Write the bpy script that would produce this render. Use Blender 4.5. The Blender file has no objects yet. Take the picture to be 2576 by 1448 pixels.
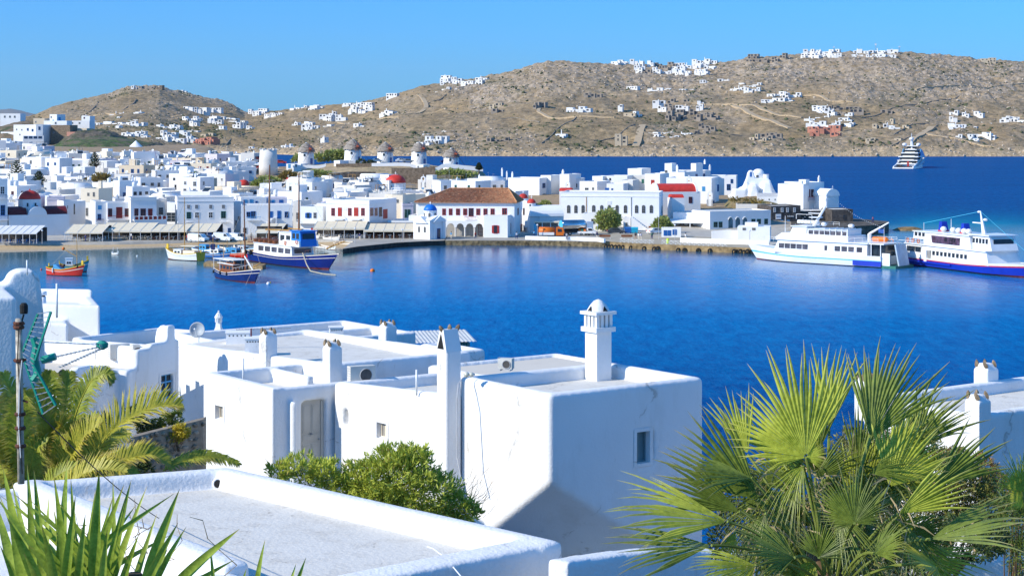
import bpy,bmesh,math,random
import numpy as np
from mathutils import Vector,Matrix,noise as mnoise
R=math.radians
rnd=random.Random(7)
SC=bpy.context.scene
COL=SC.collection
# ---------------------------------------------------------------- camera, sky, sun, exposure
F,YH,CX,H=4600.0,300.0,1288.0,29.0      # focal length and horizon in photo units, eye height in metres
cam_d=bpy.data.cameras.new('camera');cam=bpy.data.objects.new('camera',cam_d);COL.objects.link(cam)
cam.location=(0,0,H);cam.rotation_euler=(R(90),0,0)
cam_d.sensor_width=36;cam_d.lens=36*F/2576;cam_d.shift_y=-(723.2-YH)/2576
cam_d.clip_start=.5;cam_d.clip_end=90000
SC.camera=cam
SUN_EL,SUN_AZ=31.0,66.0                       # azimuth measured from straight behind the camera towards its left
W_=bpy.data.worlds.new('World');SC.world=W_;W_.use_nodes=True
wt=W_.node_tree;bg=wt.nodes['Background']
sky=wt.nodes.new('ShaderNodeTexSky');sky.sky_type='NISHITA';sky.sun_disc=False
sky.sun_elevation=R(SUN_EL);sky.sun_rotation=R(180+SUN_AZ);sky.altitude=0
sky.air_density=1.0;sky.dust_density=.15;sky.ozone_density=2.2
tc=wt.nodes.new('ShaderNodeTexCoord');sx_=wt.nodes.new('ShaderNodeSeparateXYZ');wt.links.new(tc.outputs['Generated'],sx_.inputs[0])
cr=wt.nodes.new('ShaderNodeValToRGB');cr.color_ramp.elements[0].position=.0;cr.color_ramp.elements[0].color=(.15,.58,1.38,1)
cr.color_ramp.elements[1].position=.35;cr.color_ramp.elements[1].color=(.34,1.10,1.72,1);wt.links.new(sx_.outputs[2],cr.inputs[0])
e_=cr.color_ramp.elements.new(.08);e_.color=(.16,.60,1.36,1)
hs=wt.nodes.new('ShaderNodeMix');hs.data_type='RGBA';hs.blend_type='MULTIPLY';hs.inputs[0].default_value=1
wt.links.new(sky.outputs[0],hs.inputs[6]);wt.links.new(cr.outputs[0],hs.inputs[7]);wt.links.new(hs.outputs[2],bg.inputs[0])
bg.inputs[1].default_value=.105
sd=bpy.data.lights.new('sun','SUN');sun=bpy.data.objects.new('sun',sd);COL.objects.link(sun)
sd.energy=4.1;sd.angle=R(.53);sd.color=(1,.93,.79)
ce=math.cos(R(SUN_EL))
TO_SUN=Vector((-math.sin(R(SUN_AZ))*ce,-math.cos(R(SUN_AZ))*ce,math.sin(R(SUN_EL))))
sun.rotation_euler=TO_SUN.to_track_quat('Z','Y').to_euler()
vs=SC.view_settings;vs.view_transform='Standard';vs.look='None';vs.exposure=.42;vs.gamma=1;vs.use_curve_mapping=False
# ---------------------------------------------------------------- where things stand
def P(px,py,Y): return Vector(((px-CX)/F*Y,Y,H-(py-YH)/F*Y))
def G(px,py,z=0.0): return P(px,py,F*(H-z)/(py-YH))
def scr(p): return (CX+F*p[0]/p[1],YH+F*(H-p[2])/p[1])
def interp(x,pts):
    if x<=pts[0][0]: return pts[0][1]
    for (a,b),(c,d) in zip(pts,pts[1:]):
        if x<=c: return b+(d-b)*(x-a)/(c-a)
    return pts[-1][1]
# ---------------------------------------------------------------- mesh helpers
class MB:
    def __init__(s): s.v=[];s.f=[];s.m=[];s.T=None
    def add(s,vs,fs,m=0):
        n=len(s.v)
        if s.T is not None: vs=[s.T @ Vector(p) for p in vs]
        s.v+=[tuple(p) for p in vs];s.f+=[tuple(i+n for i in f) for f in fs];s.m+=[m]*len(fs);return s
    def box(s,x0,x1,y0,y1,z0,z1,m=0):
        return s.add([(x0,y0,z0),(x1,y0,z0),(x1,y1,z0),(x0,y1,z0),(x0,y0,z1),(x1,y0,z1),(x1,y1,z1),(x0,y1,z1)],
                     [(0,3,2,1),(4,5,6,7),(0,1,5,4),(1,2,6,5),(2,3,7,6),(3,0,4,7)],m)
    def hexa(s,p,m=0): return s.add(p,[(0,3,2,1),(4,5,6,7),(0,1,5,4),(1,2,6,5),(2,3,7,6),(3,0,4,7)],m)
    def prism(s,poly,z0,z1,m=0):
        n=len(poly)
        zt=z1 if isinstance(z1,(list,tuple)) else [z1]*n
        return s.add([(x,y,z0) for x,y in poly]+[(x,y,zt[i]) for i,(x,y) in enumerate(poly)],
                     [tuple(range(n))[::-1],tuple(range(n,2*n))]+[(i,(i+1)%n,n+(i+1)%n,n+i) for i in range(n)],m)
    def ext(s,poly,y0,y1,m=0):      # polygon in xz pushed along y (counter-clockwise seen from -y)
        n=len(poly)
        return s.add([(x,y0,z) for x,z in poly]+[(x,y1,z) for x,z in poly],
                     [tuple(range(n)),tuple(range(n,2*n))[::-1]]+[((i+1)%n,i,n+i,n+(i+1)%n) for i in range(n)],m)
    def tube(s,p,q,r,n=6,m=0,r2=None):
        p=Vector(p);q=Vector(q);d=q-p
        if d.length<1e-6: return s
        a=d.normalized().orthogonal().normalized();b=d.normalized().cross(a);r2=r if r2 is None else r2
        vs=[p+(a*math.cos(6.2832*i/n)+b*math.sin(6.2832*i/n))*r for i in range(n)]+[q+(a*math.cos(6.2832*i/n)+b*math.sin(6.2832*i/n))*r2 for i in range(n)]
        return s.add(vs,[(i,(i+1)%n,n+(i+1)%n,n+i) for i in range(n)]+[tuple(range(n))[::-1],tuple(range(n,2*n))],m)
    def path(s,pts,r,n=5,m=0):
        for a,b in zip(pts,pts[1:]): s.tube(a,b,r,n,m)
        return s
    def lathe(s,c,prof,n=16,m=0,sx=1,sy=1):
        vs=[];k=len(prof)
        for r,z in prof:
            for i in range(n):
                a=6.28319*i/n;vs.append((c[0]+math.cos(a)*r*sx,c[1]+math.sin(a)*r*sy,c[2]+z))
        fs=[(j*n+i,j*n+(i+1)%n,(j+1)*n+(i+1)%n,(j+1)*n+i) for j in range(k-1) for i in range(n)]
        fs+=[tuple(range(n))[::-1],tuple(range((k-1)*n,k*n))]
        return s.add(vs,fs,m)
    def dome(s,c,r,h=None,n=18,k=7,m=0,sx=1,sy=1):
        h=r if h is None else h
        return s.lathe(c,[(max(r*math.cos(1.5708*j/k),.002*r),h*math.sin(1.5708*j/k)) for j in range(k+1)],n,m,sx,sy)
    def ball(s,c,r,n=8,k=6,m=0,sz=1):
        return s.lathe(c,[(max(r*math.sin(math.pi*j/k),.002*r),-r*sz*math.cos(math.pi*j/k)) for j in range(k+1)],n,m)
    def torus(s,c,R_,r,axis='y',n=14,k=6,m=0):
        vs=[]
        for i in range(n):
            a=6.28319*i/n
            for j in range(k):
                b=6.28319*j/k;u=(R_+r*math.cos(b));w=r*math.sin(b)
                p=(u*math.cos(a),w,u*math.sin(a)) if axis=='y' else ((w,u*math.cos(a),u*math.sin(a)) if axis=='x' else (u*math.cos(a),u*math.sin(a),w))
                vs.append((c[0]+p[0],c[1]+p[1],c[2]+p[2]))
        return s.add(vs,[(i*k+j,((i+1)%n)*k+j,((i+1)%n)*k+(j+1)%k,i*k+(j+1)%k) for i in range(n) for j in range(k)],m)
    def vault(s,x0,x1,y0,y1,z0,h,m=0,n=10,axis='x'):   # half-barrel roof; axis = direction of its length
        if axis=='x':
            poly=[((y0+y1)/2-(y1-y0)/2*math.cos(math.pi*i/n),z0+h*math.sin(math.pi*i/n)) for i in range(n+1)]
            k=n+1;vs=[(x0,y,z) for y,z in poly]+[(x1,y,z) for y,z in poly]
        else:
            poly=[((x0+x1)/2+(x1-x0)/2*math.cos(math.pi*i/n),z0+h*math.sin(math.pi*i/n)) for i in range(n+1)]
            k=n+1;vs=[(x,y0,z) for x,z in poly]+[(x,y1,z) for x,z in poly]
        return s.add(vs,[tuple(range(k))[::-1],tuple(range(k,2*k))]+[(i,i+1,k+i+1,k+i) for i in range(n)]+[(0,k,2*k-1,k-1)],m)
    def mesh(s,name,mats,smooth=False):
        me=bpy.data.meshes.new(name);me.from_pydata(s.v,[],s.f)
        for m in mats: me.materials.append(m)
        if len(mats)>1: me.polygons.foreach_set('material_index',s.m)
        if smooth: me.polygons.foreach_set('use_smooth',[True]*len(s.f))
        me.update();return me
    def build(s,name,mats,parent=None,smooth=False,**k):
        if not isinstance(mats,(list,tuple)): mats=[mats]
        return obj(name,s.mesh(name,mats,smooth),parent,**k)
def obj(name,me,parent=None,loc=None,rz=None,rot=None,kind=None,label=None,cat=None,group=None):
    o=bpy.data.objects.new(name,me);COL.objects.link(o)
    if parent is not None: o.parent=parent
    if loc is not None: o.location=loc
    if rz is not None: o.rotation_euler=(0,0,rz)
    if rot is not None: o.rotation_euler=rot
    if kind: o['kind']=kind
    if label: o['label']=label
    if cat: o['category']=cat
    if group: o['group']=group
    return o
def thing(name,label,cat,loc=(0,0,0),rz=0,group=None):
    return obj(name,None,None,loc=loc,rz=rz,label=label,cat=cat,group=group)
AUTO=[]                                        # things whose label is worked out from what they stand by
def auto(o,desc,cat,group=None,at=None):
    o['category']=cat
    if group: o['group']=group
    AUTO.append((o,desc,at));return o
OR_=['first','second','third','fourth','fifth','sixth','seventh','eighth','ninth','tenth','eleventh','twelfth','thirteenth','fourteenth','fifteenth','sixteenth','seventeenth','eighteenth','nineteenth']
def ORDN(i):
    if i<=19: return OR_[i-1]
    t=['twenty','thirty','forty','fifty','sixty','seventy','eighty','ninety'][i//10-2];return t[:-1]+'ieth' if i % 10==0 else t+'-'+OR_[i % 10-1]
def copy_tree(o,parent=None):
    c=o.copy();COL.objects.link(c)
    if parent is not None: c.parent=parent
    for ch in o.children: copy_tree(ch,c)
    return c
def smooth(o,ang=None):
    o.data.polygons.foreach_set('use_smooth',[True]*len(o.data.polygons));return o
# ---------------------------------------------------------------- materials
MATS={}
def nn(t,kind,**k):
    n=t.nodes.new(kind)
    for a,b in k.items(): setattr(n,a,b)
    return n
def mat(name,col,rough=.75,var=.12,scale=.6,bump=0.,bscale=30.,metal=0.,spec=.3,dark=None,stretch=None,detail=4,coat=0):
    """plain surface: base colour with large and small uneven patches, optional relief"""
    if name in MATS: return MATS[name]
    m=bpy.data.materials.new(name);m.use_nodes=True;t=m.node_tree;b=t.nodes['Principled BSDF']
    b.inputs['Roughness'].default_value=rough;b.inputs['Metallic'].default_value=metal
    b.inputs['Specular IOR Level'].default_value=spec
    if coat: b.inputs['Coat Weight'].default_value=coat
    geo=nn(t,'ShaderNodeNewGeometry');src=geo.outputs['Position']
    if stretch:
        vm=nn(t,'ShaderNodeVectorMath',operation='MULTIPLY');vm.inputs[1].default_value=stretch
        t.links.new(src,vm.inputs[0]);src=vm.outputs[0]
    no=nn(t,'ShaderNodeTexNoise');no.inputs['Scale'].default_value=scale;no.inputs['Detail'].default_value=detail
    no.inputs['Roughness'].default_value=.62
    t.links.new(src,no.inputs['Vector'])
    mr=nn(t,'ShaderNodeMapRange');mr.inputs[1].default_value=.3;mr.inputs[2].default_value=.7
    t.links.new(no.outputs['Fac'],mr.inputs[0])
    mx=nn(t,'ShaderNodeMix',data_type='RGBA')
    d=dark if dark else tuple(c*(1-var*2) for c in col)
    hi=tuple(min(1,c*(1+var*.35)) for c in col)
    mx.inputs[6].default_value=(*d,1);mx.inputs[7].default_value=(*hi,1)
    t.links.new(mr.outputs[0],mx.inputs[0]);t.links.new(mx.outputs[2],b.inputs['Base Color'])
    if bump:
        n2=nn(t,'ShaderNodeTexNoise');n2.inputs['Scale'].default_value=bscale;n2.inputs['Detail'].default_value=3
        t.links.new(src,n2.inputs['Vector'])
        bp=nn(t,'ShaderNodeBump');bp.inputs['Strength'].default_value=1;bp.inputs['Distance'].default_value=bump
        t.links.new(n2.outputs['Fac'],bp.inputs['Height']);t.links.new(bp.outputs[0],b.inputs['Normal'])
    MATS[name]=m;return m
# plaster with a faint streaky wear
def plaster(name,col,wear=(.55,.5,.44),amt=.35,bump=.004,bscale=40,fine=None,lo=.56,cracks=0):
    if name in MATS: return MATS[name]
    m=mat(name,col,rough=.85,var=.03,scale=.35,bump=bump,bscale=bscale,spec=.15)
    t=m.node_tree;b=t.nodes['Principled BSDF'];old=b.inputs['Base Color'].links[0].from_socket
    geo=nn(t,'ShaderNodeNewGeometry');vm=nn(t,'ShaderNodeVectorMath',operation='MULTIPLY');vm.inputs[1].default_value=(1.1,1.1,.35)
    t.links.new(geo.outputs['Position'],vm.inputs[0])
    no=nn(t,'ShaderNodeTexNoise');no.inputs['Scale'].default_value=1.3 if fine is None else fine;no.inputs['Detail'].default_value=8;no.inputs['Roughness'].default_value=.72
    t.links.new(vm.outputs[0],no.inputs['Vector'])
    mr=nn(t,'ShaderNodeMapRange');mr.inputs[1].default_value=lo;mr.inputs[2].default_value=lo+.24;mr.inputs[4].default_value=amt
    t.links.new(no.outputs['Fac'],mr.inputs[0])
    mx=nn(t,'ShaderNodeMix',data_type='RGBA');mx.inputs[7].default_value=(*wear,1)
    t.links.new(mr.outputs[0],mx.inputs[0]);t.links.new(old,mx.inputs[6]);t.links.new(mx.outputs[2],b.inputs['Base Color'])
    if cracks:
        wn=nn(t,'ShaderNodeTexNoise');wn.inputs['Scale'].default_value=2.5;wn.inputs['Detail'].default_value=5;t.links.new(geo.outputs['Position'],wn.inputs['Vector']);ad=nn(t,'ShaderNodeMixRGB');ad.blend_type='ADD';ad.inputs[0].default_value=.5;t.links.new(geo.outputs['Position'],ad.inputs[1]);t.links.new(wn.outputs['Color'],ad.inputs[2])
        vo=nn(t,'ShaderNodeTexVoronoi',feature='DISTANCE_TO_EDGE');vo.inputs['Scale'].default_value=cracks;t.links.new(ad.outputs[0],vo.inputs['Vector']);cr_=nn(t,'ShaderNodeMapRange');cr_.inputs[1].default_value=.003;cr_.inputs[2].default_value=.014;cr_.inputs[3].default_value=.55;cr_.inputs[4].default_value=0;t.links.new(vo.outputs['Distance'],cr_.inputs[0])
        gate=nn(t,'ShaderNodeMath',operation='MULTIPLY',use_clamp=True);g2n=nn(t,'ShaderNodeMapRange');g2n.inputs[1].default_value=.52;g2n.inputs[2].default_value=.6;t.links.new(no.outputs['Fac'],g2n.inputs[0]);t.links.new(cr_.outputs[0],gate.inputs[0]);t.links.new(g2n.outputs[0],gate.inputs[1])
        m3=nn(t,'ShaderNodeMix',data_type='RGBA');m3.inputs[7].default_value=(.30,.27,.23,1);t.links.new(gate.outputs[0],m3.inputs[0]);t.links.new(mx.outputs[2],m3.inputs[6]);t.links.new(m3.outputs[2],b.inputs['Base Color'])
    return m
WHITE=plaster('white_plaster',(.80,.79,.775))
WHITE2=plaster('bright_white_plaster',(.84,.835,.825),amt=.18)
CREAM=plaster('cream_plaster',(.78,.68,.53),(.5,.42,.33))
SAND=plaster('sand_plaster',(.68,.56,.41),(.45,.36,.26))
PALE=plaster('worn_plaster',(.72,.69,.64),(.42,.38,.33),amt=.7)
LILAC=plaster('lilac_plaster',(.66,.61,.66),(.5,.45,.42))
PINK=plaster('pink_plaster',(.55,.27,.2),(.4,.25,.18))
ROOFW=plaster('roof_wash',(.70,.66,.60),(.48,.43,.36),amt=.5)
STONE=mat('brown_stone',(.27,.20,.135),.9,.3,1.4,.05,2.5)
DSTONE=mat('dark_stone',(.115,.10,.09),.9,.35,1.1,.06,2.2)
CONC=mat('raw_concrete',(.36,.33,.29),.9,.15,.5)
CBEIGE=mat('bare_beige_block',(.50,.40,.28),.9,.15,.6)
BLUE=mat('blue_paint',(.02,.13,.42),.45,.15,2)
LBLUE=mat('light_blue_paint',(.07,.33,.62),.5,.12,2)
RED=mat('red_paint',(.42,.035,.025),.5,.15,2)
DRED=mat('dark_red_paint',(.17,.02,.022),.55,.2,2)
DOMERED=mat('dome_red',(.62,.045,.03),.6,.14,.8)
DOMEBLUE=mat('dome_blue',(.01,.16,.60),.45,.1,.8)
GREEN=mat('green_paint',(.03,.17,.13),.5,.15,2)
GREYW=mat('grey_wood',(.3,.29,.27),.7,.15,3)
WOOD=mat('varnished_wood',(.26,.085,.025),.45,.25,3)
LWOOD=mat('ochre_wood',(.50,.27,.06),.5,.2,3)
TILE=mat('terracotta_tile',(.56,.25,.12),.8,.25,1.2,.03,6)
GLASS=mat('dark_glass',(.025,.035,.045),.12,.2,1,spec=.6)
BGLASS=mat('curtained_glass',(.11,.10,.12),.2,.35,.8,spec=.6)
METAL=mat('galvanised_metal',(.45,.46,.47),.4,.15,2,metal=.6)
CHROME=mat('polished_tank',(.62,.64,.66),.18,.08,1,metal=1)
BLACK=mat('black_rubber',(.018,.018,.018),.8,.2,3)
CANV=mat('cream_canvas',(.80,.69,.50),.9,.08,1.5)
CANW=mat('white_canvas',(.76,.75,.72),.9,.06,1.5)
PAINTW=mat('white_boat_paint',(.80,.80,.79),.3,.05,.5,spec=.5)
NAVY=mat('navy_boat_paint',(.008,.022,.13),.3,.15,.6,spec=.5)
ROYAL=mat('royal_blue_paint',(.01,.035,.42),.3,.1,.6,spec=.5)
REDP=mat('red_boat_paint',(.62,.03,.012),.35,.1,.8,spec=.5)
MAROON=mat('maroon_antifoul',(.22,.035,.03),.7,.25,.8)
ORANGE=mat('orange_paint',(.72,.17,.015),.45,.1,2)
YELLOW=mat('yellow_paint',(.75,.5,.04),.5,.1,2)
CYAN=mat('sky_blue_stripe',(.10,.52,.72),.4,.05,2)
ROPE=mat('rope',(.5,.44,.32),.9,.2,4)
ASPHALT=mat('quay_paving',(.42,.385,.33),.9,.14,.35,.01,8)
SAND_B=mat('beach_sand',(.52,.36,.185),.95,.12,.5,.02,5)
TERRA=mat('terracotta_pot',(.45,.16,.07),.8,.2,3)
SKIN=mat('skin',(.45,.27,.19),.6,.08,4)
# ================================================================ noise for the land
def vn(x,y,seed=0):
    xi=np.floor(x).astype(np.int64);yi=np.floor(y).astype(np.int64);fx=x-xi;fy=y-yi
    fx=fx*fx*(3-2*fx);fy=fy*fy*(3-2*fy)
    def h(a,b):
        n=(a*374761393+b*668265263+seed*974634777) & 0x7fffffff
        n=((n ^ (n >> 13))*1274126177) & 0x7fffffff
        return ((n ^ (n >> 16)) & 0xffff)/65535.0
    return (h(xi,yi)*(1-fx)+h(xi+1,yi)*fx)*(1-fy)+(h(xi,yi+1)*(1-fx)+h(xi+1,yi+1)*fx)*fy
def fbm(x,y,o=4,seed=0):
    s=0;a=1;t=0
    for i in range(o): s=s+a*vn(x*2**i,y*2**i,seed+i);t+=a;a *= .5
    return s/t
def cell(x,y,seed=0):
    xi=np.floor(x);yi=np.floor(y);best=np.full(x.shape,9.0)
    for dx in (-1,0,1):
        for dy in (-1,0,1):
            cx_,cy_=xi+dx,yi+dy
            ox=vn(cx_*1.0+.001,cy_*1.0+.001,seed+11);oy=vn(cx_+.001,cy_+.001,seed+23)
            best=np.minimum(best,np.hypot(cx_+ox-x,cy_+oy-y))
    return best
def npi(x,pts): a=np.array(pts,float);return np.interp(x,a[:,0],a[:,1])
def grid_mesh(name,X,Y,Z,mats,smooth_=True,attrs=None):
    nr,nc=X.shape;me=bpy.data.meshes.new(name)
    co=np.stack([X,Y,Z],-1).reshape(-1,3).astype(np.float32)
    i=np.arange((nr-1)*nc).reshape(nr-1,nc)[:,:-1].reshape(-1)
    q=np.stack([i,i+1,i+nc+1,i+nc],1)
    me.vertices.add(len(co));me.vertices.foreach_set('co',co.reshape(-1))
    me.loops.add(q.size);me.polygons.add(len(q))
    me.polygons.foreach_set('loop_start',np.arange(len(q))*4);me.loops.foreach_set('vertex_index',q.reshape(-1).astype(np.int32))
    me.update(calc_edges=True)
    if smooth_: me.polygons.foreach_set('use_smooth',[True]*len(q))
    for m in mats: me.materials.append(m)
    for k,a in (attrs or {}).items():
        at=me.attributes.new(k,'FLOAT','POINT');at.data.foreach_set('value',a.reshape(-1).astype(np.float32))
    me.update();return obj(name,me,kind='structure')
def attr_node(t,name):
    a=nn(t,'ShaderNodeAttribute');a.attribute_name=name;return a.outputs['Fac']
def mixc(t,fac,a,b):
    mx=nn(t,'ShaderNodeMix',data_type='RGBA')
    for i,c in ((6,a),(7,b)):
        if isinstance(c,tuple): mx.inputs[i].default_value=(*c,1)
        else: t.links.new(c,mx.inputs[i])
    if isinstance(fac,float): mx.inputs[0].default_value=fac
    else: t.links.new(fac,mx.inputs[0])
    return mx.outputs[2]
def noise_fac(t,scale,lo,hi,stretch=(1,1,1),detail=5,rough=.6,kind='ShaderNodeTexNoise'):
    geo=nn(t,'ShaderNodeNewGeometry');vm=nn(t,'ShaderNodeVectorMath',operation='MULTIPLY');vm.inputs[1].default_value=stretch
    t.links.new(geo.outputs['Position'],vm.inputs[0]);no=nn(t,kind);no.inputs['Scale'].default_value=scale
    if kind=='ShaderNodeTexNoise': no.inputs['Detail'].default_value=detail;no.inputs['Roughness'].default_value=rough
    t.links.new(vm.outputs[0],no.inputs['Vector'])
    mr=nn(t,'ShaderNodeMapRange');mr.inputs[1].default_value=lo;mr.inputs[2].default_value=hi
    t.links.new(no.outputs[0],mr.inputs[0]);return mr.outputs[0]
# ---------------------------------------------------------------- the sea
def sea_material():
    m=bpy.data.materials.new('sea_water');m.use_nodes=True;t=m.node_tree;b=t.nodes['Principled BSDF']
    deep,mid,shal,green=(.0003,.038,.17),(.0007,.13,.37),(.006,.25,.38),(.035,.13,.13)
    n1=noise_fac(t,.012,.35,.7,(1,2.2,1),4)
    n2=noise_fac(t,.55,.36,.66,(1,.38,1),6,.78)
    c=mixc(t,n1,deep,(.0004,.054,.215));c2=c
    half=nn(t,'ShaderNodeMath',operation='MULTIPLY');half.inputs[1].default_value=.55;t.links.new(n2,half.inputs[0])
    c=mixc(t,half.outputs[0],c,(.001,.15,.38))
    c=mixc(t,attr_node(t,'harbour'),c,mixc(t,n2,mid,(.0015,.22,.52)))
    c=mixc(t,attr_node(t,'shallow'),c,shal);c=mixc(t,attr_node(t,'murk'),c,green)
    t.links.new(c,b.inputs['Base Color'])
    t.nodes.remove(b);dif=nn(t,'ShaderNodeBsdfDiffuse');t.links.new(c,dif.inputs['Color']);glo=nn(t,'ShaderNodeBsdfGlossy');glo.inputs['Roughness'].default_value=.16
    frs=nn(t,'ShaderNodeFresnel');frs.inputs['IOR'].default_value=1.33;amt=nn(t,'ShaderNodeMapRange');amt.inputs[1].default_value=0;amt.inputs[2].default_value=1;amt.inputs[3].default_value=.08;amt.inputs[4].default_value=1.0
    t.links.new(attr_node(t,'calm'),amt.inputs[0]);mul=nn(t,'ShaderNodeMath',operation='MULTIPLY',use_clamp=True);t.links.new(frs.outputs[0],mul.inputs[0]);t.links.new(amt.outputs[0],mul.inputs[1])
    ms=nn(t,'ShaderNodeMixShader');t.links.new(mul.outputs[0],ms.inputs[0]);t.links.new(dif.outputs[0],ms.inputs[1]);t.links.new(glo.outputs[0],ms.inputs[2]);t.links.new(ms.outputs[0],t.nodes['Material Output'].inputs['Surface'])
    h=None
    for sc_,st,am in ((1.6,(1,.45,1),.16),(.33,(1,.5,1),.34),(5.5,(1,.6,1),.04)):
        f=noise_fac(t,sc_,0,1,st,3,.55);mu=nn(t,'ShaderNodeMath',operation='MULTIPLY');mu.inputs[1].default_value=am;t.links.new(f,mu.inputs[0])
        if h is None: h=mu.outputs[0]
        else:
            ad=nn(t,'ShaderNodeMath',operation='ADD');t.links.new(h,ad.inputs[0]);t.links.new(mu.outputs[0],ad.inputs[1]);h=ad.outputs[0]
    bp=nn(t,'ShaderNodeBump');bp.inputs['Strength'].default_value=1
    cal=nn(t,'ShaderNodeMapRange');cal.inputs[1].default_value=0;cal.inputs[2].default_value=1;cal.inputs[3].default_value=1.0;cal.inputs[4].default_value=.13
    t.links.new(attr_node(t,'calm'),cal.inputs[0]);t.links.new(cal.outputs[0],bp.inputs['Distance'])
    t.links.new(h,bp.inputs['Height']);[t.links.new(bp.outputs[0],q_.inputs['Normal']) for q_ in (dif,glo,frs)]
    return m
def g2(px,py,cx,cy,sx,sy): return np.exp(-((px-cx)/sx)**2-((py-cy)/sy)**2)
ys=np.concatenate([np.linspace(306.5,380,40),np.linspace(382,720,170),np.linspace(730,1500,40),np.array([1800,2600,5000])])[::-1]
pxs=np.concatenate([np.linspace(-6000,-200,12),np.linspace(-160,2760,190),np.linspace(2900,9000,12)])
PX,PY=np.meshgrid(pxs,ys);SY=F*H/(PY-YH);SX=(PX-CX)/F*SY
shore=np.interp(PX,[0,300,560,860,1000,1200,1400,1900,2576],[640,634,627,632,613,605,610,632,640])
d=PY-shore
harb=np.clip(d/40,0,1)*np.clip(1-(PY-690)/330,0,1)**.8*1.0
murk=np.where(PX<900,np.exp(-(np.clip(d-8,0,999)/(42))**2),np.exp(-(np.clip(d,0,999)/14)**2)*.6)*np.clip((PY-560)/30,0,1)
shal=g2(PX,PY,2420,578,230,32)*.9+g2(PX,PY,2300,600,120,25)*.4+g2(PX,PY,120,690,260,45)*.25
shal=shal*(1+.6*(fbm(PX*.012,PY*.08,3,5)-.5))
calm=np.clip(1-(d-20)/150,0,1)*np.clip((PY-560)/30,0,1)
murk *= (PY>560);calm *= (PY>560)
grid_mesh('sea',SX,SY,SX*0,[sea_material()],True,dict(harbour=harb,shallow=np.clip(shal,0,1),murk=murk,calm=calm))
# ---------------------------------------------------------------- hills across the water
SKYL=[(-900,300),(-100,297),(60,292),(90,287),(130,268),(170,255),(240,240),(280,233),(310,222),(330,217),(400,216),(430,226),(470,234),(520,246),(560,252),(590,264),(615,281),(640,283),
        (700,277),(780,268),(860,262),(930,252),(965,243),(1010,232),(1060,215),(1130,205),(1190,198),(1235,188),(1290,176),(1335,163),(1375,153),(1440,153),(1530,158),(1600,160),(1700,166),(1800,158),(1850,152),(1880,144),
        (1960,140),(2010,138),(2080,134),(2150,130),(2280,130),(2350,136),(2420,141),(2470,148),(2530,152),(2600,156),(2900,175),(3600,230)]
COAST=[(-900,372),(380,372),(440,378),(480,383),(640,386),(800,391),(1000,392),(1600,393),(2600,393),(3600,380)]
YC=[(-900,1500),(380,1600),(480,1607),(640,1551),(800,1466),(1000,1450),(1600,1434),(2600,1434),(3600,1650)]
YS=[(-900,2300),(300,2500),(560,2500),(700,2350),(1000,2150),(1400,2100),(3600,2150)]
def hill_v(px,py):
    yc,ysk=interp(px,COAST),interp(px,SKYL);return max(0,min(1,(yc-py)/(yc-ysk)))
def hillY(px,py):
    v=hill_v(px,py)**1.18;return interp(px,YC)+(interp(px,YS)-interp(px,YC))*v
def hillP(px,py): return P(px,py,hillY(px,py))
NR,NC=330,1250
vv=np.linspace(0,1,NR);pc=np.linspace(-500,3050,NC)
PX,VV=np.meshgrid(pc,vv)
yc_,ysk_=npi(PX,COAST),npi(PX,SKYL)
PYs=yc_+(ysk_-yc_)*VV
SYh=npi(PX,YC)+(npi(PX,YS)-npi(PX,YC))*VV**1.18
SXh=(PX-CX)/F*SYh;SZ=H-(PYs-YH)/F*SYh
rocky=np.clip(fbm(PX*.006,PYs*.014,4,3)*2.6-1.25,0,1)
rocky=np.maximum(rocky,np.clip(1.35-np.abs((PYs-(ysk_+38))/55),0,1)*(PX>1180)*np.clip(.35+fbm(PX*.01,PYs*.02,3,9),0,1))
rocky=np.maximum(rocky,np.clip(1-(PYs-ysk_)/22,0,1)*(PX>270)*(PX<620))
rocky=np.maximum(rocky,np.clip((PX-1990)/160,0,1)*np.clip((275-PYs)/30,0,1)*np.clip(.25+1.2*fbm(PX*.008,PYs*.02,3,71),0,.9))
cliff=np.clip(1-(yc_-PYs)/26,0,1)*(PX>470)
u,w=SXh,SYh
big=(fbm(u*.012,w*.012,3,31)-.5)*16*np.clip(VV*5,0,1)*np.clip((1-VV)*6,.15,1)
rk=(1-np.clip(cell(u*.11,w*.075,5)*1.25,0,1))**1.3*2.6+(1-np.clip(cell(u*.27,w*.2,8)*1.2,0,1))*1.7
sm=(fbm(u*.10,w*.07,4,77)-.5)*2.6
SZ2=SZ+big+(rk-1.5)*(rocky*.85+.1)*np.clip(VV*30,0,1)+sm
SZ2+=cliff*np.clip(VV*25,0,1)*((fbm(u*.06,w*.06,4,12)-.35)*9+rk*.4)
SZ2=np.where(VV<.004,-2,SZ2)
back=np.array([1.06,1.15,1.3]);bz=np.array([.8,.45,-.05])
SXh=np.vstack([SXh]+[SXh[-1:]*k for k in back]);SYh2=np.vstack([SYh]+[SYh[-1:]*k for k in back])
SZ2=np.vstack([SZ2]+[SZ2[-1:]*k for k in bz])
def ext(a): return np.vstack([a]+[a[-1:]]*3)
green_=np.clip(fbm(PX*.013,PYs*.03,4,44)*3-1.75,0,1)*np.where(PX<640,1.3,.55)+g2(PX,PYs,460,330,170,26)*.45*np.clip(fbm(PX*.03,PYs*.06,3,4)*3-1.0,0,1)
fields=np.clip(g2(PX,PYs,480,318,60,7)*1.5,0,1)+np.clip(fbm(PX*.009,PYs*.03,3,61)*4-2.35,0,1)*(PYs>230)*.55
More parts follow.
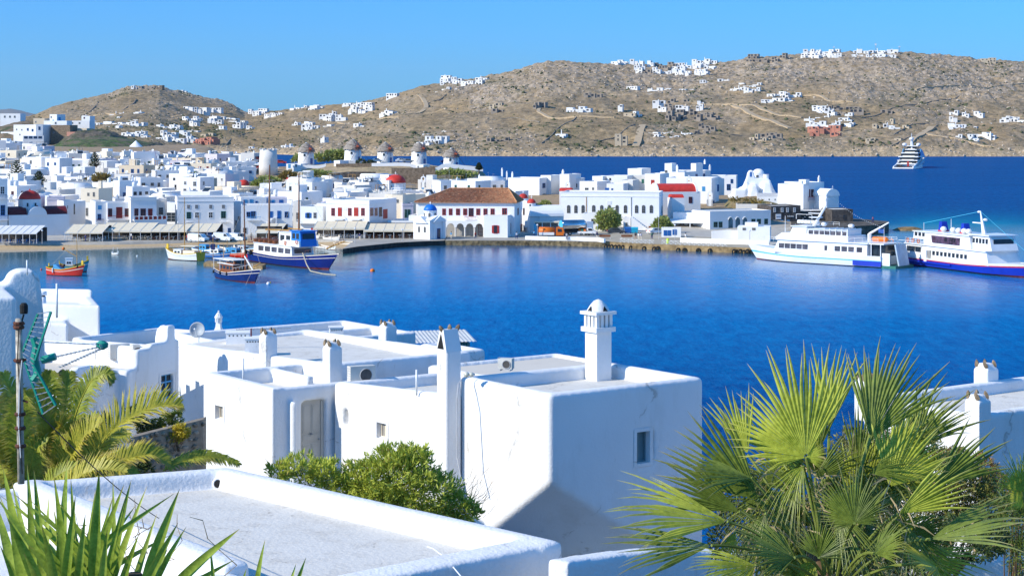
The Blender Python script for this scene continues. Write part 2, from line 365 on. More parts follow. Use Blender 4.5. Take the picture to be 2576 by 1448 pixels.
def hill_material():
    m=bpy.data.materials.new('dry_rocky_hillside');m.use_nodes=True;t=m.node_tree;b=t.nodes['Principled BSDF']
    b.inputs['Roughness'].default_value=.95;b.inputs['Specular IOR Level'].default_value=.05
    n1=noise_fac(t,.011,.35,.66,(1,1,1),5,.6);n2=noise_fac(t,.16,.40,.64,(1,.8,1),5,.7);n3=noise_fac(t,.45,.42,.62,(1,1,1),4,.7)
    c=mixc(t,n1,(.33,.235,.135),(.50,.36,.205));c=mixc(t,n2,(.19,.145,.085),c)
    rock=mixc(t,n3,(.32,.255,.19),(.56,.455,.35))
    mu=nn(t,'ShaderNodeMath',operation='MULTIPLY',use_clamp=True);t.links.new(attr_node(t,'rocky'),mu.inputs[0])
    n4=noise_fac(t,.09,.40,.56,(1,.8,1),5,.75);t.links.new(n4,mu.inputs[1])
    c=mixc(t,mu.outputs[0],c,rock)
    c=mixc(t,attr_node(t,'field'),c,(.40,.26,.12))
    g=nn(t,'ShaderNodeMath',operation='MULTIPLY',use_clamp=True);t.links.new(attr_node(t,'green'),g.inputs[0]);n5=noise_fac(t,.12,.42,.55,(1,1,1),4,.7);t.links.new(n5,g.inputs[1])
    c=mixc(t,g.outputs[0],c,(.06,.085,.028))
    cl=mixc(t,n3,(.34,.25,.15),(.62,.47,.30));c=mixc(t,attr_node(t,'cliff'),c,cl)
    t.links.new(c,b.inputs['Base Color'])
    f=noise_fac(t,.5,0,1,(1,1,1),4,.7);bp=nn(t,'ShaderNodeBump');bp.inputs['Distance'].default_value=1.2;bp.inputs['Strength'].default_value=.8
    t.links.new(f,bp.inputs['Height']);t.links.new(bp.outputs[0],b.inputs['Normal'])
    return m
HILLMAT=hill_material()
grid_mesh('hillside',SXh,SYh2,SZ2,[HILLMAT],True,dict(rocky=ext(rocky),cliff=ext(cliff),green=ext(np.clip(green_,0,1)),field=ext(np.clip(fields,0,1)*(1-ext(rocky)[:NR]))))
HZ=SZ2[:NR]
def hill_surf(px,py):                              # real surface point near a place on the hillside
    j=min(NC-1,max(0,int(round((px+500)/3550*(NC-1)))));i=int(round(hill_v(px,py)*(NR-1)))
    return Vector((SXh[i,j],SYh2[i,j],SZ2[i,j]))
# boulders and scrub, thousands of each
def scatter_lumps(name,pts,sizes,m,squash=.8,seed=1,desc=None,cat=None):
    r=np.random.RandomState(seed);n=len(pts)
    ico=bmesh.new();bmesh.ops.create_icosphere(ico,subdivisions=1,radius=1);ico.verts.ensure_lookup_table()
    bv=np.array([v.co[:] for v in ico.verts]);bf=np.array([[v.index for v in f.verts] for f in ico.faces]);ico.free()
    nv=len(bv);sc3=sizes[:,None]*(.6+.8*r.rand(n,3));sc3[:,2] *= squash
    V=bv[None]*(.75+.5*r.rand(n,nv,1));ang=r.rand(n)*6.28;c,s=np.cos(ang),np.sin(ang)
    V=V*sc3[:,None,:];x=V[...,0]*c[:,None]-V[...,1]*s[:,None];y=V[...,0]*s[:,None]+V[...,1]*c[:,None]
    V=np.stack([x,y,V[...,2]],-1)+pts[:,None,:]
    Fc=(bf[None]+(np.arange(n)*nv)[:,None,None]).reshape(-1,3)
    me=bpy.data.meshes.new(name);me.vertices.add(n*nv);me.vertices.foreach_set('co',V.reshape(-1).astype(np.float32))
    me.loops.add(Fc.size);me.polygons.add(len(Fc));me.polygons.foreach_set('loop_start',np.arange(len(Fc))*3);me.loops.foreach_set('vertex_index',Fc.reshape(-1).astype(np.int32))
    me.update(calc_edges=True);me.materials.append(m);me.update()
    return obj(name,me,kind='stuff',label=desc,cat=cat)
rs=np.random.RandomState(4)
wgt=(rocky**1.5+cliff*.6).reshape(-1)*np.clip((1-VV.reshape(-1))*40,.3,1);idx=rs.choice(wgt.size,6000,p=wgt/wgt.sum())
pts=np.stack([SXh[:NR].reshape(-1),SYh2[:NR].reshape(-1),HZ.reshape(-1)],1)[idx]+rs.randn(6000,3)*[2,2,.1]
BOULD=mat('hill_boulder',(.54,.44,.33),.95,.12,.15)
scatter_lumps('boulders',pts,.4+1.1*rs.rand(6000)**2.4,BOULD,.75,2,'grey brown boulders strewn over the rocky hillside','boulders')
wgt=(np.clip(green_,0,1)+.03+.10*np.clip(fbm(PX*.02,PYs*.05,3,90)*3-1.4,0,1)).reshape(-1)*(cliff.reshape(-1)<.6)*(VV.reshape(-1)<.985);idx=rs.choice(wgt.size,6500,p=wgt/wgt.sum())
pts=np.stack([SXh[:NR].reshape(-1),SYh2[:NR].reshape(-1),HZ.reshape(-1)],1)[idx]+rs.randn(6500,3)*[2,2,.1]
SCRUB=mat('hill_scrub',(.10,.115,.05),.95,.3,.2)
scatter_lumps('scrub',pts,.6+1.3*rs.rand(6500)**2,SCRUB,.7,3,'dark green low scrub dotted over the dry hillside','shrubs')
# ---------------------------------------------------------------- hazy islands on the horizon
xs=np.linspace(-900,260,90);rows=np.linspace(0,1,14);PX,RR=np.meshgrid(xs,rows)
prof=np.interp(PX,[-900,-500,-250,-100,-40,0,25,50,75,100,130,200,260],[296,285,278,272,268,268,265,269,276,281,284,293,297])
SYi=17000+RR*2500;hgt=(300-prof)/F*17000
ZI=np.sin(np.clip(RR*1.4,0,1)*1.5708)*hgt*(SYi/17000)+(fbm(PX*.03,RR*4,4,6)-.5)*60*RR*(1-RR)-3
ISLE=mat('far_island_rock',(.20,.17,.14),.95,.15,.001)
grid_mesh('distant_island',(PX-CX)/F*SYi,SYi,ZI,[ISLE])
# ---------------------------------------------------------------- the town's own land
ZL=[(395,-1.5),(425,1),(448,1.2),(520,4.1),(590,7.2),(680,9.8),(760,12.5),(860,15.9),(930,14.5),(1000,15),(1400,8),(1700,5)]
ZM=[(400,-1.5),(425,1),(455,1.2),(520,4.1),(590,7.2),(655,8.4),(690,11.2),(725,10.5),(760,4),(800,-3)]
ZR=[(395,-1.5),(424,1),(462,1.2),(500,5),(545,6.2),(575,3),(600,-3)]
def town_z(px,Y):
    a=interp(Y,ZL);b=interp(Y,ZM);c=interp(Y,ZR)
    t1=min(1,max(0,(px-520)/120));t2=min(1,max(0,(px-1190)/100));t1=t1*t1*(3-2*t1);t2=t2*t2*(3-2*t2)
    return (a*(1-t1)+b*t1)*(1-t2)+c*t2
QUAY=[(-300,402),(0,412),(300,418),(620,430),(860,424),(900,420),(1000,438),(1200,446),(1400,437),(1521,428),(1700,410),(1900,402),(1960,412),(2040,440),(2100,470)]
pcs=list(np.linspace(-300,2100,200));
MX=[];
rowsY=np.concatenate([np.linspace(0,1,110)])
X_=np.zeros((114,200));Y_=X_.copy();Z_=X_.copy();GR=X_.copy()
for j,px in enumerate(pcs):
    q=interp(px,QUAY);end=interp(px,[(250,1500),(520,960),(640,830),(1190,830),(1290,610)])
    for i in range(114):
        if i<2: Yv=q+i*.01;z=-2.5 if i==0 else 1.0
        else:
            v=(i-2)/111;Yv=q+.02+(end-q)*v**1.35;z=max(town_z(px,Yv),1.0) if Yv<q+22 else town_z(px,Yv)
            if px>1900: z=min(z,1.2+4*(2100-px)/200*.5)
        X_[i,j]=(px-CX)/F*Yv;Y_[i,j]=Yv;Z_[i,j]=z
Z_[2:]+=(fbm(X_[2:]*.05,Y_[2:]*.05,3,2)-.5)*np.clip((Y_[2:]-480)/60,0,1)*1.6
def town_ground_mat():
    m=bpy.data.materials.new('town_ground');m.use_nodes=True;t=m.node_tree;b=t.nodes['Principled BSDF'];b.inputs['Roughness'].default_value=.92
    n=noise_fac(t,.5,.35,.65,(1,1,1),5,.65);c=mixc(t,n,(.24,.165,.09),(.40,.28,.155));p=mixc(t,n,(.37,.34,.29),(.50,.46,.39))
    geo=nn(t,'ShaderNodeNewGeometry');sx=nn(t,'ShaderNodeSeparateXYZ');t.links.new(geo.outputs['Position'],sx.inputs[0])
    mr=nn(t,'ShaderNodeMapRange');mr.inputs[1].default_value=1.4;mr.inputs[2].default_value=3;t.links.new(sx.outputs[2],mr.inputs[0])
    c=mixc(t,mr.outputs[0],p,c);t.links.new(c,b.inputs['Base Color']);return m
grid_mesh('town_ground',X_,Y_,Z_,[town_ground_mat()],False)
# beach in front of the promenade, left to the boats' pier
xs=np.linspace(-300,900,90)
wl=np.interp(xs,[-300,0,300,560,760,860,900],[646,637,628,620,620,628,632])        # waterline
tp=np.interp(xs,[-300,0,200,430,600,760,860,900],[624,614,608,599,598,597,606,612])   # foot of the kerb
T=np.linspace(0,1,14)[:,None]
BY=np.zeros((14,90));BZ=np.zeros((14,90));
Yw=F*(H+.12)/(wl-YH);Yt=F*(H-.75)/(tp-YH)
for i in range(14):
    t=T[i,0];BY[i]=Yw*(1-t)+Yt*t;BZ[i]=-.12+.87*t**.8
BY[0] -= 3;BZ[0]=-.6
BX=(xs[None]-CX)/F*BY;BZ[1:]+=(fbm(BX[1:]*.4,BY[1:]*.4,3,8)-.5)*.12
def beach_mat():
    m=bpy.data.materials.new('wet_to_dry_sand');m.use_nodes=True;t=m.node_tree;b=t.nodes['Principled BSDF'];b.inputs['Roughness'].default_value=.9
    geo=nn(t,'ShaderNodeNewGeometry');sx=nn(t,'ShaderNodeSeparateXYZ');t.links.new(geo.outputs['Position'],sx.inputs[0])
    mr=nn(t,'ShaderNodeMapRange');mr.inputs[1].default_value=.05;mr.inputs[2].default_value=.3;t.links.new(sx.outputs[2],mr.inputs[0])
    n=noise_fac(t,1.5,.35,.65,(1,1,1),6,.75);dry=mixc(t,n,(.46,.31,.15),(.60,.43,.23));peb=mixc(t,noise_fac(t,3.5,.4,.6),(.26,.20,.13),(.55,.45,.32))
    t.links.new(mixc(t,mr.outputs[0],peb,dry),b.inputs['Base Color']);return m
grid_mesh('beach',BX,BY,BZ,[beach_mat()])
# promenade slab above the beach
PR=[(-300,612,.95),(0,606,.95),(200,601,.95),(430,593,.95),(600,593,.95),(760,592,.95),(870,604,.95)]
mb=MB();poly=[]
fr=[(-300,624),(0,614),(200,608),(430,599),(600,598),(760,597),(830,602)]
fp=[G(px,py,.8) for px,py in fr]
for a,b in zip(fp,fp[1:]):
    mb.hexa([(a.x,a.y,-1),(b.x,b.y,-1),(b.x,b.y+30,-1),(a.x,a.y+30,-1),(a.x,a.y,1.12),(b.x,b.y,1.12),(b.x,b.y+30,1.12),(a.x,a.y+30,1.12)])
mb.build('promenade',mat('promenade_paving',(.48,.45,.40),.9,.12,.4,.01,6),kind='structure')
# stone quays in the middle and on the right, each run its own structure
QS=mat('quay_stone',(.20,.165,.115),.9,.4,.9,.12,1.5);QT=mat('quay_top',(.42,.385,.33),.9,.14,.4)
def quay(name,pts,zt,top,wall,depth=24):
    mb=MB();q=[G(px,py,zt) for px,py in pts]
    for a,b in zip(q,q[1:]):
        mb.add([(a.x,a.y,-2),(b.x,b.y,-2),(b.x,b.y,zt),(a.x,a.y,zt)],[(0,1,2,3)],1)
        mb.add([(a.x,a.y,zt),(b.x,b.y,zt),(b.x,b.y+depth,zt),(a.x,a.y+depth,zt)],[(0,1,2,3)],0)
    a,b=q[0],q[-1];mb.add([(a.x,a.y,-2),(a.x,a.y,zt),(a.x,a.y+depth,zt),(a.x,a.y+depth,-2)],[(0,1,2,3)],1);mb.add([(b.x,b.y,-2),(b.x,b.y+depth,-2),(b.x,b.y+depth,zt),(b.x,b.y,zt)],[(0,1,2,3)],1)
    return mb.build(name,[top,wall],kind='structure')
DARKQ=mat('dark_wet_quay_wall',(.055,.05,.042),.9,.4,.8,.1,1.5);TANQ=mat('tan_quay_wall',(.36,.25,.12),.9,.35,.7,.08,2)
quay('quay',[(862,625),(900,619),(1000,609),(1060,606),(1120,604)],1.1,QT,DARKQ)
quay('quay',[(1118,604),(1200,604),(1300,604),(1400,605),(1521,608)],1.1,QT,mat('rubble_shore',(.27,.205,.11),.95,.45,1.2,.3,1.0))
quay('quay',[(1518,606),(1600,611),(1700,615),(1800,619),(1900,623),(1955,626)],1.25,mat('tan_quay_top',(.47,.40,.29),.9,.15,.4),TANQ,34)
# green mound with its rocky shaded end, and the spur of houses on the left
def mound(name,cpx,cy,Y,wpx,hpx,dep,m,seed,amp=1.0,skew=0,nx=120,ny=50,flat=0.0):
    U,V=np.meshgrid(np.linspace(-1.2,1.2,nx),np.linspace(-1,1,ny));k=Y/F
    prof=np.clip(1-np.abs(U)**2.6,0,1)**.7*np.clip(1-np.abs(V)**2.2,0,1)
    if skew: prof=prof*np.clip(.75+skew*U,.3,1.15)
    X=(cpx-CX)*k+U*wpx*k;Yy=Y+V*dep;base=H-(cy-YH)*k
    Z=base-4+prof*(hpx*k+4)+(fbm(X*.09,Yy*.09,4,seed)-.5)*amp*4*(prof>.02)
    Z=Z+(1-np.clip(cell(X*.2,Yy*.2,seed),0,1))*amp*.9
    return grid_mesh(name,X,Yy,Z,[m])
def veg_mat(name,g1,g2_,rockc,rockamt):
    m=bpy.data.materials.new(name);m.use_nodes=True;t=m.node_tree;b=t.nodes['Principled BSDF'];b.inputs['Roughness'].default_value=.95
    n=noise_fac(t,.35,.38,.64,(1,1,1),5,.7);c=mixc(t,n,g1,g2_);r=noise_fac(t,.12,.5-rockamt*.2,.62-rockamt*.2,(1,1,1),4,.7);c=mixc(t,r,c,rockc)
    t.links.new(c,b.inputs['Base Color']);f=noise_fac(t,1.2,0,1);bp=nn(t,'ShaderNodeBump');bp.inputs['Distance'].default_value=.8;t.links.new(f,bp.inputs['Height']);t.links.new(bp.outputs[0],b.inputs['Normal']);return m
GREENHILL=veg_mat('green_slope',(.030,.055,.014),(.10,.16,.03),(.15,.12,.07),.15)
DKROCK=veg_mat('rocky_slope',(.10,.08,.055),(.19,.15,.105),(.06,.075,.03),.2)
mound('green_slope',262,392,985,165,46,60,GREENHILL,5,.5)
mound('rocky_headland',392,398,990,52,46,70,DKROCK,9,1.6,-.25)
mound('rocky_outcrop',245,352,1090,75,22,40,DKROCK,19,1.2)
mound('terraced_spur',85,388,1130,160,82,70,veg_mat('spur_ground',(.15,.11,.065),(.28,.20,.12),(.07,.085,.03),.1),29,.6)
mound('windmill_hill',930,448,700,280,40,90,veg_mat('windmill_hill_ground',(.42,.30,.16),(.60,.44,.25),(.30,.24,.12),.05),39,.25)
mound('green_bank',1120,456,640,75,26,22,GREENHILL,49,.6)
mound('scrub_bank',1900,510,505,90,20,14,veg_mat('church_bank',(.10,.11,.04),(.33,.23,.11),(.22,.15,.08),.2),59,.3)
# rocks and jetty at the point
mound('reef',2280,577,480,62,7,6,mat('reef_rock',(.30,.20,.09),.9,.35,.8),69,.35)
j=MB();a,b,c,d_=G(2130,552,1.6),G(2205,556,1.6),G(2215,560,1.6),G(2100,575,1.6)
def jet(mb,pts,z0,z1,m=0): mb.prism([(p.x,p.y) for p in pts],z0,z1,m)
jet(j,[G(x,y,2.3) for x,y in ((1990,588),(2080,575),(2150,568),(2205,565),(2234,560),(2236,556),(2180,551),(2100,547),(1990,556))],-2,2.3)
j.build('jetty',mat('jetty_stone',(.17,.14,.105),.9,.5,.5,.2,1.2),kind='structure')
# ---------------------------------------------------------------- slope under the viewpoint's own garden
X,Yg=np.meshgrid(np.linspace(-60,60,120),np.linspace(4,112,110))
Zg=npi(Yg,[(4,22),(14,20.2),(24,18.6),(40,16.2),(58,14.2),(70,11.5),(84,6),(100,1),(112,-3)])+(fbm(X*.15,Yg*.15,4,3)-.5)*1.2
grid_mesh('garden_ground',X,Yg,Zg,[veg_mat('garden_earth',(.10,.075,.04),(.24,.17,.10),(.05,.07,.02),.15)])
# ================================================================ houses of the town
MC={}
def cached(key,fn):
    if key not in MC: MC[key]=fn()
    return MC[key]
def r1(x,k=10): return round(x*k)/k
GREYF=mat('grey_frame',(.5,.5,.5),.6,.1,2)
# ---- windows, doors and other small parts (local frame: x across, y out of the wall is negative, origin = middle of the opening)
def win_mesh(w,h,style):
    w,h=max(.35,r1(w)),max(.35,r1(h))
    def mk():
        mb=MB();fr,pane,kind=style;t=.09;d=.07
        mats=[fr,pane]
        if kind=='arch':
            n=8;rr=w/2
            pts=[(-rr,-h/2),(rr,-h/2)]+[(rr*math.cos(math.pi*i/n),h/2-rr+rr*math.sin(math.pi*i/n)) for i in range(n+1)]
            mb.ext(pts,-.015,.02,1)
            out=[(x*1.0,z) for x,z in pts]
            for i in range(len(out)):
                a,b=out[i],out[(i+1) % len(out)];mb.tube((a[0],-.03,a[1]),(b[0],-.03,b[1]),.06,4,0)
            mb.box(-.03,.03,-.05,-.02,-h/2,h/2-.05,0)
            for k in (.25,.5,.72): mb.box(-rr,rr,-.045,-.02,-h/2+h*k-.025,-h/2+h*k+.025,0)
            return mb.mesh('window',mats)
        if kind=='hole':
            mb.box(-w/2,w/2,-.012,.02,-h/2,h/2,1);mb.box(-w/2-.05,w/2+.05,-.06,.01,-h/2-.06,-h/2,0)
            return mb.mesh('window',mats)
        mb.box(-w/2,w/2,-.012,.02,-h/2,h/2,1)
        mb.box(-w/2-t,-w/2+.02,-d,.0,-h/2-t,h/2+t,0);mb.box(w/2-.02,w/2+t,-d,.0,-h/2-t,h/2+t,0)
        mb.box(-w/2+.02,w/2-.02,-d,.0,h/2-.02,h/2+t,0);mb.box(-w/2+.02,w/2-.02,-d-.02,.0,-h/2-t,-h/2+.02,0)
        if kind in ('pane','door'): mb.box(-.035,.035,-d+.01,-.013,-h/2,h/2,0)
        if kind=='pane':
            k=2 if h<1.4 else 3
            for q in range(1,k): mb.box(-w/2,w/2,-d+.012,-.014,-h/2+h*q/k-.03,-h/2+h*q/k+.03,0)
        if kind=='open':      # shutters folded back on the wall
            for s in (-1,1): mb.box(s*(w/2+t+.02) if s>0 else -(w/2+t+.02)-w*.45,(w/2+t+.02)+w*.45 if s>0 else -(w/2+t+.02),-.08,-.02,-h/2,h/2,0)
        if kind=='shut':
            for s in (-1,1):
                mb.box(min(s*.03,s*(w/2-.04)),max(s*.03,s*(w/2-.04)),-.06,-.015,-h/2+.04,h/2-.04,0)
        return mb.mesh('window',mats)
    return cached(('win',w,h,style),mk)
S_DK=(WHITE,GLASS,'pane');S_BL=(BLUE,GLASS,'pane');S_BS=(BLUE,BLUE,'shut');S_LB=(LBLUE,LBLUE,'shut');S_RD=(RED,GLASS,'pane');S_RS=(RED,RED,'shut')
S_DR=(DRED,GLASS,'pane');S_DS=(DRED,DRED,'shut');S_GR=(GREEN,GLASS,'pane');S_GS=(GREEN,GREEN,'shut');S_GY=(GREYF,GLASS,'pane');S_HO=(WHITE,GLASS,'hole');S_AR=(GREYW,GLASS,'arch');S_WD=(GREYW,GLASS,'pane')
S_RO=(RED,GLASS,'open');S_BO=(BLUE,GLASS,'open')
OCC=[]
class House:
    """a flat-roofed block given by where its front wall shows: x0..x1 across, ytop, distance of its left front corner, turn of the front"""
    def __init__(s,x0,x1,ytop,Y,rot=0,d=8,m=WHITE,name='house',par=.35,base=None,ybase=None,roof=None,cornice=None,zb=None):
        a=R(rot);s.rot=a;s.Y=Y;X0=(x0-CX)/F*Y;k=x1-CX
        s.w=(F*X0-k*Y)/(k*math.sin(a)-F*math.cos(a));s.X=X0;s.d=d;s.mat=m
        s.zt=H-(ytop-YH)/F*Y;OCC.append((X0+s.w/2*math.cos(a)-d/2*math.sin(a),Y+s.w/2*math.sin(a)+d/2*math.cos(a),max(s.w,d)*.5))
        s.zb=zb if zb is not None else (H-(ybase-YH)/F*Y if ybase else town_z((x0+x1)/2,Y))
        s.root=thing(name,None,None,(X0,Y,s.zb),a);h=s.zt-s.zb;s.h=h
        mb=MB();w=s.w;t=.28;lo=-4 if ybase is None else -1.2
        p=par
        mb.box(0,w,0,d,lo,h-p,0)
        if p>.05:
            mb.box(0,w,0,t,h-p,h,0);mb.box(0,w,d-t,d,h-p,h,0);mb.box(0,t,t,d-t,h-p,h,0);mb.box(w-t,w,t,d-t,h-p,h,0)
        if cornice: mb.box(-.12,w+.12,-.12,d+.1,h-cornice-.14,h-cornice,0);mb.box(-.08,w+.08,-.08,.002,h-.1,h+.06,0)
        s.wall=mb.build('wall',m,s.root)
        if p>.05 or roof: MB().box(t+.003,w-t-.003,t+.003,d-t-.003,h-p-.1,h-p+.03).build('roof',roof or ROOFW,s.root)
    def u_at(s,px):
        k=px-CX;return (F*s.X-k*s.Y)/(k*math.sin(s.rot)-F*math.cos(s.rot))
    def yd(s,u): return s.Y+u*math.sin(s.rot)
    def loc(s,px,py):
        u=s.u_at(px);Yu=s.yd(u);return u,H-(py-YH)/F*Yu-s.zb,Yu
    def win(s,px,py,w,h,style=S_DK,name='window'):
        u,z,Yu=s.loc(px,py);k=Yu/F;ww=w*k/max(.3,math.cos(s.rot));o=obj(name,win_mesh(ww,h*k,style),s.root,loc=(u,-.003,z));return o
    def side_u(s,px):      # distance back along the right side wall
        c,sn=math.cos(s.rot),math.sin(s.rot);Xr,Yr=s.X+s.w*c,s.Y+s.w*sn;k=px-CX
        return (k*Yr-F*Xr)/(-F*sn-k*c)
    def swin(s,px,py,w,h,style=S_DK,name='window'):
        q=s.side_u(px);c,sn=math.cos(s.rot),math.sin(s.rot);Yq=s.Y+s.w*sn+q*c;k=Yq/F
        z=H-(py-YH)*k-s.zb;ww=w*k/max(.25,abs(sn))
        return obj(name,win_mesh(min(ww,2.2),h*k,style),s.root,loc=(s.w+.003,q,z),rz=R(90))
    def box(s,name,u0,u1,y0,y1,z0,z1,m): return MB().box(u0,u1,y0,y1,z0,z1).build(name,m,s.root)
    def chimney(s,u,y,hh=1.5,w=.6,kind=0):
        z=s.h-.3
        mb=MB();mb.box(u-w/2,u+w/2,y-w/2,y+w/2,z,z+hh)
        if kind==0: mb.box(u-w*.62,u+w*.62,y-w*.62,y+w*.62,z+hh-.12,z+hh+.02);mb.lathe((u,y,z+hh+.02),[(w*.45,0),(w*.4,.25),(.03,.5)],6)
        elif kind==1: mb.lathe((u,y,z+hh),[(w*.5,0),(w*.42,.3),(.03,.55)],8)
        return mb.build('chimney',s.mat,s.root)
    def rail(s,px0,px1,py0,py1,out,m,slab=WHITE,name='balcony'):
        u0,z1,Yu=s.loc(px0,py0);u1,z0,_=s.loc(px1,py1)
        mb=MB();mb.box(u0,u1,-out,0,z0-.14,z0,0);n=max(3,int((u1-u0)/.3));zt=max(z1,z0+.8)
        mb.box(u0,u1,-out,-out+.06,zt-.08,zt,1);mb.box(u0,u0+.06,-out+.061,-.001,zt-.08,zt,1);mb.box(u1-.06,u1,-out+.061,-.001,zt-.08,zt,1)
        for i in range(n+1): x=u0+.03+(u1-u0-.06)*i/n;mb.box(x-.025,x+.025,-out+.01,-out+.05,z0,zt-.08,1)
        return mb.build(name,[slab,m],s.root)
def done(h,label,cat='house',group=None):
    h.root['label']=label;h.root['category']=cat
    if group: h.root['group']=group
    return h
G_FRONT='houses along the harbour front';G_TOWN='whitewashed houses of the town'
# ---- H1 left edge
h=House(-40,19,449,434,22,10,WHITE);h.win(7,528,9,24,S_BL);h.win(6,478,9,18,S_DK);h.win(-14,528,9,24,S_BL);h.rail(-40,19,541,551,1.2,BLUE);h.rail(-2,16,489,498,.8,NAVY)
done(h,'tall shaded blue-white house with a blue railed balcony at the far left',group=G_FRONT)
# ---- H2 church with the red dome
Yc=436;h=House(22,175,541,Yc,24,9,WHITE,'domed_church',par=0);w=h.w;hh=h.h
u0=h.u_at(72);u1=h.u_at(118);um=(u0+u1)/2;rr=(u1-u0)/2
MB().vault(u0,u1,-.25,9.1,hh-.1,rr*.98,axis='y',n=16).build('gable_arch',WHITE,h.root)
MB().vault(um-.001-rr*.1,um+rr*.1,-.05,9,hh,rr*1.02,axis='y',n=14).build('ridge_vault',DRED,h.root)
mb=MB();mb.vault(.3,u0-.2,1.2,8.6,hh-.02,1.9,0,10,'x');mb.build('roof',DRED,h.root);MB().vault(u1+.2,w-.3,1.2,8.6,hh-.02,1.9,0,10,'x').build('roof',DRED,h.root)
cu,cy=h.u_at(84),5.2;dr=MB().lathe((cu,cy,hh-.5),[(2.75,0),(2.75,3.9),(2.9,3.95),(2.9,4.1)],8).build('drum',WHITE,h.root)
MB().lathe((cu,cy,hh+3.62),[(2.55*math.cos(1.57*j/8)+.02,2.1*math.sin(1.57*j/8)) for j in range(9)],24).build('dome',DOMERED,h.root,True);MB().ball((cu,cy,hh+5.9),.18).build('finial',DOMERED,h.root)
for a in (250,290): obj('window',win_mesh(.4,.9,S_HO),h.root,loc=(cu+2.77*math.cos(R(a)),cy+2.77*math.sin(R(a)),hh+2.3),rz=R(a+90))
h.swin(170,520,3,8,S_HO)
done(h,'church with a big red dome and dark red vaults at the left of the harbour','church')
# ---- H4..H7 behind and right of it
h=House(118,160,495,458,12,9,LILAC,cornice=.5);h.win(129,525,9,12,S_DS);h.win(143.5,525,9,12,S_DS);done(h,'lilac grey house with two dark red shutters just behind the red domed church',group=G_TOWN)
h=House(45,60,494,455,-20,9,LILAC,cornice=.4);h.win(52,535,6,14,S_DK);done(h,'narrow lilac house left of the red domed church drum',group=G_TOWN)
h=House(203,248,473,476,-14,8,CREAM);h.win(222,488,4,7,S_WD);h.win(236,488,4,10,S_WD);h.chimney(h.w*.9,2,2.2,.9,2);done(h,'tall cream cube house with a broad chimney behind the red railed house',group=G_TOWN)
h=House(160,215,505,452,26,8,WHITE);h.win(187,525,3,26,S_HO);done(h,'plain blue-shaded house between the red domed church and the cream cube',group=G_FRONT)
h=House(215,241,508,450,-24,8,PALE);h.win(219,532,5,18,S_WD);h.win(232,520,4,8,S_WD);done(h,'narrow worn plaster house with pipes left of the red railed house',group=G_FRONT)
# ---- H6 red railed house
h=House(240,271,506,441,21,9,WHITE);h.win(251,521,7,8,S_LB);h.win(250,545,7,14,S_BL);h.rail(243,260,553,558,.6,DRED);done(h,'blue-white annex with a small light blue shutter at the left of the red railed house',group=G_FRONT)
h=House(270,330,509,441,21,9,WHITE)
for x,w_,hh_,st in ((277,8,19,S_DR),(300,13,26,S_DS),(319.5,9,19,S_DR)): h.win(x,534,w_,hh_,st)
h.rail(271,331,541,550,1.3,RED);done(h,'low house with dark red windows and a long red railed balcony',group=G_FRONT)
h=House(329,394,496,440,21,9,WHITE,cornice=.5)
for x,w_,st in ((343,8,S_DR),(360,11,S_DR),(378,9,S_DS)): h.win(x,533,w_,17,st)
ar=MB();ua,za,_=h.loc(334,553);ub,zb,_=h.loc(415,566)
ar.box(ua,ub,-2.4,0,za-.05,za+.15,0);n=3;st=(ub-ua)/n
for i in range(n):
    x0,x1=ua+i*st,ua+(i+1)*st;rr=st/2-.22
    pts=[(x0,zb-3),(x0+.22,zb-3),(x0+.22,zb-.6)]+[((x0+x1)/2-rr*math.cos(math.pi*k/8),zb-.6+rr*.8*math.sin(math.pi*k/8)) for k in range(9)]+[(x1-.22,zb-3),(x1,zb-3),(x1,za-.05),(x0,za-.05)]
    # arch bay built of a solid outline with the opening cut along its foot
    ar.ext(pts[:1]+pts[1:],-2.4,-2.15,0)
ar.build('arcade',WHITE,h.root);
for i in range(8):
    x=ua+(ub-ua)*i/7;MB().box(x-.16,x+.16,-2.4,-2.2,za+.15,za+1.15,0).build('baluster',WHITE,h.root)
MB().box(ua,ub,-2.33,-2.27,za+.2,za+.95).build('rail_panel',RED,h.root)
done(h,'tall blue-white house with cornice, red doors and a white arcaded terrace',group=G_FRONT)
h=House(394,416,501,448,8,8,PALE,cornice=.4);h.win(405,530,9,16,S_WD);done(h,'narrow grey beige house with an ornate window right of the arcaded terrace',group=G_FRONT)
h=House(417,446,508,462,-18,8,WHITE2);h.win(431,545,26,22,S_GY);done(h,'plain sunlit white house between the beige house and the wide grey façade',group=G_FRONT)
# ---- H8 wide facade
h=House(446,588,496,444,13,12,WHITE,cornice=.9)
for x in (474.5,494.5,530,562): h.win(x,519,6.5,8,S_GY)
h.win(475,541,9,16,S_GR);h.win(495.5,540,9,13,S_DK);h.win(530,540,9,13,S_DK);h.win(562,540,10,17,S_GR);h.rail(467,483,550,557,.9,WHITE);h.rail(554,574,549,556,.9,WHITE)
for x in (545,556,577): h.win(x,580,6,13,S_BL)
done(h,'wide pale grey-blue façade with four dark windows and two small balconies',group=G_FRONT)
h=House(588,606,505,458,-12,10,WHITE2);h.win(594,560,4,12,S_GY);h.win(601,548,4,8,S_GY);done(h,'narrow white alley house right of the wide pale façade',group=G_FRONT)
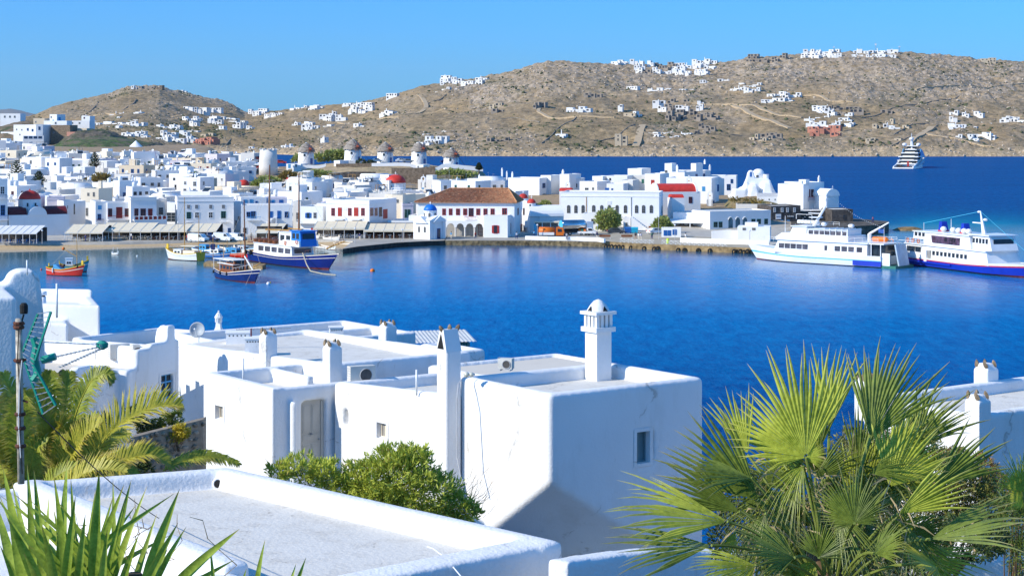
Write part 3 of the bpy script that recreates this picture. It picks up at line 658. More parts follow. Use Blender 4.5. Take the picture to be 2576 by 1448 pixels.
# ---- H10 blue shuttered pair
h=House(606,670,496,458,12,8,WHITE);
for x,w_,hh_ in ((617,8,12),(632,7,13),(645,4,5)): h.win(x,508,w_,hh_,(LBLUE,GLASS,'shut') if w_>5 else S_BL)
done(h,'upper blue-white storey with three dark blue windows behind the blue balcony house',group=G_TOWN)
h=House(670,722,497,460,8,8,LILAC);h.win(677,507,4,6,S_BL);h.win(687,510,5,15,S_LB);h.win(707,507,8,9,S_BS);done(h,'pale lilac upper house with a blue door behind the left boat mast',group=G_TOWN)
h=House(606,736,515,442,8,9,WHITE)
for x,w_,hh_,st in ((625,8,12,S_BL),(637,10,16,S_BL),(683,5,15,S_BS),(702,7,18,S_BS),(721,8,14,S_BL)): h.win(x,539,w_,hh_,st)
h.rail(621,656,545,552,1.1,LBLUE);
for x in (616,712,729): h.win(x,579,8,14,S_GY)
st_=MB();ua,za,_=h.loc(692,545);ub,zb,_=h.loc(668,566)
for i in range(8): t=i/8;st_.box(ua+(ub-ua)*t-.5,ua+(ub-ua)*t+.4,-1.6,0,zb-2,za+(zb-za)*t)
st_.build('stairs',WHITE,h.root)
done(h,'long white house with blue shutters, a blue railed balcony and outside stairs',group=G_FRONT)
h=House(737,757,505,460,-10,9,PALE);h.win(748,545,5,22,S_GY);done(h,'recessed grey house in the gap between two harbour front houses',group=G_FRONT)
# ---- H11
h=House(756,812,518,444,-12,9,WHITE2);h.win(775.6,541,7,12,S_BO);h.win(792.5,541,7,13,S_GY);h.rail(750,810,552,560,1.2,WHITE2);h.win(760,580,5,10,S_GY);h.win(788,578,9,10,S_RS)
done(h,'sunlit white house with open blue shutters over a carved balustrade',group=G_FRONT)
h=House(810,822,514,446,-12,9,WHITE2);h.win(816,545,4,14,S_LB);done(h,'narrow white slice of a house with one light blue door',group=G_FRONT)
# ---- H12 red windows
h=House(820,929,501,442,-22,15,WHITE2,cornice=.9)
for x,w_,hh_ in ((838,8,18),(855,9,20),(880,8,18),(896,10,20),(913,8,18)): h.win(x,532,w_,hh_,S_RD if w_<9 else S_RS)
h.rail(841,866,544,551,.9,CREAM,WHITE2);h.rail(884,909,544,551,.9,CREAM,WHITE2)
h.swin(935,532,6,18,S_RD);h.swin(946,532,5,18,S_RD);h.swin(957,532,6,22,S_DR);h.swin(969,537,10,22,S_RS);h.win(867,524,10,6,(WHITE,PALE,'shut'))
done(h,'large white corner house with a row of bright red windows and two small balconies',group=G_FRONT)
# ---- H13
h=House(985,1013,489,462,-18,9,CREAM);h.win(1000,505,5,7,S_WD);h.win(990,540,8,20,S_GY);done(h,'tall cream house behind the low awning left of the tiled hall',group=G_FRONT)
h=House(1013,1040,511,458,10,8,LILAC,cornice=.4);h.win(1021,536,5,19,S_GR);h.win(1029,536,5,19,S_GR);h.rail(1016,1034,551,560,.7,GREYW);done(h,'small lilac house with two tall shuttered windows left of the tiled hall',group=G_FRONT)
h=House(975,1045,554,440,-6,9,WHITE2);done(h,'low plain white block above the awning left of the blue domed chapel',group=G_FRONT)
# ---- H14 chapel with the blue dome
Yk=428;zq=1.1;root=thing('domed_chapel','small white harbour chapel with a bright blue dome and blue-shaded porch gable','chapel',G(1040,605,zq).to_tuple(),0);root.location.y=Yk;root.location.x=(1040-CX)/F*Yk
rz=R(-36);root.rotation_euler.z=rz;L1=4.9;L2=6.0;hh=4.4
MB().box(0,L1,0,L2,-1,hh).build('wall',WHITE2,root)
def gable(name,x0,x1,y0,y1,z0,h,axis,m,parent):
    mb=MB()
    if axis=='y': mb.ext([(x0,z0),(x1,z0),((x0+x1)/2,z0+h)],y0,y1)
    else: mb.add([(x0,y0,z0),(x0,y1,z0),(x0,(y0+y1)/2,z0+h),(x1,y0,z0),(x1,y1,z0),(x1,(y0+y1)/2,z0+h)],[(0,2,1),(3,4,5),(0,1,4,3),(1,2,5,4),(2,0,3,5)])
    return mb.build(name,m,parent)
gable('roof',-.15,L1+.15,-.15,L2+.15,hh,1.1,'x',WHITE2,root);gable('pediment',L1*.1,L1*.9,-.5,2,hh-.6,1.5,'y',WHITE2,root)
cx_,cy_=L1*.52,L2*.52
MB().lathe((cx_,cy_,hh),[(1.45,0),(1.45,2.0),(1.6,2.05),(1.6,2.2)],12).build('drum',WHITE2,root)
MB().lathe((cx_,cy_,hh+2.2),[(1.55*math.cos(1.57*j/8)+.02,1.45*math.sin(1.57*j/8)) for j in range(9)],24).build('dome',DOMEBLUE,root,True)
mb=MB();mb.box(cx_-.05,cx_+.05,cy_-.05,cy_+.05,hh+3.6,hh+4.3);mb.box(cx_-.25,cx_+.25,cy_-.04,cy_+.04,hh+3.95,hh+4.05);mb.build('cross',WHITE2,root)
for a in (240,300,0): obj('window',win_mesh(.45,1.1,S_AR),root,loc=(cx_+1.44*math.cos(R(a)),cy_+1.44*math.sin(R(a)),hh+1.1),rz=R(a+90))
obj('window',win_mesh(.5,1.3,S_AR),root,loc=(L1*.35,-.003,2.3));obj('window',win_mesh(.5,1.3,S_AR),root,loc=(L1*.7,-.003,2.3))
obj('door',win_mesh(1.1,2.3,(BLUE,GLASS,'door')),root,loc=(L1+.003,L2*.55,1.25),rz=R(90));mb=MB()
for q in (.25,.8): mb.box(L1,L1+.35,L2*q-.15,L2*q+.15,0,hh-.3)
mb.build('pilaster',WHITE2,root);gable('porch_gable',L1,L1+.6,L2*.12,L2*.94,hh-.35,1.4,'x',WHITE2,root)
# ---- H15 hall with the tiled roof
Yh=440;h=House(1051,1294,507,Yh,-7,12,WHITE2,'tiled_hall',par=0,ybase=600);hr=h
for x,w_,st in ((1079,11,S_RD),(1093,8,S_RD),(1117,7,S_RD),(1133.5,7,S_RD),(1152,8,S_RD),(1170,8,S_RD),(1185,10,S_DR),(1203,8,S_RD),(1221,8,S_RD),(1239,8,S_RD),(1269,10,S_RD)): h.win(x,532 if w_<10 else 533,w_,15 if w_<10 else 19,st)
h.rail(1170,1198,543,551,1.1,RED);h.swin(1303,531,5,16,S_DR);h.swin(1317,531,5,16,S_DR)
w,hh=h.w,h.h;e=.7
# hipped roof: pan tiles laid in rows
ridge0,ridge1,dd,rise=7.2,w-2.2,12,3.0;yr=dd/2
MB().add([(-e,-e,hh),(w+e,-e,hh),(w+e,dd+e,hh),(-e,dd+e,hh),(ridge0,yr,hh+rise),(ridge1,yr,hh+rise),(-e,-e,hh-.15),(w+e,-e,hh-.15),(w+e,dd+e,hh-.15),(-e,dd+e,hh-.15)],
         [(0,1,5,4),(1,2,5),(2,3,4,5),(3,0,4),(6,9,8,7),(0,6,7,1),(1,7,8,2),(2,8,9,3),(3,9,6,0)]).build('roof',TILE,h.root)
mb=MB();rr_=random.Random(3)
def slope_tiles(mb,a,b,c,d,nu,nv):
    a,b,c,d=map(Vector,(a,b,c,d));nrm=(b-a).cross(d-a).normalized()
    W0=(b-a).length
    for j in range(nv):
        v0,v1=j/nv,(j+1.12)/nv
        p0,p1=a.lerp(d,v0),b.lerp(c,v0);q0,q1=a.lerp(d,min(v1,1)),b.lerp(c,min(v1,1));wd=(p1-p0).length;n=max(1,int(nu*wd/W0))
        for i in range(n):
            if rr_.random()<.03: continue
            t0,t1=(i+.12)/n,(i+.88)/n;up=nrm*(.07+rr_.random()*.05)
            A,B=p0.lerp(p1,t0),p0.lerp(p1,t1);C,D=q0.lerp(q1,t1),q0.lerp(q1,t0);M0,M1=(A+B)/2+up+nrm*.05,(C+D)/2+up*.3
            mb.add([A+nrm*.01,M0,B+nrm*.01,C+nrm*.01,M1,D+nrm*.01],[(0,1,4,5),(1,2,3,4),(0,2,1)],0 if rr_.random()<.7 else 1)
slope_tiles(mb,(-e,-e,hh),(w+e,-e,hh),(ridge1,yr,hh+rise),(ridge0,yr,hh+rise),95,20);slope_tiles(mb,(w+e,-e,hh),(w+e,dd+e,hh),(ridge1,yr,hh+rise),(ridge1,yr,hh+rise),45,14);slope_tiles(mb,(-e,dd+e,hh),(-e,-e,hh),(ridge0,yr,hh+rise),(ridge0,yr,hh+rise),45,16)
mb.build('roof_tiles',[TILE,mat('pale_tile',(.68,.38,.20),.8,.3,1.5)],h.root,kind='stuff')
mb=MB();mb.path([(-e,-e,hh+.1),(ridge0,yr,hh+rise+.12),(ridge1,yr,hh+rise+.12),(w+e,-e,hh+.1)],.16,6);mb.path([(ridge1,yr,hh+rise+.12),(w+e,dd+e,hh+.1)],.16,6);mb.build('ridge_tiles',mat('ridge_tile',(.56,.28,.13),.8,.2,2),h.root)
# ground floor loggia: arches on round columns with a shaded wall behind
u0,zt_,_=h.loc(1126,553);u1,zb_,_=h.loc(1221,597);n=4;st=(u1-u0)/n;mb=MB();rr=st/2-.28;zs=zt_-.6-rr
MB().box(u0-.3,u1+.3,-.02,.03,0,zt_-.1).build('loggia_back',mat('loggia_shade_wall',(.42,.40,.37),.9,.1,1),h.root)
for i in range(n):
    x0=u0+i*st;x1=x0+st;xm=(x0+x1)/2
    for k in range(10):
        a0,a1=math.pi*k/10,math.pi*(k+1)/10;xa,xb=xm-rr*math.cos(a0),xm-rr*math.cos(a1);za,zb2=zs+rr*math.sin(a0),zs+rr*math.sin(a1)
        mb.ext([(xa,za),(xb,zb2),(xb,zt_),(xa,zt_)],-2.6,-2.15)
    for xa,xb in ((x0,x0+.28),(x1-.28,x1)): mb.ext([(xa,zs),(xb,zs),(xb,zt_),(xa,zt_)],-2.6,-2.15)
mb.box(u0,u1,-2.15,0,zt_-.25,zt_);mb.build('loggia_arch',WHITE2,h.root)
for i in range(n+1): MB().lathe((u0+i*st,-2.38,0),[(.3,-1.5),(.3,.1),(.2,.15),(.2,zs-.15),(.3,zs-.1),(.3,zs)],10).build('column',PALE,h.root)
h.win(1210,578,10,26,S_DR,'door');h.win(1161,582,8,12,S_GY);h.win(1186,583,8,10,S_GY)
lb=MB();ul,zl,_=h.loc(1112,556)
done(h,'long white two-storey hall with a terracotta hip roof, red windows and loggia arches','hall')
h2=House(1217,1277,541,433,-8,11,WHITE2,'hall_annex',par=.1,ybase=600);h2.win(1246.6,576,8,19,(RED,GLASS,'open'));h2.swin(1286,573,6,24,S_DR);h2.swin(1311,573,8,19,(DRED,GLASS,'open'));h2.swin(1334,572,6,24,S_DR)
done(h2,'white single-storey annex with one red-shuttered window right of the loggia arches','annex')
h=House(1028,1056,541,441,-7,8,WHITE2);done(h,'low white wall block between the blue domed chapel and the tiled hall',group=G_FRONT)
# ---- H16 shed with a curved roof
h=House(1357,1418,543,452,14,8,WHITE,'vaulted_store',par=0);h.win(1386,560,4,9,S_DS);MB().vault(-2.4,h.w,-.3,8.3,h.h-.02,2.6,0,12,'x').build('roof',WHITE2,h.root);MB().box(-2.4,0,.2,8,-2,h.h-.1).build('side_wall',WHITE,h.root)
done(h,'blue-shaded store with a rounded white vault roof left of the arched-window building','store')
# ---- H17 long building with arched windows
h=House(1411,1658,482,470,-9,13,WHITE2,'long_school',cornice=1.0,ybase=585)
for i,z in enumerate((868,940,1012,1117,1197,1273,1350,1433,1543,1613,1690)): h.win(z*.2531+1210.7,525,8,20,S_AR)
h.swin(1665,526,6,18,S_AR);h.swin(1683,526,6,18,S_AR);h.win(1532,509,9,7,(WHITE,PALE,'shut'))
for x in (1475,1588): MB().box(h.u_at(x)-.07,h.u_at(x)+.07,-.12,0,1,h.h-1.2).build('drainpipe',LWOOD if x==1475 else GREYW,h.root)
ua,za,_=h.loc(1424,566);ub,_,_=h.loc(1450,566);mb=MB();xm=(ua+ub)/2;rr=(ub-ua)/2
mb.ext([(ua,0)]+[(ub,0)]+[(xm+rr*math.cos(math.pi*k/10),za-1.2+1.7*math.sin(math.pi*k/10)) for k in range(11)],-.06,.02);mb.build('arch_door',CONC,h.root)
done(h,'long whitewashed building with eleven arched windows behind the parked trucks','school')
ha=House(1466,1530,536,457,-9,7,WHITE2,'annex',par=.15,ybase=588);ha.win(1492,556,8,11,S_WD);done(ha,'plain white annex with one window left of the big quayside tree','annex')
ha=House(1568,1586,546,462,-9,6,WHITE,'annex',par=.1,ybase=588);ha.win(1576,563,4,8,S_GY);done(ha,'small white porch block right of the big quayside tree','annex')
st_=MB();r_=thing('outside_stairs','white outside stairs climbing the façade right of the quayside tree','stairs',P(1588,588,461).to_tuple(),R(-9))
for i in range(12): st_.box(i*.42,6.5,0,1.5,-.5,4.2-i*.34 if i else 4.2)
st_=MB()
for i in range(12): st_.box(i*.45,(i+1)*.45,0,1.4,-.5,4.4-i*.36)
st_.build('step',WHITE2,r_);MB().box(5.4,6.6,-.4,0,0,2.3).build('gate',DRED,r_)
ha=House(1630,1662,566,458,-9,6,WHITE2,'annex',par=0,ybase=588);ha.win(1637,577,9,17,(WOOD,WOOD,'shut'));done(ha,'low cream garage with a brown gate below the arched-window building','garage')
# ---- behind them, right part of the town
def put(x0,x1,yt,Y,rot,d=8,m=WHITE,lab=None,wins=(),sw=(),ch=(),par=.35,base=None,name='house',grp=G_TOWN):
    h=House(x0,x1,yt,Y,rot,d,m,name,par)
    for q in wins: h.win(*q)
    for q in sw: h.swin(*q)
    for q in ch: h.chimney(*q)
    if lab: done(h,lab,group=grp)
    else: auto(h.root,'white flat-roofed house','house',grp)
    return h
put(1278,1357,446,545,-22,9,WHITE2,'big plain white block behind the hall roof with a shaded side door',(),((1368,466,7,11,S_BL),(1368,492,7,10,S_GY)),((1,1,1.6,.5,1),))
put(1205,1262,449,560,-10,9,WHITE,'low white house with two small windows behind the right end of the tiled roof',((1217,466,5,8,S_WD),(1240,462,5,9,S_WD)),(),((7,1,3.2,.5,1),(8.4,1.5,2.2,.45,1)))
put(1360,1386,440,548,-30,7,WHITE,'ruined-looking white gable block beside the utility pole',())
put(1408,1432,437,545,-28,8,WHITE2,'tall narrow white block right of the utility pole',(),(),((.6,1,1.2,.6,1),))
put(1433,1462,448,548,-10,8,WHITE,'white house with a dark doorway behind the little bell chapel',((1448,466,8,9,S_GY),))
put(1458,1502,455,520,-28,9,WHITE2,'white house with a lean-to upper gable and a brown window',((1476,476,8,8,S_WD),(1492,474,4,5,S_WD)))
put(1490,1516,442,530,-25,6,WHITE2,'small white upper gable block left of the grey shuttered house')
put(1526,1568,461,505,-14,8,WHITE2,'low white house with one bright blue window behind the arched-window building',((1527,477,8,9,S_BS),(1540,476,3,5,S_BL)))
put(1526,1578,441,530,-16,8,WHITE,'white terrace house with roof clutter behind the blue window house',((1535,450,5,6,S_HO),))
put(1560,1592,452,512,-18,7,PALE,'small grey-white house with three tiny windows',((1566,472,3,5,S_GY),(1578,476,5,4,S_BL)))
put(1579,1614,423,548,-24,8,WHITE2,'white penthouse cube with a flag pole above the green shuttered house')
put(1576,1622,441,535,-6,9,PALE,'grey-white house with two pairs of dark green shutters',((1600,458,7,10,(GREEN,GLASS,'open')),(1617,455,4,9,S_GS)))
put(1622,1660,436,530,-22,9,WHITE2,'white house with one tall red door above the arched-window building',((1642,461,7,17,S_RS),))
hb=put(1661,1722,431,545,-26,10,WHITE2,'large high white house crowned by two cube turrets',((1676,432,5,8,S_WD),),((1752,442,6,9,S_BL),(1775,442,6,9,S_BL)),((5,1,1.9,.6,1),))
put(1672,1690,410,548,-20,5,WHITE2,'white cube turret with a tiny cross at the left of the highest roof')
put(1738,1751,410,552,-30,5,WHITE2,'white cube turret at the right of the highest roof',(),(),((2.8,4,1.0,.5,1),))
put(1722,1787,428,556,12,9,WHITE,'blue-shaded wing of the highest house with two dark windows',((1743,441,5,9,S_GY),(1770,441,6,9,S_BL)),(),((8.4,1,1.6,.5,1),))
put(1676,1790,446,515,-17,11,WHITE2,'very large white block with a shaded right side above the arcaded restaurant',((1750,474,6,10,S_LB),(1770,474,6,10,S_LB)),((1806,472,10,16,S_BL),(1795,512,7,15,S_BL),(1780,510,8,15,S_BL)))
put(1822,1852,441,545,-10,8,WHITE,'low white house with blue doors beside the lumpy white church',((1833,470,8,14,S_BL),(1841,455,5,9,S_BL)))
put(1783,1824,440,560,-12,6,WHITE2,'low white roofs behind the very large white block')
# red vaulted chapel
h=House(1655,1762,482,486,10,8,WHITE,'vaulted_chapel',par=0);h.win(1737,502,7,14,S_DR);h.win(1703,511,5,9,S_DR);h.win(1714,519,4,4,S_HO)
MB().vault(.3,h.w*.9,.1,7.8,h.h-.02,2.1,0,12,'x').build('roof',DOMERED,h.root);MB().vault(-.1,.3,-.1,8.1,h.h-.1,2.35,0,12,'x').build('gable_wall',WHITE2,h.root);MB().vault(h.w*.9,h.w*.9+.5,-.1,8.1,h.h-.1,2.5,0,12,'x').build('gable_wall',WHITE2,h.root)
done(h,'chapel with a long bright red barrel roof and white gable ends','chapel')
h=House(1690,1722,497,478,8,5,WHITE,'vaulted_chapel',par=0);MB().vault(.1,h.w-.1,.1,4.8,h.h-.02,.9,0,10,'x').build('roof',DOMERED,h.root);done(h,'tiny chapel with a small red barrel roof below the larger red-vaulted one','chapel')
def belfry(px,py,Y,hh,lab,m=WHITE2,w=1.5):
    p=P(px,py,Y);r_=thing('belfry',lab,'belfry',p.to_tuple(),R(-12));mb=MB()
    mb.box(-w/2,-w*.25,-.3,.3,-1,hh*.62);mb.box(w*.25,w/2,-.3,.3,-1,hh*.62);mb.box(-w/2,w/2,-.3,.3,-1,hh*.22)
    n=8;mb.ext([(w*.25,hh*.62),(w/2,hh*.62)]+[(w/2*math.cos(math.pi*i/n),hh*.62+hh*.22*math.sin(math.pi*i/n)) for i in range(1,n)]+[(-w/2,hh*.62),(-w*.25,hh*.62),(-w*.2,hh*.68),(0,hh*.74),(w*.2,hh*.68)],-.3,.3)
    mb.build('arch',m,r_);c=MB();c.box(-.05,.05,-.05,.05,hh*.83,hh);c.box(-.2,.2,-.04,.04,hh*.9,hh*.94);c.build('cross',m,r_);MB().ball((0,0,hh*.5),.2).build('bell',LWOOD,r_)
belfry(1733,470,505,3.4,'white arched belfry on the roof behind the red barrel roof');belfry(1786,508,500,3.6,'white oval belfry against the very large white block');belfry(1428,478,520,3.0,'white belfry of the small chapel beside the utility pole');belfry(1065,463,560,3.0,'tiny white belfry right of the big red dome')
h=House(1407,1436,480,505,-10,5,WHITE,'vaulted_chapel',par=0);MB().vault(0,h.w,0,4.8,h.h,.9,0,10,'x').build('roof',DOMERED,h.root);done(h,'little chapel with a flat red vault left of the blue window house','chapel')
# small domes
def dome_church(px,yb,yt,rpx,Y,lab,m=DOMERED,drum=.8,bw=None):
    p=P(px,yb,Y);k=Y/F;r=rpx*k;root=thing('domed_church',lab,'church',(p.x,Y,p.z-drum),R(-20));bw=bw or r*1.25
    MB().box(-bw,bw,-bw*.9,bw*.9,-5,.05).build('wall',WHITE2,root);MB().lathe((0,0,0),[(r*1.0,0),(r*1.0,drum),(r*1.06,drum+.02)],16).build('drum',WHITE2,root)
    hh=(yb-yt)*k;MB().lathe((0,0,drum),[(r*math.cos(1.57*j/9)+.02,hh*math.sin(1.57*j/9)) for j in range(10)],28).build('dome',m,root,True)
    mb=MB();mb.box(-.05,.05,-.05,.05,drum+hh-.1,drum+hh+.9);mb.box(-.25,.25,-.04,.04,drum+hh+.45,drum+hh+.55);mb.build('cross',WHITE2,root);obj('window',win_mesh(.4,.6,S_HO),root,loc=(0,-r-.003,drum*.45));return root
dome_church(995,459,438,26,560,'church under the biggest bright red dome in the middle of the town',drum=2.0)
dome_church(613,465,451,15,590,'church with the small red dome left of the round green tree',drum=.6)
dome_church(1337,510,499,11,455,'small church with a shaded red dome at the right end of the tiled hall',drum=1.0)
dome_church(725,453,446,6,610,'tiny chapel with a small red cap above the round green tree',drum=.4)
dome_church(1316,498,486,12,470,'chapel with a half hidden red dome behind the tiled roof',drum=.5)
# ---- H19 arcaded restaurant
h=House(1693,1786,533,470,-12,9,WHITE2,'restaurant',par=.2,ybase=583);h.win(1716,565,12,16,S_GY);h.win(1767,562,14,11,S_GY);h.win(1737,565,12,18,S_GY)
MB().hexa([(.0-1.5,-3.4,h.h-2.6),(h.w+.3,-3.4,h.h-2.6),(h.w+.3,0,h.h-1.9),(-1.5,0,h.h-1.9),(-1.5,-3.4,h.h-2.35),(h.w+.3,-3.4,h.h-2.35),(h.w+.3,0,h.h-1.7),(-1.5,0,h.h-1.7)]).build('canopy',WHITE2,h.root)
for x in (.5,h.w*.5,h.w-.4): MB().box(x-.1,x+.1,-3.3,-3.1,-.5,h.h-2.5).build('post',WHITE2,h.root)
done(h,'white restaurant with a flat entrance canopy right of the quayside kiosk','restaurant')
h=House(1786,1939,531,462,24,9,WHITE,'restaurant',par=.25,ybase=584)
for x in (1838,1856,1874):
    u,z,Yu=h.loc(x,562);k=Yu/F;wv,hv=13*k,34*k;mb=MB();n=10;rr=wv/2
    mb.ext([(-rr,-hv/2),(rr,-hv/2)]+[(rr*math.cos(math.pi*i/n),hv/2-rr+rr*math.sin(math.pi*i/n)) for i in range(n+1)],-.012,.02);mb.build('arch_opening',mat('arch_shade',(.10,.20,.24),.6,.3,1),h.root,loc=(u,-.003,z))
    mb=MB()
    for i in range(n):
        a0,a1=math.pi*i/n,math.pi*(i+1)/n;mb.tube((rr*math.cos(a0),-.05,hv/2-rr+rr*math.sin(a0)),(rr*math.cos(a1),-.05,hv/2-rr+rr*math.sin(a1)),.12,5)
    mb.build('arch_rim',WHITE,h.root,loc=(u,-.003,z))
for x,y,w_,hh_ in ((1800,564,9,12),(1812.5,564,8,13),(1895,556,9,11),(1909,556,9,11),(1927,556,8,12)): h.win(x,y,w_,hh_,S_GR)
done(h,'long blue-shaded arcaded restaurant wing with three arches and green windows','restaurant')
# ---- H20 dark stone taverna with its signs
h=House(1940,2014,517,478,16,9,DSTONE,'stone_taverna',par=.3,ybase=572)
for z in (990,1095,1170,1267): h.win(z*.1808+1769.5,527,5,10,(WHITE,GLASS,'pane'))
for x in (1949,1967,1983): h.win(x,560,6,13,(LBLUE,WHITE,'shut'),'door')
def text(body,size,m,parent,loc,rot,ext=.01):
    c=bpy.data.curves.new('lettering','FONT');c.body=body;c.size=size;c.extrude=ext;c.align_x='CENTER';c.align_y='CENTER';c.resolution_u=2
    o=bpy.data.objects.new('tmp',c);COL.objects.link(o);dg=bpy.context.evaluated_depsgraph_get();me=bpy.data.meshes.new_from_object(o.evaluated_get(dg));bpy.data.objects.remove(o);bpy.data.curves.remove(c)
    me.materials.clear();me.materials.append(m);t=obj('lettering',me,parent,loc=loc,rot=rot);return t
u,z,Yu=h.loc(1958,544);sb=MB().box(u-.75,u+.75,-.1,-.02,z-.68,z+.68).build('sign_board',WHITE2,h.root);text('babulas',.42,NAVY,sb,(u,-.115,z),(R(90),0,0))
u,z,Yu=h.loc(1989,543);text('babulas',.62,WHITE2,h.root,(u,-.06,z),(R(90),0,0),.04)
done(h,'dark stone taverna with white windows and a white signboard by the water','taverna')
h=House(1851,1941,512,492,-8,8,PALE,'house',par=.3);done(h,'long low roof of worn plaster above the arcaded restaurant wing',group=G_TOWN)
h=House(1905,2000,494,498,-6,6,WHITE,'vaulted_house',par=0);h.win(1935,501,3,3,S_HO);h.win(1950,501,3,3,S_HO);MB().vault(0,h.w,0,6,h.h,.9,0,10,'x').build('roof',GREYF,h.root);done(h,'low house with a shallow grey vault below the white cliff house',group=G_TOWN)
h=House(2013,2093,530,482,12,9,DSTONE,'stone_wall_block',par=.1);h.win(2064,542,5,10,S_BL);done(h,'dark stone retaining block under the blue-shaded cliff house','stone house')
h=House(2093,2146,526,478,8,9,DSTONE,'stone_house',par=.2);h.win(2124,545,6,11,(DSTONE,GLASS,'pane'));done(h,'dark square stone house at the end of the point by the jetty','stone house')
# ---- H21 cliff house
h=House(1957,2021,461,497,-28,9,WHITE2,'cliff_house');h.chimney(h.w*.8,2,1.2,.8,2);MB().box(h.w*.72,h.w,2,5,h.h-.3,h.h+1.1).build('stair_head',WHITE2,h.root)
done(h,'white cliff house with a blank sunlit wall at the right end of the town',group=G_TOWN)
h=House(2021,2073,458,497,26,9,WHITE,'cliff_house');h.chimney(h.w*.86,1,1.6,.5,1)
for z in (1415,1468,1515): h.win(z*.1808+1769.5,485,6,18,S_DR if z != 1468 else S_DS)
h.rail(2029,2051,494,502,1,RED);u0,z0,_=h.loc(2057,503);u1,z1,_=h.loc(2080,479);h.box('wooden_oriel',u0,u1,-1.4,-.005,z0,z1,DRED)
h.win(2065,520,6,14,S_BL);done(h,'blue-shaded cliff house with dark red windows, red balcony and wooden oriel',group=G_TOWN)
h=House(2080,2110,492,492,22,7,WHITE,'vaulted_chapel',par=0);MB().vault(-.2,h.w+.2,-.2,7.2,h.h-.02,1.9,0,12,'y').build('roof',WHITE2,h.root);mb=MB();mb.box(h.w/2-.05,h.w/2+.05,0,.1,h.h+1.8,h.h+2.7);mb.box(h.w/2-.25,h.w/2+.25,0,.1,h.h+2.2,h.h+2.3);mb.build('cross',WHITE2,h.root)
done(h,'small white chapel with rounded gable and cross at the seaward end of town','chapel')
# ---- H23 quay pump house and kiosk
h=House(1855,1937,569,420,-10,7,WHITE2,'pump_house',par=.05,ybase=606);h.win(1872,575,7,4,S_WD);h.win(1896,575,7,4,S_WD);h.box('roof_box',h.w*.22,h.w*.62,2,4.5,h.h-.1,h.h+.85,WHITE2);done(h,'plain white quay house with two small grilles left of the long ferry bow','pump house')
h=House(1664,1713,572,432,-6,3,WHITE2,'kiosk',par=.1,ybase=597);h.win(1674,585,7,12,S_BS);h.win(1684,585,6,12,S_BS);h.win(1697,583,9,12,S_BS);done(h,'white kiosk with royal blue shutters on the quay','kiosk')
# ---- H22 lumpy white church
root=thing('whitewashed_church','lumpy all-white church with a plain dome and arched bell wall on its bank','church',P(1892,500,505).to_tuple(),0)
k=505/F
def LX(px): return (px-1892)*k
def LZ(py): return (500-py)*k
mb=MB();poly=[(1831,492),(1845,485),(1857,478),(1862,470),(1869,468),(1878,447),(1881,434),(1884,429),(1890,426),(1895,429),(1898,437),(1900,447),(1932,447),(1938,452),(1945,470),(1954,488),(1960,506),(1840,506)]
mb.ext([(LX(x),LZ(y)) for x,y in poly][::-1],0,1.4)
def lump(mb,x0,x1,y0,y1,zt,tap=.25): 
    a,b=LX(x0),LX(x1);zt=LZ(zt);t=(b-a)*tap;mb.hexa([(a,y0,-3),(b,y0,-3),(b,y1,-3),(a,y1,-3),(a+t,y0+t*.6,zt),(b-t,y0+t*.6,zt),(b-t,y1,zt),(a+t,y1,zt)])
lump(mb,1838,1880,-3.2,3,474,.15);lump(mb,1875,1912,-3.8,3,463,.28);lump(mb,1905,1950,-3.0,4,458,.3);lump(mb,1886,1942,1.0,9,449,.08);lump(mb,1925,1962,-1.5,6,482,.3);lump(mb,1868,1884,-2.6,0,458,.3)
body=mb.build('wall',WHITE2,root);md=body.modifiers.new('soften','REMESH');md.mode='VOXEL';md.voxel_size=.3;md.use_smooth_shade=True;sm_=body.modifiers.new('round','SMOOTH');sm_.iterations=5
MB().lathe((LX(1914),5,LZ(449)),[(1.75,-.5),(1.75,1.15),(1.85,1.17),(1.85,1.3)],20).build('drum',WHITE2,root);MB().lathe((LX(1914),5,LZ(449)+1.3),[(1.62*math.cos(1.57*j/8)+.02,1.35*math.sin(1.57*j/8)) for j in range(9)],24).build('dome',WHITE2,root,True)
MB().lathe((LX(1931),3,LZ(449)),[(.8,-1),(.8,1.1),(.85,1.15)],12).build('turret',WHITE2,root)
MB().ext([(LX(1886.5),LZ(444)),(LX(1891.5),LZ(444)),(LX(1891.5),LZ(434)),(LX(1889),LZ(430)),(LX(1886.5),LZ(434))],-.02,.05).build('bell_opening',BLUE,root)
obj('window',win_mesh(.5,.8,S_WD),root,loc=(LX(1909),5-1.76,LZ(445)));obj('door',win_mesh(.8,1.6,(WHITE,PALE,'shut')),root,loc=(LX(1909),-3.3,LZ(494)))
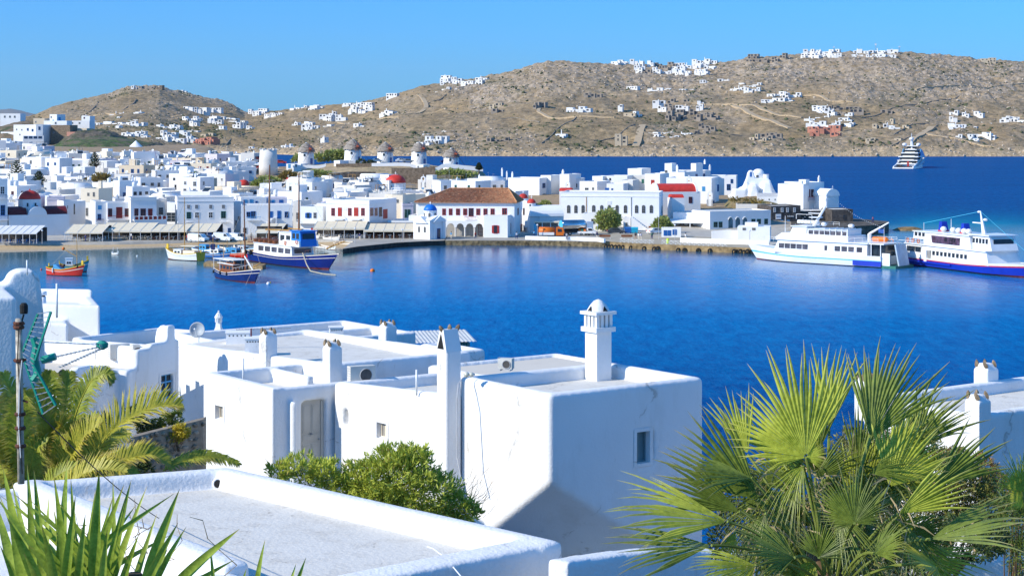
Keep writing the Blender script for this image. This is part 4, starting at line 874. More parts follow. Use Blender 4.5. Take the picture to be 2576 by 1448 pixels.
# ---------------------------------------------------------------- windmills
SAIL=mat('weathered_spar',(.16,.10,.07),.8,.25,2);THATCH=mat('grey_thatch',(.36,.31,.26),.95,.22,1.3,.2,3);HUBR=mat('red_hub',(.42,.10,.05),.6,.2,2)
def windmill(px,ytop,ybase,rpx,Y,lab,proto=None,cap=True,yap=None):
    rpx *= 1.08;ytop -= 1.5;yap=yap and yap-3
    k=Y/F;p=P(px,ybase,Y);root=thing('windmill',lab,'windmill',p.to_tuple(),0,'windmills on the ridge' if cap else None)
    r=rpx*k;hh=(ybase-ytop)*k
    MB().lathe((0,0,0),[(r*1.03,-3),(r*1.03,0),(r*1.0,hh*.4),(r*.93,hh)],28).build('tower',WHITE2 if cap else PALE,root,True)
    if not cap:
        mb=MB();mb.lathe((0,0,hh),[(r*.93,0),(r*.8,.0),(r*.8,-.4)],28);mb.build('rim',PALE,root)
        for i in range(9): a=i*.7;MB().box(-.5,.5,-.3,.3,-.1,.35).build('coping_stone',PALE,root,loc=(r*.86*math.cos(a),r*.86*math.sin(a),hh),rz=a)
        return root
    ca=(ytop-yap)*k;rc=r*1.12;mb=MB();n=36;rr2=random.Random(int(px));prof=[(rc,-.55),(rc*.9,.1),(rc*.5,ca*.62),(rc*.12,ca*.97),(.05,ca)]
    vs=[]
    for rad,z in prof:
        for i in range(n): a=6.2832*i/n;q=1+.06*rr2.random();vs.append((math.cos(a)*rad*q,math.sin(a)*rad*q,z-(rr2.random()*.45 if rad==rc else 0)))
    mb.add(vs,[(j*n+i,j*n+(i+1) % n,(j+1)*n+(i+1) % n,(j+1)*n+i) for j in range(4) for i in range(n)]);mb.build('thatched_cap',THATCH,root,loc=(0,0,hh))
    MB().dome((0,0,hh+ca*.86),.55,.5,10,4).build('cap_knob',WHITE2,root)
    hub=Vector((r*.62,-r*.98,hh+.35));dirv=Vector((.55,-.83,.0)).normalized();up=Vector((0,0,1));side=dirv.cross(up).normalized()
    a0=MB();a0.tube(hub-dirv*2.0,hub+dirv*1.3,.22,8);a0.ball(hub,.55,8,5);a0.build('hub',HUBR,root)
    L=r*2.0;tips=[]
    for i in range(10):
        a=6.2832*i/10+.2;v=(side*math.cos(a)+up*math.sin(a));tip=hub+v*L;tips.append(tip);m_=MB();m_.tube(hub+dirv*.1,hub+v*L*.3+dirv*.1,.11,4,1,.09);m_.tube(hub+v*L*.3+dirv*.1,tip+dirv*.1,.075,4,0,.045);m_.build('sail_arm',[SAIL,HUBR],root)
    m_=MB()
    for i in range(10): m_.tube(tips[i],tips[(i+1) % 10],.018,3);m_.tube(hub+dirv*1.3,tips[i],.015,3)
    m_.build('rigging',SAIL,root);obj('window',win_mesh(.7,.9,S_HO),root,loc=(-r*.1,-r*1.0,hh*.62));obj('door',win_mesh(.9,1.9,S_BS),root,loc=(r*.75,-r*.7,1.0),rz=R(45))
    return root
windmill(675,377,419,21,660,'roofless round white mill tower standing left of the thatched windmills',cap=False)
for px,yt,yb,rp,Y,yap,lab in ((770,377,411,18.5,690,361,'first thatched windmill right of the roofless tower, by the car park'),(888,371,407,20,680,352,'largest thatched windmill beside the long low white shed'),(969,376,409,18.5,690,360,'middle thatched windmill behind a white parked van'),
                                (1054,376,412,18,690,360,'thatched windmill standing on a walled white terrace'),(1135,390,421,18,660,375,'thatched windmill nearest the sea above the green bank')):
    windmill(px,yt,yb,rp,Y,lab,yap=yap)
# conical white tower on the left, no sails
p=P(342,381,900);root=thing('conical_tower','round white tower with a pointed conical roof against the dark headland','tower',p.to_tuple(),0);k=900/F
MB().lathe((0,0,0),[(20*k,-3),(20*k,9*k)],24).build('tower',WHITE,root,True);MB().lathe((0,0,9*k),[(21.5*k,-.1),(.1,19*k)],24).build('roof',WHITE2,root)
# sheds and walls round the mills
put(720,757,411,668,-18,6,WHITE2,'low white shed with a light blue door right of the roofless tower',((728,417,5,9,S_LB),(745,416,3,5,S_GY)),((770,416,4,5,S_BL),))
put(850,906,403,676,6,5,WHITE,'long low blue-shaded shed left of the largest windmill',((897,406,5,4,S_BL),))
put(840,855,403,672,-35,5,WHITE2,'small white gable shed at the end of the long low shed')
put(1046,1065,413,650,-20,6,WHITE2,'little white house in front of the walled windmill terrace',((1052,419,3,4,S_GY),),((1071,421,4,7,S_GY),))
def wall_run(name,lab,pts,hgt,th,m,cat='wall',sink=3,parts=None,group=None):
    a0=pts[0];root=thing(name,lab,cat,tuple(a0),0,group)
    mb=MB()
    for a,b in zip(pts,pts[1:]):
        a=Vector(a)-Vector(a0);b=Vector(b)-Vector(a0);d=(b-a);d.z=0;n_=Vector((-d.y,d.x,0)).normalized()*th/2
        mb.hexa([a-n_-Vector((0,0,sink)),b-n_-Vector((0,0,sink)),b+n_-Vector((0,0,sink)),a+n_-Vector((0,0,sink)),a-n_+Vector((0,0,hgt)),b-n_+Vector((0,0,hgt)),b+n_+Vector((0,0,hgt)),a+n_+Vector((0,0,hgt))])
    mb.build('masonry',m,root);return root
wall_run('terrace_wall','stone terrace wall below the two left windmills',[P(x,y,668) for x,y in ((845,413),(880,413),(930,412),(935,410))],.3,.5,STONE,sink=.9)
wall_run('terrace_wall','white parapet wall sweeping round the middle windmills',[P(x,y,668) for x,y in ((935,413),(1005,412),(1030,413),(1085,431),(1110,432))],.5,.5,WHITE2,sink=.7)
wall_run('terrace_wall','pale curved terrace wall in shade beside the windmill terrace',[P(x,y,655) for x,y in ((1060,418),(1078,424),(1098,424),(1112,416),(1122,414),(1215,424))],.5,.5,WHITE,sink=.9)
wall_run('terrace_wall','white wall under the first thatched windmill',[P(x,y,666) for x,y in ((757,417),(800,419),(815,416),(820,413))],.5,.5,WHITE,sink=.6)
wall_run('stone_wall','dark stone retaining wall behind the big red dome',[P(x,y,612) for x,y in ((985,441),(1050,441),(1095,437))],2.6,.5,STONE)
wall_run('stone_wall','thin dark field wall below the ochre windmill slope',[P(x,y,640) for x,y in ((835,441),(880,437),(945,437))],.8,.5,DSTONE)
# ================================================================ the mass of houses behind the harbour front
rf=random.Random(21)
def wpick(r,opts): 
    t=sum(w for _,w in opts);x=r.random()*t
    for o,w in opts:
        x -= w
        if x<=0: return o
    return opts[-1][0]
TREES_AT=[(42,430),(95,440),(238,400),(405,425),(490,440),(670,460),(270,455)]
G_AC,G_TANK,G_AER,G_SOL,G_DISH='air conditioning units on the town roofs','water tanks on the town roofs','television aerials on the town roofs','solar water heaters on the town roofs','satellite dishes on the town roofs'
AC_M=mat('ac_casing',(.66,.63,.56),.5,.1,2)
def ac_unit(loc,rz,sc=1.0,group=G_AC,parts=False):
    def mk():
        mb=MB();mb.box(-.45,.45,-.17,.17,.06,.72,0);mb.torus((.1,-.175,.39),.24,.02,'y',14,4,1);mb.lathe((.1,0,0),[(.01,0)],3,1) if 0 else None
        mb.box(-.4,-.3,-.15,.15,0,.06,1);mb.box(.3,.4,-.15,.15,0,.06,1);return mb.mesh('ac_unit',[AC_M,GLASS])
    o=obj('air_conditioner',cached('ac',mk),loc=loc,rz=rz);o.scale=(sc,sc,sc);return o
def tank(loc,kind,rz,sc=1):
    def mk():
        mb=MB()
        if kind==0: mb.lathe((0,0,.15),[(.55,0),(.58,.1),(.58,1.15),(.5,1.3),(.18,1.38),(.18,1.46)],14)
        else:
            mb.T=Matrix.Translation((0,0,.75)) @ Matrix.Rotation(R(90),4,'Y');mb.lathe((0,0,-.75),[(.1,0),(.4,.08),(.42,.15),(.42,1.35),(.4,1.42),(.1,1.5)],14);mb.T=None
            mb.box(-.5,-.4,-.4,.4,0,.4);mb.box(.4,.5,-.4,.4,0,.4)
        return mb.mesh('tank',[METAL if kind else PAINTW],True)
    return obj('water_tank',cached(('tank',kind),mk),loc=loc,rz=rz)
def solar(loc,rz):
    def mk():
        mb=MB();mb.hexa([(-1,-.9,.25),(1,-.9,.25),(1,.6,1.15),(-1,.6,1.15),(-1,-.94,.31),(1,-.94,.31),(1,.56,1.21),(-1,.56,1.21)],1)
        mb.tube((-1,.75,1.3),(1,.75,1.3),.27,10,0)
        for x in (-.9,.9): mb.tube((x,.6,0),(x,.6,1.15),.03,4,0);mb.tube((x,-.85,0),(x,-.85,.27),.03,4,0);mb.tube((x,-.85,.02),(x,.6,.02),.03,4,0)
        return mb.mesh('solar',[METAL,GLASS])
    return obj('solar_water_heater',cached('solar',mk),loc=loc,rz=rz)
def aerial(loc,rz,hh):
    def mk():
        mb=MB();mb.tube((0,0,0),(0,0,hh),.035,4);mb.tube((-.1,0,hh*.93),(1.3,0,hh*.93),.022,4)
        for i in range(7): mb.tube((i*.2,-.35+.02*i,hh*.93),(i*.2,.35-.02*i,hh*.93),.014,3)
        return mb.mesh('aerial',[METAL])
    return obj('television_aerial',cached(('aer',hh),mk),loc=loc,rz=rz)
def dish(loc,rz,r=.5):
    def mk():
        mb=MB();mb.tube((0,0,0),(0,0,.8),.04,5);T=Matrix.Translation((0,-.1,.9)) @ Matrix.Rotation(R(62),4,'X');mb.T=T
        mb.lathe((0,0,0),[(.02,0),(r*.5,.04),(r*.85,.12),(r,.18),(r*.98,.2),(r*.8,.14),(r*.4,.06),(.02,.03)],16);mb.tube((0,-r*.7,.14),(0,0,.55),.02,4);mb.T=None
        return mb.mesh('dish',[PAINTW],True)
    return obj('satellite_dish',cached(('dish',r),mk),loc=loc,rz=rz)
def roof_world(h,u,y,z=None):
    c,s=math.cos(h.rot),math.sin(h.rot);return (h.X+u*c-y*s,h.Y+u*s+y*c,h.zb+(h.h-h.par+.04 if z is None else z))
count={'ac': 0,'tank': 0,'sol': 0,'aer': 0,'dish': 0}
def clutter(h,n):
    for _ in range(n):
        u,y=rf.uniform(.8,max(.9,h.w-.9)),rf.uniform(.8,4);p=roof_world(h,u,y);k=rf.random()
        if k<.34 and count['ac']<120: count['ac']+=1;auto(ac_unit(p,h.rot+rf.choice((0,.3,1.57)),1.15),'beige roof air conditioner','air conditioner',G_AC)
        elif k<.52 and count['tank']<60: count['tank']+=1;auto(tank(p,rf.choice((0,1)),h.rot+rf.random()),'roof water tank','water tank',G_TANK)
        elif k<.70 and count['aer']<75: count['aer']+=1;auto(aerial(p,rf.random()*6,rf.choice((2.5,3.5))),'thin roof aerial','aerial',G_AER)
        elif k<.84 and count['sol']<45: count['sol']+=1;auto(solar(p,h.rot+rf.uniform(-.5,.3)),'solar water heater','solar heater',G_SOL)
        elif count['dish']<45: count['dish']+=1;auto(dish(p,rf.uniform(-.6,.4)),'white satellite dish','satellite dish',G_DISH)
WN={id(S_BL): 'blue windows',id(S_BS): 'blue shutters',id(S_LB): 'light blue shutters',id(S_DK): 'dark windows',id(S_GY): 'grey windows',id(S_RD): 'red windows',id(S_DR): 'dark red windows',id(S_HO): 'small square openings',id(S_GR): 'green windows',id(S_WD): 'wooden windows'}
def fill_house(x0,w_m,Y,rot,hh,m,mname,style,r):
    k=Y/F;X0=(x0-CX)*k;x1=x0+w_m*math.cos(R(rot))/k;z=town_z((x0+x1)/2,Y);yt=YH+(H-(z+hh))/k
    h=House(x0,x1,yt,Y,rot,r.uniform(6.5,9),m,par=r.choice((.25,.35,.35,.5)));h.par=.35
    n=r.choice((0,1,2,2,3,3));zz=r.uniform(1.1,1.7)
    for i in range(n):
        u=h.w*(i+.5+r.uniform(-.15,.15))/n;hv=r.choice((.8,1.0,1.2));o=obj('window',win_mesh(r.choice((.6,.8,.9)),hv,style),h.root,loc=(u,-.003,h.h-zz-hv/2))
    for i in range(r.choice((0,1,1,2))):
        obj('window',win_mesh(.7,1.0,style),h.root,loc=(h.w+.003,h.d*(i+.5)/2,h.h-zz-.5),rz=R(90))
    if h.h>5.5 and r.random()<.7:
        for i in range(r.choice((1,2))): obj('window',win_mesh(.8,1.6,style),h.root,loc=(h.w*(i+.6)/2.2,-.003,h.h-4.2))
    dsc=''
    if r.random()<.25: q=h.w*r.uniform(.1,.4);MB().box(q,min(h.w-.3,q+r.uniform(2,3.5)),2.2,5.4,h.h-.4,h.h+r.uniform(1.2,2.2)).build('roof_room',m,h.root);dsc=' and a roof room'
    elif r.random()<.09: MB().vault(.1,h.w-.1,.2,5.5,h.h-.3,1.6,0,10,'x').build('vault_roof',m,h.root,True);dsc=' and a vaulted roof'
    if r.random()<.42: h.chimney(r.uniform(.6,h.w-.6),r.uniform(.5,3),r.uniform(.7,1.3),.5,r.choice((0,1,1)))
    if r.random()<.18: 
        mb=MB();u=r.uniform(0,max(.1,h.w-3.2));
        for xx in (u+.1,u+2.9):
            for yy in (.3,2.6): mb.box(xx-.05,xx+.05,yy-.05,yy+.05,h.h-.35,h.h+1.75)
        mb.box(u,u+3,.2,2.7,h.h+1.75,h.h+1.82);mb.build('pergola',r.choice((LWOOD,WHITE,GREYW)),h.root)
    clutter(h,r.choice((0,1,1,2,2,3)))
    wn=WN.get(id(style),'windows') if n else 'blank front wall'
    auto(h.root,'%s house%s%s' % (mname,(' with '+wn) if n else ' with a blank front',''),'house',G_TOWN)
    return h
MATPICK=[((WHITE2,'white'),46),((WHITE,'white'),26),((CREAM,'cream'),13),((SAND,'sandy'),3),((PALE,'worn white'),20),((LILAC,'lilac grey'),4)]
STPICK=[(S_BL,24),(S_LB,12),(S_DK,12),(S_GY,16),(S_HO,24),(S_DR,5),(S_RD,3),(S_WD,8),(S_GR,4)]
Yr=462.0;rows_=[]
while Yr<850: rows_.append(Yr);Yr+=11.0+(Yr-460)*.033
for Yv in rows_[::-1]:
    k=Yv/F;px=-60+rf.uniform(0,60)
    xmax=640 if Yv>655 else (1215 if Yv>520 else 1290)
    if Yv>760: xmax=600
    while px<xmax:
        wm=rf.uniform(5.0,9.6);ppx=wm/k*.95;Yh_=Yv+rf.uniform(-4,4);hh=wpick(rf,((3.4,3),(4.2,3),(5.0,2),(6.4,1.6),(7.2,.8)))
        py=YH+(H-town_z(px+ppx/2,Yh_))/k;X=(px+ppx/2-CX)*k
        ok=all((X-a)**2+(Yh_+4-b)**2>(c+wm*.42)**2 for a,b,c in OCC if abs(a-X)<25)
        if 640<px+ppx/2<1215 and py-hh/k<447: hh=(py-447-rf.random()*8)*k;ok=ok and hh>2.6
        if px<1035 and px+ppx>950 and Yv<556 and py-hh/k<478: hh=(py-480)*k;ok=ok and hh>2.6
        if px<632 and px+ppx>596 and Yv<585 and py-hh/k<468: hh=(py-469)*k;ok=ok and hh>2.6
        if Yv>800 and (300<px<385): ok=False
        if 655<px+ppx/2<740 and Yv>560: ok=ok and py-hh/k>468
        if 1085<px+ppx/2 and Yv>560: ok=ok and hh<4.5
        if Yv<520 and px>1030: hh=min(hh,5)
        lim=353 if px<100 else (379 if px<425 else 383)
        if px<640 and py-hh/k<lim: hh=(py-lim-rf.random()*5)*k;ok=ok and hh>2.2
        if ok and rf.random()<.95:
            (m_,mn)=wpick(rf,MATPICK);stl=wpick(rf,STPICK);rot=rf.choice((-34,-28,-22,-16,-12,18,24)) if px>420 else rf.choice((-30,-24,-18,16,20,26))
            fill_house(px,wm,Yh_,rot,hh,m_,mn,stl,rf)
        px+=ppx*rf.uniform(.72,1.12)
# ================================================================ houses on the hills and the left spur
rh=random.Random(5)
HB=mat('hill_house_white',(.80,.785,.76),.85,.05,.1);HC=mat('hill_house_beige',(.56,.46,.33),.9,.1,.2);HG=mat('hill_house_block',(.36,.30,.24),.9,.15,.3);HP=mat('hill_house_pink',(.52,.22,.15),.9,.1,.3)
DARKW=mat('unlit_opening',(.035,.04,.05),.5,.2,1)
def hill_house(px,py,wpx,hpx,style='w',rot=None,Y=None,z=None,lab=None,name='hill_house',grp='houses dotted over the hillsides',arches=False):
    Yv=hillY(px,py) if Y is None else Y;k=Yv/F;p=P(px,py,Yv);w=wpx*k;hh=hpx*k;r=rh
    rot=r.uniform(-32,-8) if rot is None else rot;m={'w': HB,'b': HC,'g': HG,'s': HG,'p': HP,'k': STONE}[style]
    root=thing(name,lab,'house' if lab else None,(p.x,Yv,p.z),R(rot),grp);mb=MB();wn=MB();dp=max(6,w*.5)
    def blk(x0,x1,y0,y1,z0,z1):
        mb.box(x0,x1,y0,y1,z0,z1)
        n=max(1,int((x1-x0)/3.2));st=max(1,int(round((z1-max(0,z0))/3.1)))
        for j in range(st):
            for i in range(n):
                if r.random()<.22 and style=='w': continue
                u=x0+(x1-x0)*(i+.5)/n;zc=z1-1.6-j*3.1;q=(1.25,1.1) if style in 'sg' else (r.choice((.5,.7,1.1)),r.choice((.7,1.0)))
                if zc<.5: continue
                wn.box(u-q[0],u+q[0],y0-.03,y0+.02,zc-q[1],zc+q[1])
        wn.box(x1-.02,x1+.03,y0+1.5,y0+2.6,z1-2.6,z1-1.1)
    if wpx>24:
        n=max(2,int(wpx/13));
        for i in range(n):
            x0=-w/2+w*i/n;x1=-w/2+w*(i+1)/n;hv=hh*r.choice((.55,.7,.85,1.0));y0=r.uniform(-2,3);blk(x0,x1-(.3 if i % 2 else -.2),y0,y0+dp,-4,hv)
            if r.random()<.4: blk(x0+.5,x1-1,y0-4,y0-.01,-5,hv*.5)
    elif wpx>11:
        c=r.uniform(.38,.62);a,b=(1.0,.62) if r.random()<.5 else (.62,1.0);blk(-w/2,-w/2+w*c,0,dp,-4,hh*a);blk(-w/2+w*c+.05,w/2,r.uniform(-1.5,1.5),dp,-4,hh*b)
    else: blk(-w/2,w/2,0,dp,-4,hh)
    mb.build('wall',m,root);wn.build('window_openings',DARKW,root,kind='stuff')
    if r.random()<.35 and style=='w': MB().box(-w*.1,-w*.1+.7,2,2.7,hh*.5,hh+1.2).build('chimney',m,root)
    if not lab: auto(root,{'w': 'small white house','b': 'beige unplastered house','g': 'grey unfinished house','s': 'open concrete skeleton of a house','p': 'pink house','k': 'brown stone house'}[style],'house',grp,at=(px,py-hpx/2))
    return root
def cluster(x0,x1,y0,y1,n,style='w',sz=(16,36),hz=(9,15)):
    n=int(n*1.36+.5)
    cells=[(i,j) for i in range(max(1,int(math.ceil(n**.5*1.4)))) for j in range(max(1,int(math.ceil(n/max(1,int(math.ceil(n**.5*1.4)))))))]
    nx=max(i for i,_ in cells)+1;ny=max(j for _,j in cells)+1;rh.shuffle(cells)
    for i,j in sorted(cells[:n],key=lambda c: c[1]):
        px=x0+(x1-x0)*(i+.5+rh.uniform(-.3,.3))/nx;py=y0+(y1-y0)*(j+.75+rh.uniform(-.25,.25))/ny
        st=rh.choice(style);hill_house(px,py,rh.uniform(*sz),rh.uniform(*hz),st)
CL=[(2022,2112,128,147,7,'w'),(2145,2252,128,147,6,'w'),(1602,1722,158,186,10,'wwwg'),(1722,1800,152,172,5,'w'),(1700,1772,174,190,4,'w'),(1880,1990,142,156,4,'g'),(1836,1912,214,236,5,'w'),(1926,2012,238,260,5,'w'),
 (2030,2092,268,286,4,'w'),(2085,2172,270,292,5,'wwg'),(2032,2142,298,320,7,'w'),(1622,1742,226,250,7,'w'),(1642,1770,254,276,6,'wwg'),(1670,1800,276,302,6,'g'),(1630,1692,334,353,3,'w'),(1692,1740,332,352,2,'w'),
 (1738,1800,314,342,3,'g'),(1912,1998,334,356,3,'s'),(2040,2128,322,342,4,'p'),(2197,2290,304,326,4,'bw'),(2392,2470,284,302,3,'w'),(2522,2590,292,312,3,'w'),(2432,2500,314,330,3,'w'),(2402,2504,338,360,4,'w'),
 (1102,1226,198,214,5,'w'),(1088,1150,224,240,2,'wb'),(864,936,258,284,5,'w'),(815,866,288,304,3,'w'),(736,776,304,320,2,'w'),(752,832,318,331,2,'w'),(735,800,268,281,2,'w'),(622,682,280,294,4,'w'),
 (460,550,274,285,4,'w'),(226,274,308,320,3,'w'),(268,362,284,320,8,'w'),(268,302,324,332,2,'w'),(312,368,332,348,3,'w'),(400,440,317,332,3,'w'),(402,489,330,356,6,'w'),(460,503,299,316,3,'w'),(520,610,295,313,5,'w'),(582,634,313,327,2,'w'),(1528,1608,150,162,2,'w')]
for c in CL: cluster(*c)
SG=[(1455,283,64,16,'w'),(1585,300,32,30,'b'),(1600,299,18,20,'w'),(1357,270,26,20,'s'),(1490,243,44,12,'s'),(1412,345,28,16,'w'),(1448,330,26,18,'w'),(1484,330,26,18,'w'),(1562,360,32,34,'b'),(1590,224,34,9,'w'),(1247,272,36,20,'b'),(1250,284,30,12,'s'),
 (1236,362,26,16,'s'),(1268,360,24,16,'s'),(1300,358,30,14,'s'),(1330,342,20,10,'s'),(1328,335,22,12,'s'),(1062,352,34,16,'w'),(1096,362,58,24,'w'),(1108,346,28,20,'w'),(1062,366,40,9,'w'),(1790,213,60,15,'w'),(1832,212,36,12,'w'),
 (2190,360,26,15,'b'),(2248,360,36,15,'b'),(2230,284,30,13,'s'),(2408,326,44,20,'w'),(2487,155,38,12,'b'),(1895,358,22,22,'b'),(1918,360,20,14,'b'),(972,289,42,14,'w'),(985,247,32,13,'w'),(903,322,30,12,'w'),(812,353,14,9,'w'),(717,377,24,12,'w'),(733,377,12,16,'w'),(634,378,18,10,'w'),
 (214,303,20,13,'w'),(336,224,14,9,'w'),(352,224,10,8,'g'),(400,224,18,10,'k'),(384,222,10,5,'g'),(461,232,14,6,'w'),(553,338,24,22,'w'),(515,361,58,17,'p'),(520,344,30,14,'b'),(700,290,20,7,'w'),(800,275,24,12,'w'),(1690,300,30,26,'g'),(1560,270,12,8,'w')]
for q in SG: hill_house(*q)
# left spur, nearer and larger
def spur(x0,x1,yt,yb,Y,rot,d,m,lab,wins=(),par=.35,sw=()):
    h=House(x0,x1,yt,Y,rot,d,m,'spur_house',par,ybase=yb);h.wall.location.z=0
    MB().box(0,h.w,0,d,-9,-1.1).build('footing',m,h.root)
    for q in wins: h.win(*q)
    for q in sw: h.swin(*q)
    return done(h,lab,group='houses on the left spur')
spur(0,51,285,305,1150,-4,10,WHITE2,'long white house with small windows on the left horizon',[(12,293,4,5,S_GY),(25,293,4,5,S_GY),(37,293,4,5,S_GY)]);
spur(125,143,287,320,1105,-20,9,WHITE2,'tall white tower house on the brown stone terrace',[(129,294,3,4,S_GY),(134,303,3,4,S_LB)],sw=((150,300,4,10,S_LB),))
spur(110,168,303,318,1095,-12,7,WHITE2,'low white terrace in front of the tall tower house',[(140,309,4,5,S_GY)])
spur(84,112,297,320,1112,-8,9,SAND,'ochre stone house left of the tall white tower house',[(90,306,3,4,S_GY)])
spur(128,176,314,342,1080,-16,9,STONE,'brown stone retaining block below the white tower house',[(135,333,3,4,S_GY)])
spur(107,130,314,330,1085,15,9,STONE,'shaded brown stone block right of the large white villa')
spur(34,108,313,352,1078,-14,10,WHITE2,'large stepped white villa on the left spur',[(42,325,3,4,S_HO),(55,326,3,4,S_HO),(70,325,4,6,S_BL),(82,327,4,6,S_BL),(50,338,3,4,S_HO)])
spur(90,108,312,335,1070,12,6,WHITE,'shaded wing of the large stepped white villa',[(99,322,4,8,S_BL)])
spur(58,110,341,352,1060,10,7,WHITE,'glazed blue-white veranda wing below the stepped white villa',[(65,345,8,5,S_BL),(77,345,8,5,S_BL),(89,345,8,5,S_BL),(101,345,8,5,S_BL)])
spur(2,34,331,343,1090,-16,8,WHITE2,'low white house left of the large stepped villa',[(8,336,3,4,S_GY),(18,336,3,4,S_GY)])
spur(168,192,331,342,1075,-14,7,PINK,'low pink plastered house right of the stone block')
spur(182,218,322,337,1085,-14,8,SAND,'sand coloured unfinished house behind the low pink house')
spur(172,225,303,318,1130,-10,8,WHITE,'long low white house behind the sand coloured house',[(182,309,4,4,S_GY),(200,309,4,4,S_GY)])
spur(205,226,291,303,1180,-14,7,WHITE2,'small white house with a pink roofline above the long low house',[(212,296,3,4,S_DR)])
# lanes and dry stone walls that climb the hills
LANE=mat('sandy_lane',(.50,.38,.24),.95,.1,.3);DRY=mat('dry_stone',(.30,.26,.21),.95,.3,.8)
def lane(pts,wd,m=LANE):
    P_=[]
    for (a,b),(c,d) in zip(pts,pts[1:]):
        n=max(2,int(math.hypot(c-a,d-b)/4))
        for i in range(n): P_.append((a+(c-a)*i/n,b+(d-b)*i/n))
    P_.append(pts[-1]);mb=MB();W3=[hill_surf(*q)+Vector((0,0,.9)) for q in P_];sm3=[sum((W3[max(0,min(len(W3)-1,i+o))] for o in (-2,-1,0,1,2)),Vector())/5 for i in range(len(W3))]
    for a,b in zip(sm3,sm3[1:]):
        d=(b-a);d.z=0
        if d.length<.01: continue
        n=Vector((-d.y,d.x,0)).normalized()*wd/2
        mb.hexa([a-n-Vector((0,0,3)),b-n-Vector((0,0,3)),b+n-Vector((0,0,3)),a+n-Vector((0,0,3)),a-n,b-n,b+n,a+n])
    return mb,sm3
def lane_obj(pts,wd): lane(pts,wd)[0].build('lane',LANE,kind='structure')
for pts,wd in ([[(1050,240),(1062,250),(1075,262),(1072,272),(1055,280),(1010,292),(930,302),(850,306)],4.5],[[(2590,370),(2500,370),(2380,352),(2345,345),(2330,342)],4],[[(1835,262),(1870,280),(1920,298),(1960,312),(1990,318)],5],[[(2345,322),(2310,350),(2275,375)],6],
                 [[(1740,262),(1780,262),(1830,262),(1880,270),(1960,292),(2020,300)],4],[[(225,290),(250,294),(270,290),(300,296)],4],[[(1618,322),(1608,345),(1598,366)],6],[[(2020,240),(2070,245),(2085,258),(2150,262)],3],[[(1360,270),(1350,282),(1390,292),(1460,300),(1550,305)],3.5],[[(2580,205),(2500,210),(2430,212),(2300,222)],3]): lane_obj(pts,wd)
WL=[([(1065,262),(1110,250),(1165,222),(1235,195)],'dark dry-stone wall climbing to the white houses on the left shoulder'),([(1360,365),(1400,335),(1440,310),(1452,296)],'curved dry-stone wall left of the three white cubes'),([(2140,300),(2200,290),(2260,272),(2330,258),(2420,238)],'long thin stone wall across the right hill below the boulders'),
      ([(2245,350),(2290,315),(2340,310)],'dark roadside wall rising right of the big yacht'),([(1690,200),(1760,190),(1860,178),(1980,166)],'stone wall below the top hamlet on the ridge'),([(1490,352),(1560,340),(1600,326)],'low wall above the beige tower house'),
      ([(565,362),(600,348),(640,338)],'dark wall crossing the left valley above the beach'),([(305,285),(330,262),(345,244)],'thin stone wall running up the castle hill'),([(205,292),(232,272),(250,256)],'stone wall on the left flank of the castle hill'),([(2240,372),(2300,352),(2360,318)],'long wall beside the straight lane'),
      ([(700,300),(760,292),(830,296)],'faint wall on the low left end of the main hill'),([(1230,300),(1300,292),(1360,298)],'thin wall on the middle slope'),([(1800,345),(1850,336),(1900,330)],'retaining wall below the unfinished houses')]
for pts,lb in WL:
    _,sp=lane(pts,1);sp=[q-Vector((0,0,1.1)) for q in sp];a0=sp[0];root=thing('dry_stone_wall',lb,'stone wall',tuple(a0),0,'dry-stone walls on the hills');mb=MB()
    for a,b in zip(sp,sp[1:]):
        a=a-a0;b=b-a0;d=b-a;d.z=0
        if d.length<.01: continue
        n=Vector((-d.y,d.x,0)).normalized()*.35;mb.hexa([a-n-Vector((0,0,4)),b-n-Vector((0,0,4)),b+n-Vector((0,0,4)),a+n-Vector((0,0,4)),a-n+Vector((0,0,.9)),b-n+Vector((0,0,.9)),b+n+Vector((0,0,.9)),a+n+Vector((0,0,.9))])
    mb.build('masonry',DRY,root)
for px,py,hp,lb in ((2204,130,27,'tall lattice telephone mast on the ridge'),(2262,128,16,'thin mast at the right of the ridge houses'),(2098,128,14,'short mast behind the left ridge houses')):
    q=hill_surf(px,py+3);k=q.y/F;root=thing('radio_mast',lb,'mast',tuple(q),0);mb=MB();hh=hp*k
    for s in (-1,1): mb.tube((s*.9,0,0),(s*.2,0,hh),.14,4)
    for i in range(10): mb.tube((-.9+.07*i,0,hh*i/10),(.83-.07*i,0,hh*(i+1)/10),.09,3)
    mb.build('lattice',METAL,root);MB().box(-.9,.9,-.4,.4,hh*.8,hh*.93).build('panel_antenna',PAINTW,root)
